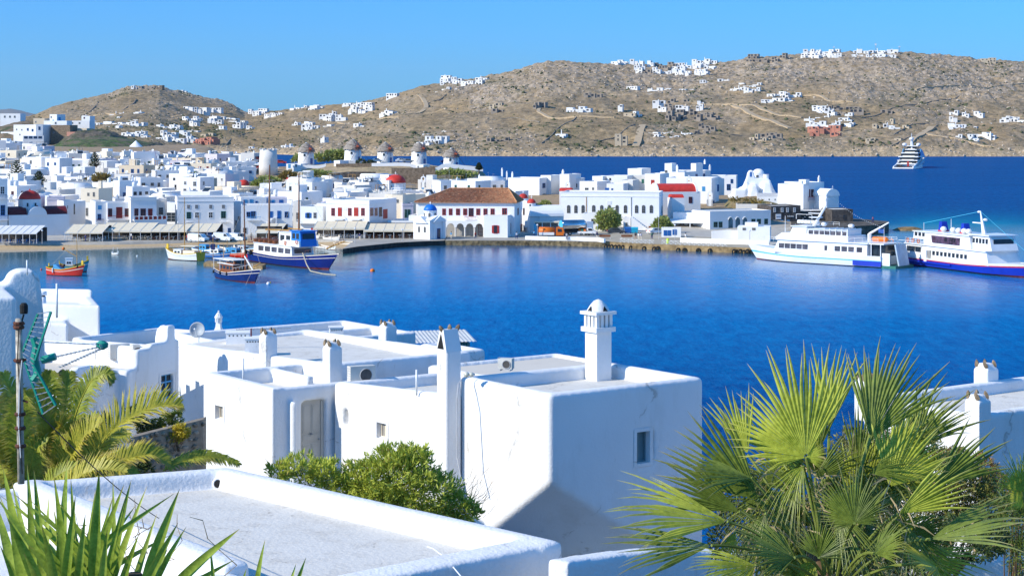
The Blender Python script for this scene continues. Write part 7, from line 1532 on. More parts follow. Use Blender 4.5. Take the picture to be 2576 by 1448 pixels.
bush('shrub','green bush left of the yellow one by the white house corner','bush',[(420,1068,26,26),(440,1050,20,18),(395,1075,18,20)],59,MIDB,3000,.10,5)
bush('shrub','dark bush with small red flowers behind the stone wall','bush',[(375,1085,26,24),(355,1070,20,18),(340,1040,26,20),(250,1060,30,26)],58.5,DKB,3600,.10,6)
bush('shrub','bright green shrub at the foot of the left palms','bush',[(190,1090,45,32),(235,1110,40,28),(210,1130,60,36)],44,MIDB,4200,.10,7)
bush('shrub','dense dark undergrowth beneath the left date palm','bush',[(60,1170,110,50),(180,1190,110,40),(300,1180,80,30)],48,DKB,9000,.14,8)
bush('shrub','brown-green creeper mass behind the fan palm on the right','bush',[(2230,1180,120,90),(2340,1190,110,80),(2420,1250,110,90),(2500,1300,100,90),(2300,1300,140,90),(2150,1130,60,50),(2240,1090,50,40)],24,leaf_mat('creeper_leaf',(.07,.09,.02),(.24,.23,.05),(.4,.22,.1)),26000,.055,9)
bush('shrub','autumn-coloured creeper near the right edge of the picture','bush',[(2450,1190,60,50),(2520,1230,60,40),(2400,1160,50,34)],25.5,REDB,6500,.05,10)
bush('shrub','fine bright green feathery shrub at the right edge','bush',[(2560,1330,60,70),(2590,1400,60,60),(2540,1260,40,40)],22,MIDB,7000,.05,11,asp=.18)
bush('shrub','undergrowth below the fan palm at the bottom edge','bush',[(2150,1400,160,70),(2300,1400,120,60),(2440,1350,90,60),(2000,1420,90,50),(1850,1350,70,70),(1880,1240,50,60),(1960,1330,70,80),(2060,1300,80,80)],21,DKB,19000,.06,12)
# ---- trees in the town and on the quay
TOL=leaf_mat('town_tree_leaf',(.17,.21,.045),(.40,.44,.13),scale=.6);TDK=leaf_mat('town_pine_leaf',(.03,.05,.02),(.085,.11,.045),scale=.6);TYE=leaf_mat('town_broom_leaf',(.16,.12,.03),(.36,.26,.07),scale=.6)
bush('tree','big pale green tamarisk tree on the quay in front of the arched windows','tree',[(1528,545,24,18),(1545,553,16,15),(1512,555,15,16),(1530,562,26,12)],455,TOL,3400,.85,21)
bush('tree','smaller tamarisk tree right of the arched-window building','tree',[(1665,560,18,13),(1652,567,11,9),(1680,567,12,9)],450,TOL,2600,.7,22)
bush('tree','round bright green tree between the two far dome roofs','tree',[(672,460,30,14),(655,466,20,12),(692,464,18,12)],575,TOL,3600,1.0,23)
bush('tree','small green tree behind the vaulted store','tree',[(1372,513,12,8),(1362,518,8,6)],500,TOL,900,.7,24)
bush('tree','brown-green broom bush behind the cream houses on the left','tree',[(255,452,24,13),(228,460,20,9),(215,463,16,7)],560,TYE,2600,1.0,25)
bush('tree','olive-coloured tree below the windmill slope','tree',[(727,440,16,9),(715,444,12,7)],640,TYE,1200,1.1,26)
bush('tree','row of green tamarisks on the ochre windmill slope','tree',[(800,438,20,8),(775,440,14,6),(825,440,12,6)],640,TOL,1500,1.1,27)
bush('tree','green thicket right of the first thatched windmill','tree',[(840,390,24,9),(862,388,20,9),(815,395,22,8),(750,398,14,8)],700,TOL,2600,1.3,28)
bush('shrub','dark shrub at the foot of the largest windmill','bush',[(908,407,10,4),(930,411,12,6)],672,TDK,700,1.0,29)
bush('shrub','green bushes on the bank below the seaward windmill','bush',[(1100,440,34,8),(1150,440,28,10),(1175,440,24,7),(1130,436,20,8)],632,TOL,3200,1.1,30)
bush('shrub','low scrub in front of the lumpy white church','bush',[(1850,500,16,4),(1900,504,18,4),(1868,502,12,3)],496,TYE,700,.6,31)
def norfolk(px,yt,yb,wpx,Y,lab,seed):
    r=random.Random(seed);k=Y/F;b=P(px,yb,Y);root=thing('norfolk_pine',lab,'pine tree',b.to_tuple(),0,'tiered pines in the town');hh=(yb-yt)*k;MB().tube((0,0,-2),(0,0,hh),.28,7,0,.04).build('trunk',BARK,root);V,Fc,T=[],[],[];n=10
    for j in range(n):
        z=hh*(.12+.86*j/n);L=wpx*k*(1-(j/n)**1.15)*r.uniform(.85,1.05)+.25
        for i in range(7):
            a=6.283*i/7+j*.5+r.uniform(-.2,.2);d=Vector((math.cos(a),math.sin(a),.12));s=Vector((-math.sin(a),math.cos(a),0));m_=7
            for q in range(m_):
                t=(q+.6)/m_;c=Vector((0,0,z))+d*L*t+Vector((0,0,.25*t*t*L));ll=.15*L*(1.2-t)+.15
                for sg in (-1,1):
                    e=c+(s*sg*1.0+d*.4)*ll+Vector((0,0,.15));b_=len(V);V+=[c-d*.2,c+d*.22,e,c+Vector((0,0,.3))];Fc+=[(b_,b_+1,b_+2),(b_,b_+2,b_+3)];T+=[0]*4
    obj('foliage',tipped_mesh('foliage',V,Fc,T,TDK),root,kind='stuff');return root
norfolk(42,400,462,24,545,'tallest dark tiered pine at the far left of the town',1);norfolk(98,428,472,20,540,'second tiered pine just right of the tallest one',2);norfolk(238,380,424,17,640,'dark tiered pine in front of the green slope',3);norfolk(407,406,455,16,600,'pale tiered pine in the middle of the left town',4);norfolk(1205,408,430,9,650,'lone tiered pine at the sea edge above the green bank',5)
def town_palm(px,yt,yb,rpx,Y,lab,seed):
    r=random.Random(seed);k=Y/F;b=P(px,yb,Y);root=thing('palm_tree',lab,'palm',b.to_tuple());hh=(yb-yt)*k*.7;MB().tube((0,0,-1),(0,0,hh),.35,7,0,.25).build('trunk',BARK,root);V,Fc,T=[],[],[]
    for i in range(34):
        a=r.uniform(0,6.28);el=r.uniform(-.9,1.2);d=Vector((math.cos(a)*math.cos(el),math.sin(a)*math.cos(el),math.sin(el)));L=rpx*k*r.uniform(.75,1.1);s=Vector((-math.sin(a),math.cos(a),0));c=Vector((0,0,hh))
        for q in range(6):
            p0=c+d*L*q/6-Vector((0,0,.5*L*(q/6)**2));p1=c+d*L*(q+1)/6-Vector((0,0,.5*L*((q+1)/6)**2))
            for sg in (-1,1): b_=len(V);V+=[p0,p1,p1+s*sg*.7-Vector((0,0,.25)),p0+s*sg*.7-Vector((0,0,.25))];Fc.append((b_,b_+1,b_+2,b_+3));T+=[0]*4
    obj('fronds',tipped_mesh('fronds',V,Fc,T,TOL),root,kind='stuff')
town_palm(488,425,462,14,580,'shaggy palm in the left middle of the town',3);town_palm(498,430,466,12,584,'smaller palm tucked right behind the shaggy palm',4);town_palm(180,372,392,12,800,'small palm before the green slope',5)
# ================================================================ boats
def hull_mesh(L,B,dr,prof,sheer,mats_z,n=26,stem=.12,transom=.7,mm=None,tumble=.92,rake=.06,under=.25):
    """hull along +x (bow at x=L). mats_z: list of (height fraction, material index) from the waterline up"""
    rows=[(-under,.72)]+[(f,None) for f,_ in mats_z];V,Fc,Mi=[],[],[];hs=[q for q,_ in rows];nr=len(hs)
    for i in range(n+1):
        t=i/n;x0=L*t;wl=prof(t);sh=sheer(t)
        for j,hfr in enumerate(hs):
            z=sh*hfr if hfr>0 else hfr*dr;w=B/2*wl*(.80+.20*max(0,hfr)**.6 if hfr>0 else .62);x=x0+rake*L*max(0,(t-.6)/.4)**2*(max(hfr,0)-0.0)*1.0-rake*.5*L*(1-t)**6*max(hfr,0)*0
            V.append((x,w,z));V.append((x,-w,z))
    for i in range(n):
        for j in range(nr-1):
            a=(i*nr+j)*2;b=((i+1)*nr+j)*2;m_=mats_z[j][1]
            Fc+=[(a,b,b+2,a+2),(a+1,a+3,b+3,b+1)];Mi+=[m_,m_]
    Fc.append(tuple([j*2 for j in range(nr)]+[j*2+1 for j in range(nr)][::-1]));Mi.append(mats_z[-1][1])
    me=bpy.data.meshes.new('hull');me.from_pydata(V,[],Fc)
    for m in mm: me.materials.append(m)
    me.polygons.foreach_set('material_index',Mi);me.update();return me
def deck(L,B,prof,sheer,m,n=22,off=.12,root=None,x1=1.0):
    V=[];
    for i in range(n+1): t=i/n*x1;V+=[(L*t,B/2*prof(t)*.96,sheer(t)-off),(L*t,-B/2*prof(t)*.96,sheer(t)-off)]
    return MB().add(V,[(2*i,2*i+1,2*i+3,2*i+2) for i in range(n)]).build('deck',m,root)
def caique_prof(full=.3): return lambda t: max(.02,(1-abs(2*t-1)**2.4))**.75*(1 if t>.5 else (full+(1-full)*1))
def boat_root(name,lab,cat,px,py,px2,py2,group=None):      # stern and bow of the waterline on the picture
    a,b=G(px,py,0),G(px2,py2,0);d=b-a;return thing(name,lab,cat,(a.x,a.y,0),math.atan2(d.y,d.x),group),d.length
def mast(root,x,y,z0,z1,r,m,name='mast',lean=0):
    return MB().tube((x,y,z0),(x+lean,y,z1),r,8,0,r*.55).build(name,m,root)
def lines(root,pairs,r=.022,m=None,name='rigging'):
    mb=MB()
    for a,b in pairs: mb.tube(a,b,r,3)
    return mb.build(name,m or ROPE,root)
def rails(root,pts,h=.9,m=PAINTW,step=1.2,r=.03,n=2,name='railing'):
    mb=MB()
    for a,b in zip(pts,pts[1:]):
        a,b=Vector(a),Vector(b);L=(b-a).length;k=max(1,int(L/step))
        for i in range(k+1): p=a.lerp(b,i/k);mb.tube(p,p+Vector((0,0,h)),r,4)
        for q in range(n): mb.tube(a+Vector((0,0,h*(q+1)/n)),b+Vector((0,0,h*(q+1)/n)),r,4)
    return mb.build(name,m,root)
def cabin(root,x0,x1,y,z0,z1,m,name='cabin',slope=0,wins=0,wm=GLASS,wh=.5,top=.12,tm=None,over=.15,wz=None,w0=None,w1=None,wfrac=.7):
    mb=MB();mb.hexa([(x0,-y,z0),(x1,-y,z0),(x1,y,z0),(x0,y,z0),(x0,-y*.95,z1),(x1-slope,-y*.95,z1),(x1-slope,y*.95,z1),(x0,y*.95,z1)]);c=mb.build(name,m,root)
    if top: MB().box(x0-over,x1-slope+over,-y-over*.6,y+over*.6,z1,z1+top).build('cabin_roof',tm or m,c)
    if wins:
        a,b=(w0 if w0 is not None else x0+.2),(w1 if w1 is not None else x1-slope-.2);st=(b-a)/wins;zc=wz if wz is not None else (z0+z1)/2+.1
        for i in range(wins):
            for s in (-1,1): 
                yy=s*(y-(y*.05)*(zc-z0)/(z1-z0));MB().box(a+st*(i+.5)-st*wfrac/2,a+st*(i+.5)+st*wfrac/2,yy-.03,yy+.03,zc-wh/2,zc+wh/2).build('window',wm,c)
        MB().box(x1-slope*.5-.02,x1-slope*.5+.04,-y*.75,y*.75,zc-wh/2,zc+wh/2).build('windscreen',wm,c)
    return c
def ringbuoy(root,x,y,z,r=.36,ax='y'): return MB().torus((0,0,0),r,.08,ax,14,6).build('lifebuoy',ORANGE,root,loc=(x,y,z))
HARBOUR_P=lambda full,pw=2.3: (lambda t: max(.015,1-abs((t-.45)/(.55 if t>.45 else .75*full+.45))**pw)**.8)
# ---- big blue wooden cruiser
rt,L=boat_root('excursion_boat','large royal blue and white wooden excursion boat with two tall brown masts','boat',648,655,826,678,None)
pf=HARBOUR_P(.5);sh=lambda t: 1.9+1.7*max(0,t-.45)**1.7*2.4+.5*(1-t)**3;B=6.4
obj('hull',hull_mesh(L,B,1,pf,sh,[(.12,2),(.72,0),(.76,1),(.94,0),(1.0,1)],mm=[mat('deep_blue_hull',(.005,.016,.17),.3,.1,.6,spec=.5),CREAM,MAROON],rake=.13),rt);deck(L,B,pf,sh,LWOOD,root=rt)
cabin(rt,L*.10,L*.66,2.5,1.7,4.0,PAINTW,'saloon',.5,5,BGLASS,1.0,.12,None,.1,3.05,L*.16,L*.64,.78)
cabin(rt,L*.50,L*.74,2.2,4.05,5.2,PAINTW,'bulwark',.3,0,top=0);cabin(rt,L*.42,L*.60,1.7,4.1,6.6,PAINTW,'upper_cabin',0,2,GLASS,1.1,.12,None,.2,5.5)
cabin(rt,L*.60,L*.74,1.8,4.1,7.0,mat('bright_blue_wheelhouse',(.02,.20,.62),.35,.06,1),'wheelhouse',.5,2,GLASS,1.1,.15,MATS['bright_blue_wheelhouse'],.35,6.1)
rails(rt,[(L*.02,-2.4,4.05),(L*.42,-2.4,4.05)],1.0,WOOD,.5,.035,3,'wooden_railing');rails(rt,[(L*.02,2.4,4.05),(L*.42,2.4,4.05)],1.0,WOOD,.8,.035,2,'wooden_railing');MB().box(L*.0,L*.44,-2.5,2.5,3.98,4.08).build('upper_deck',WOOD,rt)
for i in range(5): MB().box(L*(.06+.07*i),L*(.09+.07*i),-1.9,1.9,4.1,4.75).build('deck_bench',WOOD,rt)
k=375/F;mast(rt,L*.17,0,3.5,3.5+(650-450)*k,.24,WOOD,lean=.3);mast(rt,L*.60,0,6.5,6.5+(590-455)*k+.8,.20,WOOD);MB().tube((L*.12,0,6.6),(L*.48,0,6.9),.14,6).build('boom',LWOOD,rt);MB().tube((L*.45,0,7.3),(L*.64,0,7.3),.12,6).build('boom',LWOOD,rt)
lines(rt,[((L*.18,0,19.3),(-.5,2.4,3)),((L*.18,0,19.3),(-.5,-2.4,3)),((L*.18,0,19.3),(L*.60,0,18.5)),((L*.60,0,18),(L*1.1,0,4.8)),((L*.60,0,17),(L*.45,-2.5,4)),((L*.18,0,17),(L*.32,-2.5,4)),((L*.18,0,17),(L*.05,-2.5,4))])
MB().tube((L*.98,0,4.1),(L*1.22,0,5.9),.16,6,0,.08).build('bowsprit',LWOOD,rt);rails(rt,[(L*.80,-1.9,2.75),(L*1.05,-.3,4.0),(L*1.2,0,5.6)],.7,WOOD,.9,.03,1,'bow_rail');[ringbuoy(rt,L*q,-2.35,z) for q,z in ((.55,4.6),(.71,5.0))];[MB().lathe((0,0,0),[(.1,0),(.32,.2),(.32,.8),(.1,1)],10).build('fender',BLACK,rt,loc=(L*q,-3.15,1.5)) for q in (.03,.1)]
MB().path([(L*.80,-2.4,3.0),(L*.95,-4,1.2),(L*1.1,-5.6,.25),(L*1.28,-6.0,.12),(L*1.42,-5.4,.1)],.12,6).build('mooring_rope',ROPE,rt)
p=G(937,682);r_=thing('buoy','orange mooring buoy at the end of the thick pale rope','buoy',p.to_tuple());MB().ball((0,0,.12),.48,12,8).build('float',ORANGE,r_,True)
# ---- dark blue caique in front
rt,L=boat_root('caique','dark navy wooden caique with varnished cabins moored in front of the blue cruiser','boat',556,697,640,712);pf=HARBOUR_P(.35);sh=lambda t: 1.5+1.5*max(0,t-.4)**1.6*1.9+1.0*max(0,.35-t)**1.4*2.2;B=4.2
obj('hull',hull_mesh(L,B,.8,pf,sh,[(.14,2),(.70,0),(.75,1),(.93,0),(1.0,1)],mm=[NAVY,CREAM,MAROON],rake=.18),rt);deck(L,B,pf,sh,LWOOD,root=rt)
cabin(rt,L*.16,L*.62,1.5,1.3,2.9,WOOD,'cabin',.3,4,GLASS,.55,.1,CANW,.3,2.3);cabin(rt,L*.35,L*.6,1.2,2.95,3.7,WOOD,'wheelhouse',.3,3,GLASS,.45,.1,CANW,.5)
MB().box(L*.02,L*.5,-1.7,1.7,3.6,3.7).build('awning',CANW,rt);[MB().tube((L*q,s*1.6,1.6),(L*q,s*1.6,3.6),.05,5).build('awning_post',PAINTW,rt) for q in (.03,.22) for s in (-1,1)]
k=330/F;mast(rt,L*.74,0,1.6,1.6+(700-468)*k*.78,.17,WOOD,lean=-.6);mast(rt,L*.08,0,2.6,6.2,.07,LWOOD);MB().tube((L*.98,0,2.9),(L*1.18,0,3.9),.12,6,0,.06).build('bowsprit',LWOOD,rt);MB().tube((L*.76,-.3,4.6),(L*1.02,-.3,2.2),.13,6).build('furled_boom',CANW,rt)
lines(rt,[((L*.70,0,13.5),(L*1.15,0,3.8)),((L*.70,0,13.5),(0,0,3.0)),((L*.70,0,12),(L*.6,-1.8,2)),((L*.70,0,12),(L*.85,-1.6,2.4)),((L*1.0,-.3,2.6),(L*1.2,-3,.1))]);rails(rt,[(L*.62,-1.7,1.9),(L*.98,-.2,2.9)],.5,PAINTW,.8,.025,1);rails(rt,[(L*.6,-1.2,1.6),(L*.72,-1.2,1.7)],.8,WOOD,.3,.03,2,'hatch_rail')
for q in (.1,.3,.5): MB().lathe((0,0,0),[(.05,0),(.2,.1),(.2,.5),(.05,.6)],8).build('fender',BLACK,rt,loc=(L*q,-2.1,1.0))
p=G(675,714);r_=thing('buoy','small white mooring buoy right of the navy caique bow','buoy',p.to_tuple());MB().ball((0,0,.1),.34,10,7).build('float',PAINTW,r_,True);MB().ball((.3,.2,.25),.16,8,6).build('knob',YELLOW,r_)
# ---- small fishing boats
def fisher(x0,y0,x1,y1,lab,hm,trim,cab=None,B=2.2,hh=.8,mst=0,cabm=PAINTW,mm2=None,grp='small fishing boats by the pier',h2=None,stripe=CREAM):
    rt,L=boat_root('fishing_boat',lab,'fishing boat',x0,y0,x1,y1,grp);pf=HARBOUR_P(.4);sh=lambda t: hh+hh*.9*max(0,t-.45)**1.7*2.6+hh*.6*max(0,.35-t)**1.4*2.2
    obj('hull',hull_mesh(L,B,.5,pf,sh,[(.10,2),(.62,0),(.70,1),(.90,0),(1.0,3)],mm=[hm,stripe,MAROON,trim],n=18,rake=.10),rt);deck(L,B,pf,sh,LWOOD,root=rt,off=.2)
    if cab: cabin(rt,L*cab[0],L*cab[1],B*.30,hh*.7,hh*.7+cab[2],cabm,'cabin',.15,2,GLASS,.4,.07,None,.1)
    if mst: mast(rt,L*.66,0,hh,hh+mst,.07,LWOOD);lines(rt,[((L*.66,0,hh+mst),(L*1.04,0,hh*1.9)),((L*.66,0,hh+mst),(0,0,hh*1.3))],.015)
    MB().box(L*1.0,L*1.06,-.07,.07,hh*1.3,hh*2.35).build('stem_post',trim,rt);MB().box(-.15,.02,-.07,.07,hh*.9,hh*1.75).build('stern_post',trim,rt);return rt,L
rt,L=fisher(124,690,205,694,'bright red fishing boat with a yellow stem and blue net locker',REDP,YELLOW,None,2.6,1.25,0,grp=None);k=345/F
MB().hexa([(L*.20,-.7,1.0),(L*.48,-.7,1.0),(L*.48,.7,1.0),(L*.20,.7,1.0),(L*.20,-.7,2.0),(L*.28,-.7,2.0),(L*.28,.7,2.0),(L*.20,.7,2.0)]).build('net_locker',LBLUE,rt);MB().lathe((L*.26,-1.4,.5),[(.03,0),(.12,.15),(.12,.8),(.05,1)],8).build('fender',PAINTW,rt);MB().torus((L*.9,-.6,1.9),.3,.12,'y',12,6).build('tyre_fender',BLACK,rt);mb=MB()
for i in range(7): mb.ball((L*(.28+.03*i),rv.uniform(-.3,.3),1.75+rv.uniform(-.1,.1)),.26,6,4)
mb.build('net_pile',mat('brown_nets',(.10,.05,.05),.95,.4,4),rt,kind='stuff');mast(rt,L*.86,0,1.5,1.5+(690-612)*k,.08,LWOOD);MB().tube((L*.86,0,3.6),(L*.40,.2,5.0),.06,5).build('derrick',LWOOD,rt);MB().ball((L*.42,.2,4.95),.3,10,6).build('marker_float',ORANGE,rt,True);lines(rt,[((L*.86,0,6.8),(L*1.06,0,2.7)),((L*.86,0,6.8),(L*.1,0,2)),((L*.05,-.4,1.9),(L*.3,-.3,3.1)),((L*.3,-.3,3.1),(L*.5,-.3,3.2))],.02)
fisher(150,684,218,683,'white and turquoise fishing boat lying behind the red one',mat('turquoise_paint',(.02,.32,.40),.4,.1,1),YELLOW,(.22,.5,1.7),2.4,1.3,0,grp=None)
rt,L=fisher(505,655,424,650,'long white caique with a pale yellow deck and two slim masts',PAINTW,YELLOW,(.5,.75,1.2),3.6,1.35,0,grp=None,stripe=GREYF);k=375/F;mast(rt,L*.50,0,1.2,1.2+(650-535)*k*1.25,.11,LWOOD);mast(rt,L*.06,0,1.2,1.2+(650-540)*k*.9,.08,LWOOD);MB().box(L*.05,L*.5,-1.2,1.2,2.9,3.0).build('awning',CANV,rt);MB().box(L*.1,L*.45,-.9,.9,1.2,2.0).build('hatch',CREAM,rt)
lines(rt,[((L*.5,0,12),(L*1.05,0,2.6)),((L*.5,0,12),(L*.06,0,9)),((L*.06,0,9),(0,0,2)),((L*1.0,0,1.6),(L*1.15,-1,.0))]);rails(rt,[(L*.6,-1.2,1.5),(L*1.0,-.2,2.5)],.5,LWOOD,.6,.025,1)
fisher(490,634,548,640,'small white fishing boat with a sky blue cabin behind the caique',PAINTW,LBLUE,(.3,.6,1.3),2.2,.9,1.8,LBLUE);fisher(512,645,575,650,'blue fishing boat with a red canopy beside the pier',BLUE,LBLUE,(.35,.7,1.3),2.3,.9,0,PAINTW);fisher(560,642,630,648,'red-hulled fishing boat with a light blue cabin by the pier end',REDP,CREAM,(.2,.6,1.2),2.3,.8,2.5,LBLUE)
fisher(540,628,588,634,'white dinghy with fishing gear moored behind the pier',PAINTW,CREAM,None,2.0,.7,2.0);fisher(590,632,640,640,'white motor launch partly hidden behind the navy caique',PAINTW,LBLUE,(.3,.6,.9),2.1,.9,0)
rt,L=fisher(283,639,297,640,'tiny white rowing boat with two upright posts near the beach',PAINTW,PAINTW,None,.8,.35,0,grp=None);[MB().tube((L*q,0,.2),(L*q,0,1.6),.035,5).build('post',PAINTW,rt) for q in (.1,.85)]
for i,(a,b,c,d,lb) in enumerate(((800,622,842,628,'white dinghy nearest the quay wall right of the cruiser'),(845,616,885,620,'white dinghy tied below the quay wall'),(815,612,850,615,'low white rowing boat drawn up on the sand'),(885,606,920,609,'red-bottomed rowing boat on the sand beside the quay'),(925,604,950,606,'small dark and white rowing boat at the end of the beach'),(770,607,800,611,'grey inflatable dinghy on the sand'))):
    rt,L=fisher(a,b,c,d,lb,PAINTW,CREAM,None,1.8,.55,0,grp='dinghies at the beach end')
    if i>1: rt.location.z=.9;rt.location.y+=2
for px,py,lb in ((104,678,'small red and white float left of the red fishing boat'),(345,644,'tiny white float near the beach')): p=G(px,py);r_=thing('buoy',lb,'buoy',p.to_tuple());MB().ball((0,0,.1),.2,8,6).build('float',REDP if px<200 else PAINTW,r_)
# little stone pier
a,b=G(512,660,.7),G(660,668,.7);mb=MB();mb.hexa([(a.x,a.y,-1),(b.x,b.y,-1),(b.x,b.y+5,-1),(a.x,a.y+5,-1),(a.x,a.y,.7),(b.x,b.y,.7),(b.x,b.y+5,.75),(a.x,a.y+5,.75)]);mb.build('pier',TANQ,kind='structure')
p=G(536,652,.7);r_=thing('street_lamp','lamp post standing on the little stone pier','street lamp',(p.x,p.y,.7));MB().tube((0,0,0),(0,0,4.6),.07,6).build('post',LWOOD,r_);MB().ball((0,0,4.8),.26,8,6).build('lamp',PAINTW,r_);MB().box(-.4,.4,-.06,.06,2,3.2).build('notice',NAVY,r_)
# ---- long ferry
def flip_root(name,lab,sx,sy,bx,by): return boat_root(name,lab,'ferry',sx,sy,bx,by)
rt,L=flip_root('ferry','long white passenger ferry with a sky blue stripe and royal blue stern',2240,671,1905,650);B=7.6;pf=lambda t: 1 if t<.62 else max(.02,1-((t-.62)/.38)**2.0);sh=lambda t: 2.3+1.3*max(0,t-.55)**1.4*1.9
obj('hull',hull_mesh(L,B,.8,pf,sh,[(.07,2),(.50,0),(.60,1),(1.0,0)],mm=[PAINTW,CYAN,MAROON],rake=.075,n=40),rt);deck(L*1.02,B,pf,sh,PAINTW,root=rt)
MB().box(-.02,L*.20,-B/2*.95-.06,-B/2*.9,.28,1.25).build('blue_panel',ROYAL,rt);MB().box(-.02,L*.20,B/2*.9,B/2*.95+.06,.28,1.25).build('blue_panel',ROYAL,rt)
h2=B/2*.93
c=cabin(rt,L*.10,L*.80,h2,2.0,4.55,PAINTW,'main_saloon',1.2,0,top=.22,over=.35)
for q in (.155,.215,.265,.315,.40,.555,.60,.645,.69,.735): 
    for s in (-1,1): ww=.62 if q not in (.40,) else .3;yy=s*(h2*.978);MB().box(L*q-ww,L*q+ww,yy-.06,yy+.06,2.85,3.85).build('window',BGLASS,c)
for q in (.445,.51): MB().box(L*q-.35,L*q+.35,-h2*1.0,-h2*.9,2.05,3.95).build('door',GREYF,c)
for q in (.37,.475): MB().box(L*q-.22,L*q+.22,-h2*1.0,-h2*.9,3.1,3.7).build('window',GLASS,c)
MB().hexa([(L*.24,-h2*.93,4.77),(L*.82,-h2*.6,4.77),(L*.82,h2*.6,4.77),(L*.24,h2*.93,4.77),(L*.24,-h2*.93,5.9),(L*.76,-h2*.6,5.9),(L*.76,h2*.6,5.9),(L*.24,h2*.93,5.9)]).build('upper_bulwark',PAINTW,rt)
c=cabin(rt,L*.565,L*.70,h2*.72,5.0,7.3,PAINTW,'bridge',.9,0,top=.15,over=.3)
for i in range(4): MB().box(L*(.605+.021*i)-.22,L*(.605+.021*i)+.22,-h2*.72-.02,-h2*.6,6.2,6.85).build('window',GLASS,c)
cabin(rt,L*.26,L*.56,h2*.70,5.0,6.9,PAINTW,'glazed_lounge',0,7,BGLASS,1.15,.12,PAINTW,.2,6.1,wfrac=.84);[MB().box(L*q-.05,L*q+.05,-h2*.72,h2*.72,5.0,7.2).build('lounge_post',PAINTW,rt) for q in (.26,.30,.345,.39,.43)]
rails(rt,[(L*.02,-h2,4.8),(L*.26,-h2,4.8),(L*.45,-h2*.95,5.9),(L*.60,-h2*.9,5.9)],.9,PAINTW,1.1,.035,3);rails(rt,[(L*.02,h2,4.8),(L*.30,h2,4.8)],.9,PAINTW,1.6,.03,3);rails(rt,[(L*.84,-h2*.55,3.5),(L*.96,-h2*.2,4.1),(L*1.04,0,4.4)],.8,PAINTW,.9,.03,2);rails(rt,[(L*.42,-h2*.7,7.5),(L*.68,-h2*.7,7.5)],.7,PAINTW,1.2,.03,2)
MB().box(-L*.02,L*.14,-h2,h2,4.55,4.75).build('aft_deck',PAINTW,rt);[MB().box(x-.07,x+.07,s*h2*.98-.06,s*h2*.98+.06,2.0,4.6).build('deck_post',PAINTW,rt) for x in (.1,L*.07) for s in (-1,1)];MB().box(L*.0,L*.1,-h2*.6,h2*.6,2.2,4.5).build('aft_shade',GLASS,rt)
mb=MB();mb.tube((L*.56,0,7.4),(L*.47,0,11.6),.36,6,0,.2);mb.build('mast',PAINTW,rt);mb=MB();mb.tube((L*.47,0,11.4),(L*.467,0,14.6),.14,6,0,.07);mb.build('topmast',PAINTW,rt);MB().box(L*.51,L*.58,-.9,.9,9.1,9.25).build('radar',PAINTW,rt);MB().box(L*.50,L*.60,-.12,.12,9.9,10.05).build('radar',PAINTW,rt);MB().box(L*.455,L*.485,-.7,.7,12.9,13.0).build('crosstree',PAINTW,rt)
for q in (.60,.625,.65,.675,.70): m=MB();m.T=Matrix.Translation((L*q,-1.6,8.05)) @ Matrix.Rotation(R(90),4,'Y');m.lathe((0,0,-.55),[(.15,0),(.4,.08),(.4,1.0),(.15,1.1)],12);m.build('liferaft',PAINTW,rt,True)
for x,y,z,r in ((.545,-.5,7.9,.55),(.50,-.8,7.8,.6),(.30,-.6,7.7,.5),(.275,.2,7.75,.55),(.58,.5,8.1,.4)): MB().ball((L*x,y,z),r,10,7,sz=.75).build('dome',PAINTW,rt,True)
rails(rt,[(L*.60,-1.2,8.6),(L*.72,-1.2,8.6)],1.0,PAINTW,2,.05,1,'gantry');[ringbuoy(rt,L*q,-h2*f_,z) for q,z,f_ in ((.80,5.2,.66),(.61,6.6,.76),(.385,5.3,1.0),(.09,4.9,1.02),(.06,4.9,1.02))]
mb=MB();mb.tube((L*.20,-2.6,4.8),(L*.20,-2.6,6.2),.4,6);mb.tube((L*.20,-2.6,6.2),(L*.06,-2.6,8.6),.28,6,0,.14);mb.build('davit_crane',PAINTW,rt);MB().lathe((0,0,0),[(.1,-1.9),(.5,-1.5),(.5,1.5),(.1,1.9)],8).build('rescue_boat',ORANGE,rt,rot=(0,R(90),0),loc=(L*.12,-2.4,5.2))
mast(rt,L*.78,0,5.9,9.2,.08,PAINTW,'light_mast');mast(rt,L*.045,0,4.7,7.6,.06,PAINTW,'flag_staff');MB().box(L*.045,L*.085,-.02,.02,6.6,7.4).build('flag',mat('blue_flag',(.03,.12,.45),.7,.4,3),rt)
mb=MB()
for a,b,n in (((L*.467,0,14.5),(L*.79,0,6.2),22),((L*.467,0,14.5),(L*.03,0,7.6),34)):
    A_,B_=Vector(a),Vector(b)
    for i in range(n): p=A_.lerp(B_,i/n)-Vector((0,0,1.2*math.sin(math.pi*i/n)));mb.ball(p,.07,5,3)
mb.build('lamp_string',PAINTW,rt,kind='stuff')
MB().hexa([(-3.2,-1.9,.2),(-2.9,-1.9,.2),(-2.9,1.9,.2),(-3.2,1.9,.2),(-2.3,-1.9,4.6),(-2.0,-1.9,4.6),(-2.0,1.9,4.6),(-2.3,1.9,4.6)]).build('stern_ramp',mat('ramp_grey_blue',(.42,.52,.60),.5,.1,1),rt);MB().box(-3.2,0,-h2*.95,h2*.95,-.2,.5).build('stern_platform',GREEN,rt);rails(rt,[(-3.2,-h2*.9,4.6),(.2,-h2*.9,4.6)],.6,PAINTW,1.5,.05,1)
for s in (-1,1): MB().box(-1.8,-.05,s*h2*.9-.08,s*h2*.9+.08,.4,2.9).build('stern_wing',PAINTW,rt)
text('AUTO FERRY',.01,ROYAL,rt,(0,0,-3),(0,0,0)) if 0 else None
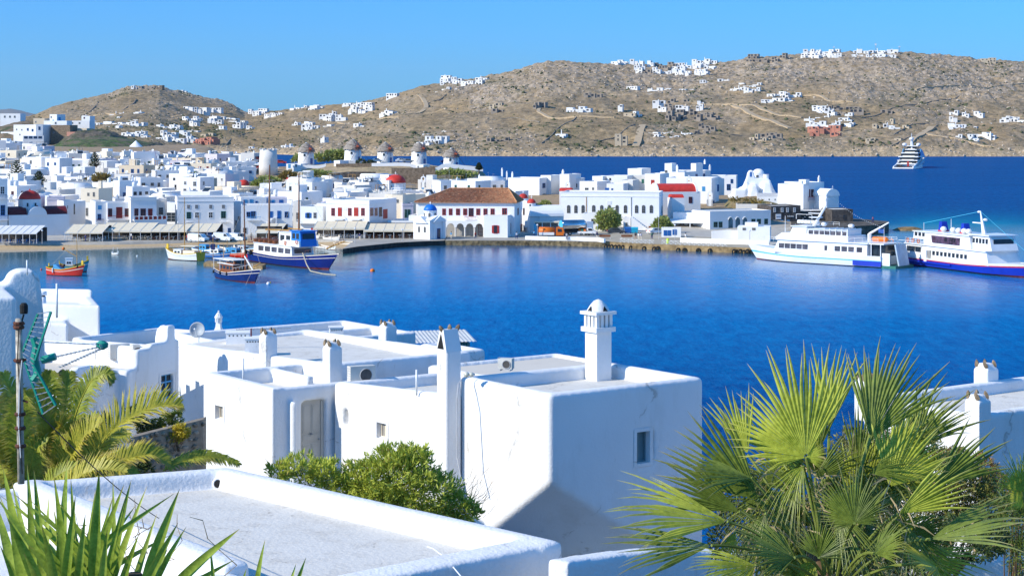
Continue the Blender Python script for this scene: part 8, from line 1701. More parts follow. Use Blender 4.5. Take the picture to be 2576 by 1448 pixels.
# ---- second ferry leaving the frame
rt,L0=flip_root('ferry','white ferry with a royal blue hull and red waterline cut by the right edge',2314,663,2576,697);L=36;B=8.0;pf=lambda t: 1 if t<.66 else max(.02,1-((t-.66)/.34)**2.0);sh=lambda t: 1.9+1.6*max(0,t-.5)**1.5*1.6;h2=B/2*.93
obj('hull',hull_mesh(L,B,.8,pf,sh,[(.14,2),(.72,0),(.82,1),(1.0,3)],mm=[ROYAL,REDP,MAROON,PAINTW],rake=.08,n=36),rt);deck(L,B,pf,sh,PAINTW,root=rt);MB().box(-.1,L*.45,-h2-.30,-h2-.05,.9,1.2).build('rubbing_strake',ROYAL,rt)
c=cabin(rt,.3,L*.78,h2,1.8,4.3,PAINTW,'main_saloon',1.0,0,top=.2,over=.3)
for i in range(9): MB().box(L*.285+i*1.32-.36,L*.285+i*1.32+.36,-h2*1.01,-h2*.9,2.6,3.4).build('window',GLASS,c)
for x,w_ in ((1.6,.5),(3.0,.7),(4.9,.9)): MB().box(x-w_,x+w_,-h2*1.01,-h2*.9,2.9,3.9).build('window',GLASS,c)
MB().box(L*.245-.5,L*.245+.5,-h2*1.02,-h2*.9,.9,3.4).build('door',GREYW,c);MB().box(L*.215-.5,L*.215+.4,-h2*1.06,-h2*1.0,.9,3.4).build('open_door_leaf',PAINTW,c)
c=cabin(rt,L*.19,L*.62,h2*.96,4.5,6.9,PAINTW,'upper_saloon',.6,0,top=.18,over=.2);pw=MB();pw.hexa([(L*.27,-h2*.99,5.0),(L*.52,-h2*.99,5.0),(L*.52,-h2*.9,5.0),(L*.27,-h2*.9,5.0),(L*.26,-h2*.98,6.4),(L*.52,-h2*.98,6.4),(L*.52,-h2*.9,6.4),(L*.26,-h2*.9,6.4)]);pw.build('panorama_window',mat('violet_tinted_glass',(.13,.07,.12),.2,.5,.8,spec=.6),c)
c=cabin(rt,L*.60,L*.78,h2*.8,4.5,7.2,PAINTW,'bridge',1.0,5,GLASS,.9,.2,None,.5,6.2)
rails(rt,[(.4,-h2,4.5),(L*.19,-h2,4.5)],1.0,PAINTW,.9,.035,3);rails(rt,[(.4,h2,4.5),(.4,-h2,4.5)],1.0,PAINTW,.9,.035,3);[ringbuoy(rt,x,-h2-.1,5.0) for x in (1.5,3.3,5.2)];[MB().ball((x,-1,7.6),.65,9,6,sz=.8).build('liferaft',PAINTW,rt,True) for x in (L*.36,L*.41,L*.46,L*.5,L*.27)]
for x in (L*.235,L*.44): MB().hexa([(x-.6,-1.0,7.0),(x+.7,-1.0,7.0),(x+.7,.6,7.0),(x-.6,.6,7.0),(x-.5,-.8,9.0),(x+.3,-.8,9.0),(x+.3,.4,9.0),(x-.5,.4,9.0)]).build('funnel',ROYAL,rt);MB().box(x-.65,x+.75,-1.05,.65,7.0,7.3).build('funnel_band',REDP,rt)
cabin(rt,L*.06,L*.18,h2*.8,5.4,6.8,PAINTW,'aft_shelter',0,3,GLASS,.9,.15)
mb=MB();mb.tube((L*.60,0,7.2),(L*.565,0,11.6),.5,6,0,.1);mb.build('mast',PAINTW,rt);MB().box(L*.5,L*.59,-.15,.15,9.2,9.4).build('crosstree',PAINTW,rt);MB().ball((L*.555,0,11.4),.4,8,6,sz=.6).build('radar_dome',PAINTW,rt);MB().ball((L*.61,0,10),.45,8,6,sz=.6).build('radar_dome',PAINTW,rt);mast(rt,L*.04,0,4.5,8.4,.07,PAINTW,'flag_staff');mast(rt,L*.30,0,7,9.6,.08,PAINTW,'light_mast')
lines(rt,[((L*.565,0,11.5),(L*.04,0,8.3)),((L*.565,0,11.5),(L*.95,0,4.8))],.035,CYAN,'stay_with_lamps')
# ---- big yacht on the far water, seen from its stern quarter
a,b=G(2272,424),G(2335,421);Yy0=a.y;rt=thing('superyacht','huge many-decked superyacht anchored off the far shore, stern towards us','yacht',(a.x,a.y,0),0);k=Yy0/F;hd=math.atan2(1.0,.42);rt.rotation_euler.z=hd;rt.scale=(1,.95,.68);L=52;B=14.5
pf=lambda t: (.86+.14*min(1,t*3)) if t<.55 else max(.02,1-((t-.55)/.45)**2.2);sh=lambda t: 1.2+7.2*min(1,t*1.9)**1.3
obj('hull',hull_mesh(L,B,1,pf,sh,[(.5,0),(1.0,0)],mm=[PAINTW,ROYAL],rake=.06,n=30),rt);TEAK=mat('brown_teak',(.13,.075,.06),.7,.2,.4)
V=[]
for i in range(12): t=i/11*.55;V+=[(L*t,B/2*pf(t)*.84,sh(t)+.0),(L*t,-B/2*pf(t)*.84,sh(t)+.0)]
mb=MB();mb.box(.6,L*.30,-B*.36,B*.36,.9,1.4,0);mb.build('stern_deck',TEAK,rt);MB().box(-1.0,.7,-B*.44,B*.44,.2,1.0).build('swim_platform',PAINTW,rt)
for s in (-1,1): m=MB();[m.hexa([(L*t0,s*B*.43-.35,0),(L*t1,s*B*.43-.35,0),(L*t1,s*B*.43+.35,0),(L*t0,s*B*.43+.35,0),(L*t0,s*B*.41-.35,sh(t0)+1.0),(L*t1,s*B*.41-.35,sh(t1)+1.0),(L*t1,s*B*.41+.35,sh(t1)+1.0),(L*t0,s*B*.41+.35,sh(t0)+1.0)]) for t0,t1 in ((0,.1),(.1,.2),(.2,.3),(.3,.42),(.42,.55))];m.build('curved_wing',PAINTW,rt)
for i,(x,z,w,d_) in enumerate(((9,3.6,.80,20),(13,6.4,.86,24),(16,9.6,.86,22),(20,12.8,.72,18),(24,15.6,.5,12))):
    MB().box(x,x+d_,-B*w/2,B*w/2,z,z+.9).build('deck_slab',PAINTW,rt);MB().box(x+3,x+d_-1,-B*w*.42,B*w*.42,z+.9,z+3.0).build('saloon',GLASS,rt);MB().box(x+1,x+2.5,-B*w*.3,B*w*.3,z+.9,z+1.4).build('sofa',CREAM,rt)
for s in (-1,1): MB().hexa([(24,s*6.1-.2,9),(40,s*6.1-.2,9),(40,s*6.1+.2,9),(24,s*6.1+.2,9),(28,s*5.4-.2,17),(34,s*5.4-.2,15),(34,s*5.4+.2,15),(28,s*5.4+.2,17)]).build('side_screen',LBLUE,rt)
mb=MB();mb.tube((28,0,16),(27,0,27),1.2,6,0,.5);mb.box(26,27,-5,5,19,19.6);mb.build('mast',PAINTW,rt);[MB().ball((26.5,s,z),1.5,10,7).build('radome',PAINTW,rt,True) for s,z in ((-4.4,20.5),(4.4,20.5),(0,25.5))];MB().tube((27,0,26.5),(27,0,30.5),.18,5).build('topmast',PAINTW,rt);MB().box(4,4.2,-2.8,-1.6,2,6.5).build('flag',RED,rt)
# ================================================================ harbour front furniture, vehicles and people
rq=random.Random(77)
def wheel(root,x,y,r=.33,w=.2):
    o=MB().torus((0,0,0),r*.72,r*.28,'y',14,5).build('wheel',BLACK,root,loc=(x,y,r));m=MB();m.T=Matrix.Rotation(R(90),4,'X');m.lathe((0,0,-.05),[(r*.5,0),(r*.5,.1)],10);m.build('rim',METAL,o);return o
def vehicle(px,py,rz,body,wins,L,W,r,m,lab,cat,Y=None,extras=None,group=None,name=None):
    p=G(px,py,1.12);root=thing(name or cat.replace(' ','_'),lab,cat,p.to_tuple(),rz,group);MB().ext(body,-W/2,W/2).build('body',m,root)
    for w_ in wins: MB().ext(w_,-W/2-.012,W/2+.012).build('window',GLASS,root)
    for x in (r[0],r[1]):
        for s in (-1,1): wheel(root,x,s*(W/2-.06),r[2])
    fx=max(x for x,z in body);MB().box(fx-.03,fx+.03,-W*.42,-W*.25,.6,.8).build('headlight',PAINTW,root);MB().box(fx-.03,fx+.03,W*.25,W*.42,.6,.8).build('headlight',PAINTW,root)
    bx=min(x for x,z in body);MB().box(bx-.03,bx+.02,-W*.45,-W*.3,.7,1.0).build('tail_light',REDP,root);MB().box(bx-.03,bx+.02,W*.3,W*.45,.7,1.0).build('tail_light',REDP,root);MB().box(fx-.02,fx+.05,-W*.45,W*.45,.3,.48).build('bumper',BLACK,root);return root
VAN=[(-2.3,.35),(2.3,.35),(2.35,1.0),(1.75,1.15),(1.1,1.9),(-2.2,2.0),(-2.35,1.6)];VANW=[[(1.0,1.2),(1.6,1.2),(1.08,1.78),(.6,1.8),(.6,1.2)]]
SED=[(-2.1,.3),(2.1,.3),(2.15,.75),(1.2,.9),(.6,1.4),(-1.1,1.42),(-1.8,.95),(-2.15,.9)];SEDW=[[(-1.0,.95),(-.05,.95),(-.05,1.34),(-.75,1.34)],[(.03,.95),(1.0,.92),(.52,1.33),(.03,1.34)]]
vehicle(499,608,-.45,VAN,VANW,4.6,1.9,(-1.4,1.4,.34),PAINTW,'white van parked leftmost on the harbour front','van');vehicle(563,606,-.45,VAN,VANW,4.6,1.9,(-1.4,1.4,.34),PAINTW,'white van parked between the dark car and the white pickup','van')
vehicle(530,606,-.6,SED,SEDW,4.2,1.8,(-1.3,1.3,.31),NAVY,'dark blue car between the two white vans','car');vehicle(519,598,-.6,SED,SEDW,4.2,1.8,(-1.3,1.3,.31),BLUE,'blue car parked behind the dark one','car')
vehicle(598,606,-.45,[(-2.2,.35),(2.0,.35),(2.05,1.0),(1.5,1.1),(1.0,1.75),(-.2,1.8),(-.25,1.9),(-2.2,1.9)],VANW,4.4,1.8,(-1.3,1.3,.33),PAINTW,'white box pickup rightmost of the parked white vehicles','pickup')
vehicle(1549,587,.12,SED,SEDW,4.2,1.8,(-1.3,1.3,.31),mat('dark_grey_car',(.06,.07,.08),.3,.1,1),'dark grey car parked under the big quayside tree','car');vehicle(1649,587,.5,SED,SEDW,4.2,1.8,(-1.3,1.3,.31),PAINTW,'white car half hidden beside the smaller quayside tree','car')
rt=vehicle(1477,591,-.1,[(-2.3,.5),(2.1,.5),(2.15,1.0),(1.6,1.15),(1.2,1.8),(.2,1.8),(.15,1.0),(-2.3,1.0)],[[(.3,1.15),(1.5,1.15),(1.1,1.7),(.3,1.7)]],4.4,1.8,(-1.4,1.4,.34),PAINTW,'white pickup truck loaded with crates beside the tanker','pickup');[MB().box(-2.0+.6*i,-1.5+.6*i,-.6,.6,1.0,1.5).build('crate',ORANGE if i != 1 else GREEN,rt) for i in range(3)]
# orange lorry
p=G(1387,599,1.12);rt=thing('lorry','orange lorry with an orange and white tank body','lorry',p.to_tuple(),-.06);MB().box(-3.0,3.1,-.9,.9,.55,.8).build('chassis',BLACK,rt);m=MB();m.ext([(1.1,.8),(3.1,.8),(3.15,1.5),(2.7,2.6),(1.1,2.65)],-1.05,1.05);cb=m.build('cab',ORANGE,rt);MB().ext([(1.5,1.6),(2.55,1.6),(2.45,2.35),(1.5,2.35)],-1.07,1.07).build('window',GLASS,cb);MB().box(3.0,3.16,-.9,.9,1.55,2.2).build('windscreen',GLASS,cb)
m=MB();m.T=Matrix.Translation((-1.1,0,1.75)) @ Matrix.Rotation(R(90),4,'Y');m.lathe((0,0,-1.9),[(.3,0),(.95,.12),(.95,3.7),(.3,3.85)],16);m.build('tank',ORANGE,rt,True);MB().box(-2.9,.7,-1.0,1.0,.85,1.5).build('tank_skirt',PAINTW,rt);[wheel(rt,x,s*.85,.45) for x in (-2.2,-1.2,2.2) for s in (-1,1)];MB().box(1.6,2.0,-.3,.3,2.65,2.85).build('beacon',ORANGE,rt)
# tanker
p=G(1441,592,1.12);rt=thing('tanker_lorry','shiny silver tanker lorry with a blue rear end','lorry',(p.x,p.y+1.5,1.12),.35);m=MB();m.T=Matrix.Translation((0,0,2.5)) @ Matrix.Rotation(R(90),4,'Y');m.lathe((0,0,-3.0),[(1.15,0),(1.25,.1),(1.25,5.9),(1.1,6.0)],20);m.build('tank',CHROME,rt,True);m=MB();m.T=Matrix.Translation((0,0,2.5)) @ Matrix.Rotation(R(90),4,'Y');m.lathe((0,0,-3.06),[(1.2,0),(1.2,.06)],20);m.build('tank_end',CYAN,rt);MB().box(-3.1,4.6,-1,1,.7,1.2).build('chassis',BLACK,rt);MB().box(-3.2,-3.0,-1.1,1.1,.6,1.3).build('rear_bumper',PAINTW,rt);c=MB().box(3.2,4.9,-1.15,1.15,1.2,3.3).build('cab',PAINTW,rt);MB().box(4.86,4.93,-.95,.95,2.2,3.0).build('windscreen',GLASS,c);[wheel(rt,x,s*1.0,.48) for x in (-2.2,-1.1,3.9) for s in (-1,1)]
for i,(px,m_,lb) in enumerate(((1580,BLUE,'dark blue waste container on the quay'),(1596,mat('turquoise_bin',(.02,.42,.60),.5,.1,1),'turquoise waste container beside the dark blue one'))):
    p=G(px,586,1.12);rt=thing('waste_container',lb,'waste container',p.to_tuple(),.05*i);MB().hexa([(-.75,-.5,.15),(.75,-.5,.15),(.75,.5,.15),(-.75,.5,.15),(-.85,-.6,1.2),(.85,-.6,1.2),(.85,.6,1.2),(-.85,.6,1.2)]).build('bin',m_,rt);MB().vault(-.87,.87,-.62,.62,1.2,.35).build('lid',m_,rt);[MB().ball((x,y,.1),.1,6,4).build('castor',BLACK,rt) for x in (-.6,.6) for y in (-.4,.4)]
# bus shelter
p=G(1376,592,1.12);rt=thing('shelter','grey-roofed shelter behind the orange lorry','shelter',(p.x,p.y+5,1.12),-.05);MB().box(-3.1,3.1,-1.2,1.2,2.9,3.2).build('roof',CREAM,rt);[MB().box(x-.08,x+.08,-1.1,-.95,0,2.9).build('post',WHITE2,rt) for x in (-2.9,-1,1,2.9)];MB().box(-3.0,3.0,1.0,1.1,0,2.9).build('back_panel',GREYW,rt);MB().box(-3.05,-2.3,-1.12,-1.0,0,2.6).build('poster_panel',CYAN,rt)
# white quay wall with rubble at its foot
W3=[G(x,y,1.1) for x,y in ((1322,601.5),(1380,603),(1450,604),(1505,606),(1521,609))];rt=wall_run('quay_wall','low white wall on the quay edge in front of the lorries',W3,.85,.5,WHITE2,sink=.05)
rs2=random.Random(4);mb=MB()
for i in range(420):
    t=rs2.random();x=1130+t*395;y=605.5+t*3;p=G(x,y,0);s=rs2.uniform(.25,.7);mb.ball((p.x,p.y-rs2.uniform(0,1.2),rs2.uniform(-.1,.75)),s,5,3,0,.7)
mb.build('rubble',mat('quay_rubble',(.37,.28,.16),.95,.4,1.5),kind='stuff',label='tan rubble stones along the foot of the quay',cat='rubble')
W3=[G(x,y,1.2) for x,y in ((1712,609),(1760,611),(1850,614),(1935,616))];wall_run('quay_wall','long white wall above the quay right of the kiosk',W3,1.1,.4,WHITE2,sink=.05);W3=[P(x,y,425) for x,y in ((1790,591),(1830,588),(1858,589))];wall_run('terrace_wall','white garden wall between the restaurant and the pump house',W3,1.0,.4,WHITE2)
# tyres hung on the quay
TX=[(z*.1808+1322.4,(z2*.1808+521.5)) for z,z2 in ((1122,520),(1160,522),(1200,522),(1250,527),(1300,526),(1355,532),(1465,540),(1652,548),(1790,553),(1842,548),(2125,570),(2215,572),(2403,575),(2565,580))]+[(1847,628),(1853,629),(1863,628),(1872,630),(1881,628),(1888,630),(1897,630)]
for i,(x,y) in enumerate(TX):
    p=G(x,0,0) if 0 else None;qy=interp(x,[(1521,611.5),(1600,616.5),(1700,620.5),(1800,624.5),(1900,628.5),(1955,631.5)]);Yq=F*(H-1.25)/((interp(x,[(1518,606),(1600,611),(1700,615),(1800,619),(1900,623),(1955,626)]))-YH)-.25
    o=obj('tyre_fender',cached('tyre',lambda: MB().torus((0,0,0),.42,.17,'y',14,7).mesh('tyre',[BLACK],True)),loc=((x-CX)/F*Yq,Yq,H-(y+4-YH)/F*Yq));o.rotation_euler=(0,rq.uniform(0,6),rq.uniform(-.3,.3));o['category']='tyre';o['group']='tyre fenders along the tan quay'
    o['label']='black tyre fender on the quay edge, %s from the left end' % (ORDN(i+1))
# awnings over the restaurant terraces, each with posts, slats, tables
def awning(px0,px1,pyt,pyf,Y,dep,lab,m=CANV,n=4,drop=.5,rz=0,group='restaurant awnings along the harbour front'):
    p0=P(px0,pyf,Y);root=thing('awning',lab,'awning',(p0.x,Y,1.12),rz,group);w=(px1-px0)/F*Y;zf=p0.z-1.12;zb=H-(pyt-YH)/F*(Y+dep)-1.12;st=w/n
    for i in range(n):
        x0,x1=st*i+.04,st*(i+1)-.04;MB().hexa([(x0,0,zf-.05),(x1,0,zf-.05),(x1,dep,zb-.05),(x0,dep,zb-.05),(x0,0,zf),(x1,0,zf),(x1,dep,zb),(x0,dep,zb)]).build('canvas_panel',m,root)
        if drop: MB().box(x0,x1,-.03,0,zf-drop,zf-.06).build('valance',m,root)
    for i in range(n+1): MB().tube((st*i,.1,0),(st*i,.1,zf-.05),.06,5).build('post',PAINTW,root)
    mb=MB()
    for i in range(n+1): mb.tube((st*i,0,zf+.03),(st*i,dep,zb+.03),.05,4)
    mb.tube((0,0,zf-.08),(w,0,zf-.08),.06,4);mb.build('roof_frame',PAINTW,root);return root,w,dep
AW=[(-30,92,566,586,411,8,'slatted white awning at the far left below the blue balcony',CANW,7,.2),(163,258,563,584,419,8,'cream awning right of the red domed church',CANV,3,.3),(246,380,559,579,424,9,'large tan awning below the red railed houses',CANV,5,.45),(380,470,563,579,424,8,'cream awning left of the parked vans',CANV,4,.4),(452,544,561,580,425,8,'cream awning in front of the wide pale façade',CANV,4,.3),
      (648,712,561,573,424,7,'cream gabled awning behind the large blue boat',CANV,3,.4),(640,700,575,584,418,5,'small tan awning nearest the left mast',CANV,2,.2),(788,918,555,572,429,9,'wide cream awning below the red-windowed corner house',CANV,5,.5),(915,1041,561,577,429,8,'long cream awning left of the blue domed chapel',CANV,5,.5)]
TBL={}
def table_mesh(): m=MB();m.box(-.4,.4,-.4,.4,.70,.74);m.tube((0,0,0),(0,0,.7),.04,5);m.box(-.25,.25,-.25,.25,0,.03);return m.mesh('table',[PAINTW])
def chair_mesh(mt):
    m=MB();m.box(-.22,.22,-.22,.22,.42,.47);m.box(-.22,.22,.18,.23,.47,.95)
    for x in (-.2,.17):
        for y in (-.2,.17): m.box(x,x+.03,y,y+.03,0,.42)
    return m.mesh('chair',[mt])
nt=0
for k_,a in enumerate(AW):
    root,w,dep=awning(*a[:7],a[7],a[8],a[9]);x0=root.location.x;Y0=root.location.y;mt=(BLUE,PAINTW,CREAM,WOOD,CREAM,CREAM,WOOD,PAINTW,WOOD)[k_]
    n=max(2,int(w/2.0))
    for i in range(n):
        for j in range(2):
            X=x0+w*(i+.5)/n+rq.uniform(-.2,.2);Yt=Y0+.9+j*2.6;z=1.13
            at_=scr((X,Yt,z+.5));t=obj('table',cached('tbl',table_mesh),loc=(X,Yt,z),rz=rq.uniform(-.2,.2));auto(t,'small restaurant table under an awning','table','restaurant tables along the front',at=at_)
            for s in (-1,1):
                c=obj('chair',cached(('chair',mt.name),lambda: chair_mesh(mt)),loc=(X+s*.62,Yt+rq.uniform(-.1,.1),z),rz=s*-1.57+rq.uniform(-.3,.3));auto(c,'restaurant chair under an awning','chair','restaurant chairs along the front',at=scr((X+s*.62,Yt,z+.4)));nt+=1
    # dark shop front behind the terrace
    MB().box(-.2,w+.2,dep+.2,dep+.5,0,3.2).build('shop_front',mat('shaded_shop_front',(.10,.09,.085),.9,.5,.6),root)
for px,yt,yb,lb in ((106,580,612,'grey lamp post on the promenade by the church'),(283,577,607,'lamp post on the promenade below the red railed house'),(448,560,602,'slim post beside the awning left of the vans'),(893,575,612,'lamp post at the quay corner near the dinghies'),(834,575,606,'lamp post in front of the wide cream awning'),(1352,566,600,'blue lamp post beside the hall annex'),(1503,567,600,'tall post on the quay before the tree'),(1698,566,604,'lamp post in front of the white kiosk'),(1657,545,603,'white flagpole beside the kiosk'),(1886,580,612,'wall lamp post in front of the pump house'),(1012,578,606,'dark lamp post left of the blue domed chapel')):
    p=G(px,yb,1.12);rt=thing('street_lamp',lb,'street lamp',p.to_tuple(),0,'lamp posts on the harbour front');hh=(yb-yt)*p.y/F;MB().tube((0,0,0),(0,0,hh),.07,6,0,.05).build('post',GREYF,rt);MB().ball((0,0,hh+.1),.22,8,6).build('lamp',PAINTW,rt)
# utility poles among the houses
for px,yt,yb,Y,lb in ((1288,440,490,560,'dark utility pole left of the gable block'),(1428,441,482,545,'tall dark utility pole beside the bell chapel'),(1658,465,486,500,'short utility pole on the arched-window building'),(145,398,430,640,'dark utility pole in the left part of the town'),(2160,0,0,0,'')):
    if not Y: continue
    p=P(px,yb,Y);rt=thing('utility_pole',lb,'utility pole',p.to_tuple());hh=(yb-yt)*Y/F;MB().tube((0,0,-3),(0,0,hh),.13,6).build('pole',BARK,rt);MB().box(-.8,.8,-.06,.06,hh*.85,hh*.9).build('crossarm',BARK,rt)
# benches, railings and planters on the quay
for px,lb in ((1522,'red-brown bench left on the open quay'),(1577,'red-brown bench right on the open quay')): p=G(px,600,1.2);rt=thing('bench',lb,'bench',p.to_tuple());MB().box(-1.3,1.3,-.2,.2,.42,.5).build('seat',WOOD,rt);MB().box(-1.3,1.3,.18,.24,.55,.95).build('backrest',WOOD,rt);[MB().box(x-.05,x+.05,-.2,.22,0,.5).build('leg',PAINTW,rt) for x in (-1.2,1.2)]
def zigzag(x0,x1,y0,y1,lab):
    a,b=G(x0,y0,1.25),G(x1,y1,1.25);root=thing('quay_railing',lab,'railing',a.to_tuple());n=int((b-a).length/1.1);mb=MB()
    for i in range(n): p,q=(b-a)*(i/n),(b-a)*((i+1)/n);u=Vector((0,0,.85));mb.tube(p,p+u,.035,4);mb.tube(p+u*.1,q+u*.95,.025,4);mb.tube(p+u*.95,q+u*.1,.025,4)
    mb.tube(Vector((0,0,.85)),b-a+Vector((0,0,.85)),.03,4);mb.build('lattice',PAINTW,root)
zigzag(1560,1645,609,613,'white zigzag railing on the quay left of the kiosk');zigzag(1665,1830,613,620,'white zigzag railing on the quay right of the kiosk')
# ---------------------------------------------------------------- people, tiny in the picture: one skinned body each
def person(px,py,rz,top,bottom,lab,pose=0,z=1.2,Y=None,hh=1.74):
    p=G(px,py,z) if Y is None else P(px,py,Y);root=thing('person',lab,'person',p.to_tuple(),rz);st=.16 if pose else .10;k=hh/1.74
    J=[(0,0,.95),(0,0,1.18),(0,0,1.42),(0,0,1.52),(0,0,1.63),(.19,0,1.40),(.25,.03,1.12),(.24,-.1 if pose else 0,.88),(-.19,0,1.40),(-.25,.02,1.12),(-.24,.1 if pose else 0,.88),(.10,-.02,.90),(.11,-st,.48),(.11,-st*.6,.06),(.11,-st*.6-.14,.03),(-.10,.02,.90),(-.11,st,.50),(-.11,st*1.4,.08),(-.11,st*1.4-.14,.04)]
    E=[(0,1),(1,2),(2,3),(3,4),(2,5),(5,6),(6,7),(2,8),(8,9),(9,10),(0,11),(11,12),(12,13),(13,14),(0,15),(15,16),(16,17),(17,18)];RR=[.15,.14,.15,.06,.11,.06,.045,.035,.06,.045,.035,.09,.065,.045,.04,.09,.065,.045,.04]
    me=bpy.data.meshes.new('body');me.from_pydata([(x*k,y*k,zz*k) for x,y,zz in J],E,[]);me.materials.append(SKIN);o=obj('body',me,root);m=o.modifiers.new('skin','SKIN');m.use_smooth_shade=True
    for v,r_ in zip(me.skin_vertices[0].data,RR): v.radius=(r_*k,r_*.8*k)
    me.skin_vertices[0].data[0].use_root=True;sb=o.modifiers.new('sub','SUBSURF');sb.levels=1;sb.render_levels=1
    MB().lathe((0,0,0),[(.17*k,.92*k),(.175*k,1.05*k),(.16*k,1.15*k),(.2*k,1.38*k),(.12*k,1.47*k)],10,0,1.1,.75).build('shirt',top,root,True);[MB().tube((s*.2*k,0,1.40*k),(s*.26*k,.02*k,1.14*k),.07*k,7,0,.06*k).build('sleeve',top,root) for s in (-1,1)]
    for s in (-1,1): MB().tube((s*.095*k,0,.96*k),(s*.11*k,-s*st*k,.5*k),.105*k,7,0,.08*k).tube((s*.11*k,-s*st*k,.5*k),(s*.11*k,(-s*st*.6 if s>0 else st*1.4)*k,.12*k),.08*k,7,0,.06*k).build('trouser_leg',bottom,root)
    MB().ball((0,.02*k,1.67*k),.115*k,10,8,0,1.1).build('hair',BLACK,root,True);return root
person(1599,602,.2,mat('dark_shirt',(.05,.05,.06),.8),SKIN,'person in a black top and bare legs standing on the open quay',1);person(1607,603,-.3,PAINTW,CREAM,'person in a white shirt beside the black-topped one on the quay',0);person(1612,603,.1,LILAC,CREAM,'person in pale clothes at the right of the quayside group',1)
person(1420,602,.5,MATS['dark_shirt'],NAVY,'person in dark clothes walking past the tanker',1);person(1426,603,.2,GREYF,NAVY,'person in grey walking beside the one in dark clothes',0);person(1344,597,0,LBLUE,NAVY,'person in a light blue shirt by the shelter',0)
person(2196,560,.6,mat('pink_shirt',(.55,.15,.25),.8),NAVY,'person in a pink top standing alone on the jetty',0,z=2.3);person(613,600,.3,PAINTW,NAVY,'person in a white top walking past the white pickup',1);person(655,602,-.4,RED,NAVY,'person in a red top near the small tan awning',1);person(720,603,.1,LBLUE,CREAM,'person in blue walking behind the large blue boat',1)
for x,y,tp,bt,lb in ((470,607,'RED','NAVY','person in a red top walking left of the parked vans'),(632,604,'GREYW','NAVY','person in grey beside the white alley house'),(742,603,'PAINTW','NAVY','person in white at the left end of the widest awning'),(905,603,'NAVY','CREAM','person in navy at the right end of the widest awning'),(1135,600,'LBLUE','CREAM','person in blue by the first loggia arch'),(1196,600,'RED','NAVY','person in red in front of the loggia arches'),(1300,601,'PAINTW','NAVY','person in white beside the hall annex'),(1502,600,'NAVY','CREAM','person in navy left of the first quay bench'),(1640,601,'GREEN','NAVY','person in green left of the kiosk'),(1725,604,'PAINTW','CREAM','person in white right of the kiosk'),(215,607,'NAVY','NAVY','person in dark clothes on the promenade near the second awning'),(330,603,'PAINTW','NAVY','person in white in front of the large tan awning')):
    person(x,y,rq.uniform(-1,1),globals()[tp],globals()[bt],lb,rq.choice((0,1)),z=1.15)
p=G(1680,611,1.25);rt=thing('bollard','bright yellow-green bollard cover at the quay edge','bollard',p.to_tuple());MB().lathe((0,0,0),[(.3,0),(.36,.3),(.33,.95),(.2,1.1)],10).build('cover',mat('lime_cover',(.55,.75,.03),.6,.1,2),rt);MB().lathe((0,0,0),[(.2,0),(.2,.06)],8).build('base',BLACK,rt)
# parked cars near the windmills
cols=[PAINTW,PAINTW,MATS['dark_grey_car'],REDP,NAVY,METAL,PAINTW]
cm={}
def far_car(px,py,Y,rz,m,lab):
    p=P(px,py,Y);rt=thing('parked_car',lab,'car',p.to_tuple(),rz,'cars parked by the windmills');MB().ext(SED,-.88,.88).build('body',m,rt)
    for w_ in SEDW: MB().ext(w_,-.9,.9).build('window',GLASS,rt)
    mb=MB();
    for x in (-1.3,1.3):
        for s in (-.85,.85): MB().torus((x,s,.3),.22,.09,'y',8,4).build('wheel',BLACK,rt)
ci=0
for r_ in range(5):
    for c_ in range(6):
        x=636+c_*9+rq.uniform(-2,2)+r_*2;y=402+r_*7.5
        if 655<x<697 and y<424: continue
        ci+=1;m_=cols[ci % 7];cn={'white_boat_paint':'white','dark_grey_car':'dark grey','red_boat_paint':'red','navy_boat_paint':'dark blue','galvanised_metal':'silver'}[m_.name]
        far_car(x,y,668+(4-r_)*6,rq.choice((.1,.3,1.4)),m_,'%s car in the windmill car park, %s row back, %s along' % (cn,ORDN(5-r_),ORDN(c_+1)))
for i,(x,y,m_,lb) in enumerate(((948,407,PAINTW,'white car parked behind the middle windmill'),(1010,407,PAINTW,'white car left of the little white terrace house'),(1026,408,METAL,'silver car right of the middle windmill'),(1122,409,NAVY,'dark car just left of the seaward windmill'),(706,411,REDP,'red car right of the roofless mill tower'))): far_car(x,y,682,.2,m_,lb)
# ---------------------------------------------------------------- thin sea haze over everything
mb=MB().box(-48000,48000,-400,23500,-4,700);hz=mb.build('haze',[],None,kind='stuff');m=bpy.data.materials.new('haze_air');m.use_nodes=True;t=m.node_tree;t.nodes.clear()
pv=nn(t,'ShaderNodeVolumePrincipled');pv.inputs['Color'].default_value=(.80,.90,1,1);pv.inputs['Density'].default_value=2.0e-5;pv.inputs['Anisotropy'].default_value=.2;om=nn(t,'ShaderNodeOutputMaterial');t.links.new(pv.outputs[0],om.inputs['Volume']);hz.data.materials.append(m)
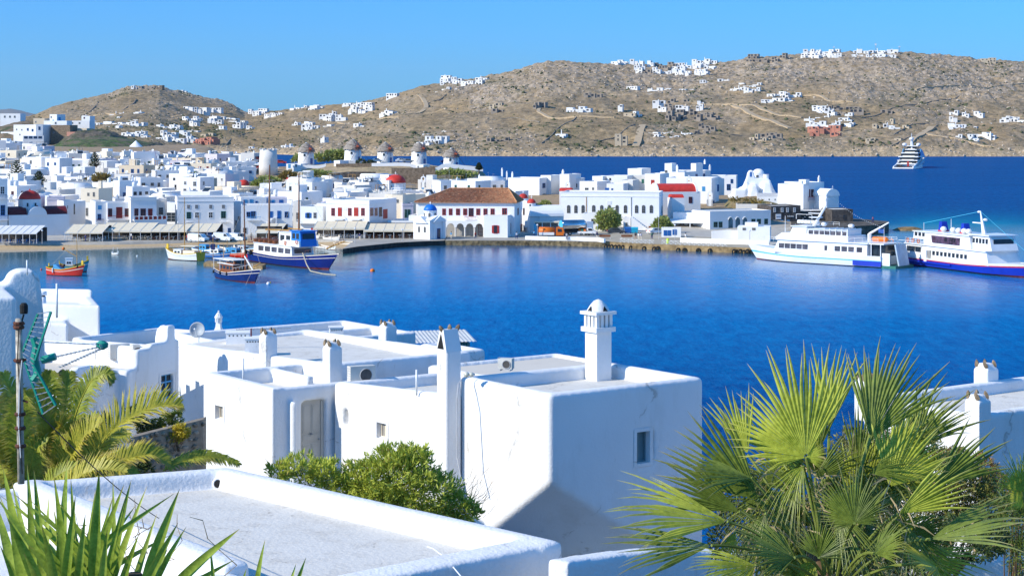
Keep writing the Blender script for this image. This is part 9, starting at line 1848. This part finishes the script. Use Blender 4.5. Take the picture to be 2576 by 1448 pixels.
# ================================================================ labels worked out from what stands nearby
LM=[('the red domed church',80,500),('the red railed house',310,515),('the wide pale façade',517,505),('the blue balcony house',660,505),('the red-windowed house',890,490),('the biggest red dome',995,452),('the tiled hall roof',1185,480),
      ('the small red dome',613,458),('the round green tree',680,462),('the brown-green bushes',268,455),('the tall dark pine',42,430),('the conical white tower',342,370),('the tower pine',238,400),('the right-hand pine',405,425),('the shaggy palm',490,440),
      ('the roofless mill tower',675,398),('the first thatched windmill',770,390),('the windmill by the sea',1135,400),('the arched-window building',1550,500),('the highest white house',1722,430),('the lumpy white church',1892,465),('the stone taverna',1977,540),
      ('the castle hilltop',370,222),('the brown stone terrace',150,325),('the left valley fields',480,318),('the pink valley house',515,355),('the low beach bay',640,375),('the left shoulder of the main hill',1150,205),('the winding hill track',1060,262),('the terraced white hotel',1095,350),
      ('the rounded rocky summit',1400,160),('the ridge-top hamlet',1700,165),('the telephone mast',2204,135),('the terraced mid-hill hamlet',1700,265),('the beige tower house',1562,345),('the long white hillside terrace',1810,208),('the big yacht',2295,375),
      ('the straight hillside lane',2320,345),('the right-hand white hamlet',2085,308),('the far right slope',2500,310),('the pink unfinished row',2085,335),('the skeleton house row',1280,350)]
ORD=['first','second','third','fourth','fifth','sixth','seventh','eighth','ninth','tenth','eleventh','twelfth']
def relword(dx,dy):
    if abs(dx)<14 and abs(dy)<12: return 'by'
    if abs(dx)>1.3*abs(dy): return 'left of' if dx<0 else 'right of'
    return 'above' if dy<0 else 'below'
bpy.context.view_layer.update()
buck={}
for o,desc,at in AUTO:
    if at is None:
        p=o.matrix_world.translation;at=scr(p)
    x,y=at;L=min(LM,key=lambda l: (l[1]-x)**2+((l[2]-y)*1.6)**2);key=(desc,relword(x-L[1],y-L[2]),L[0]);buck.setdefault(key,[]).append((x,y,o))
used_labels=set()
for (desc,rel,lm),lst in buck.items():
    lst.sort(key=lambda q: q[0]);n=len(lst)
    for i,(x,y,o) in enumerate(lst):
        if n==1: s='%s, %s %s' % (desc,rel,lm)
        elif i==0: s='%s, leftmost %s %s' % (desc,rel,lm)
        elif i==n-1: s='%s, rightmost %s %s' % (desc,rel,lm)
        else: s='%s, %s from left %s %s' % (desc,ORDN(i+1),rel,lm)
        o['label']=s
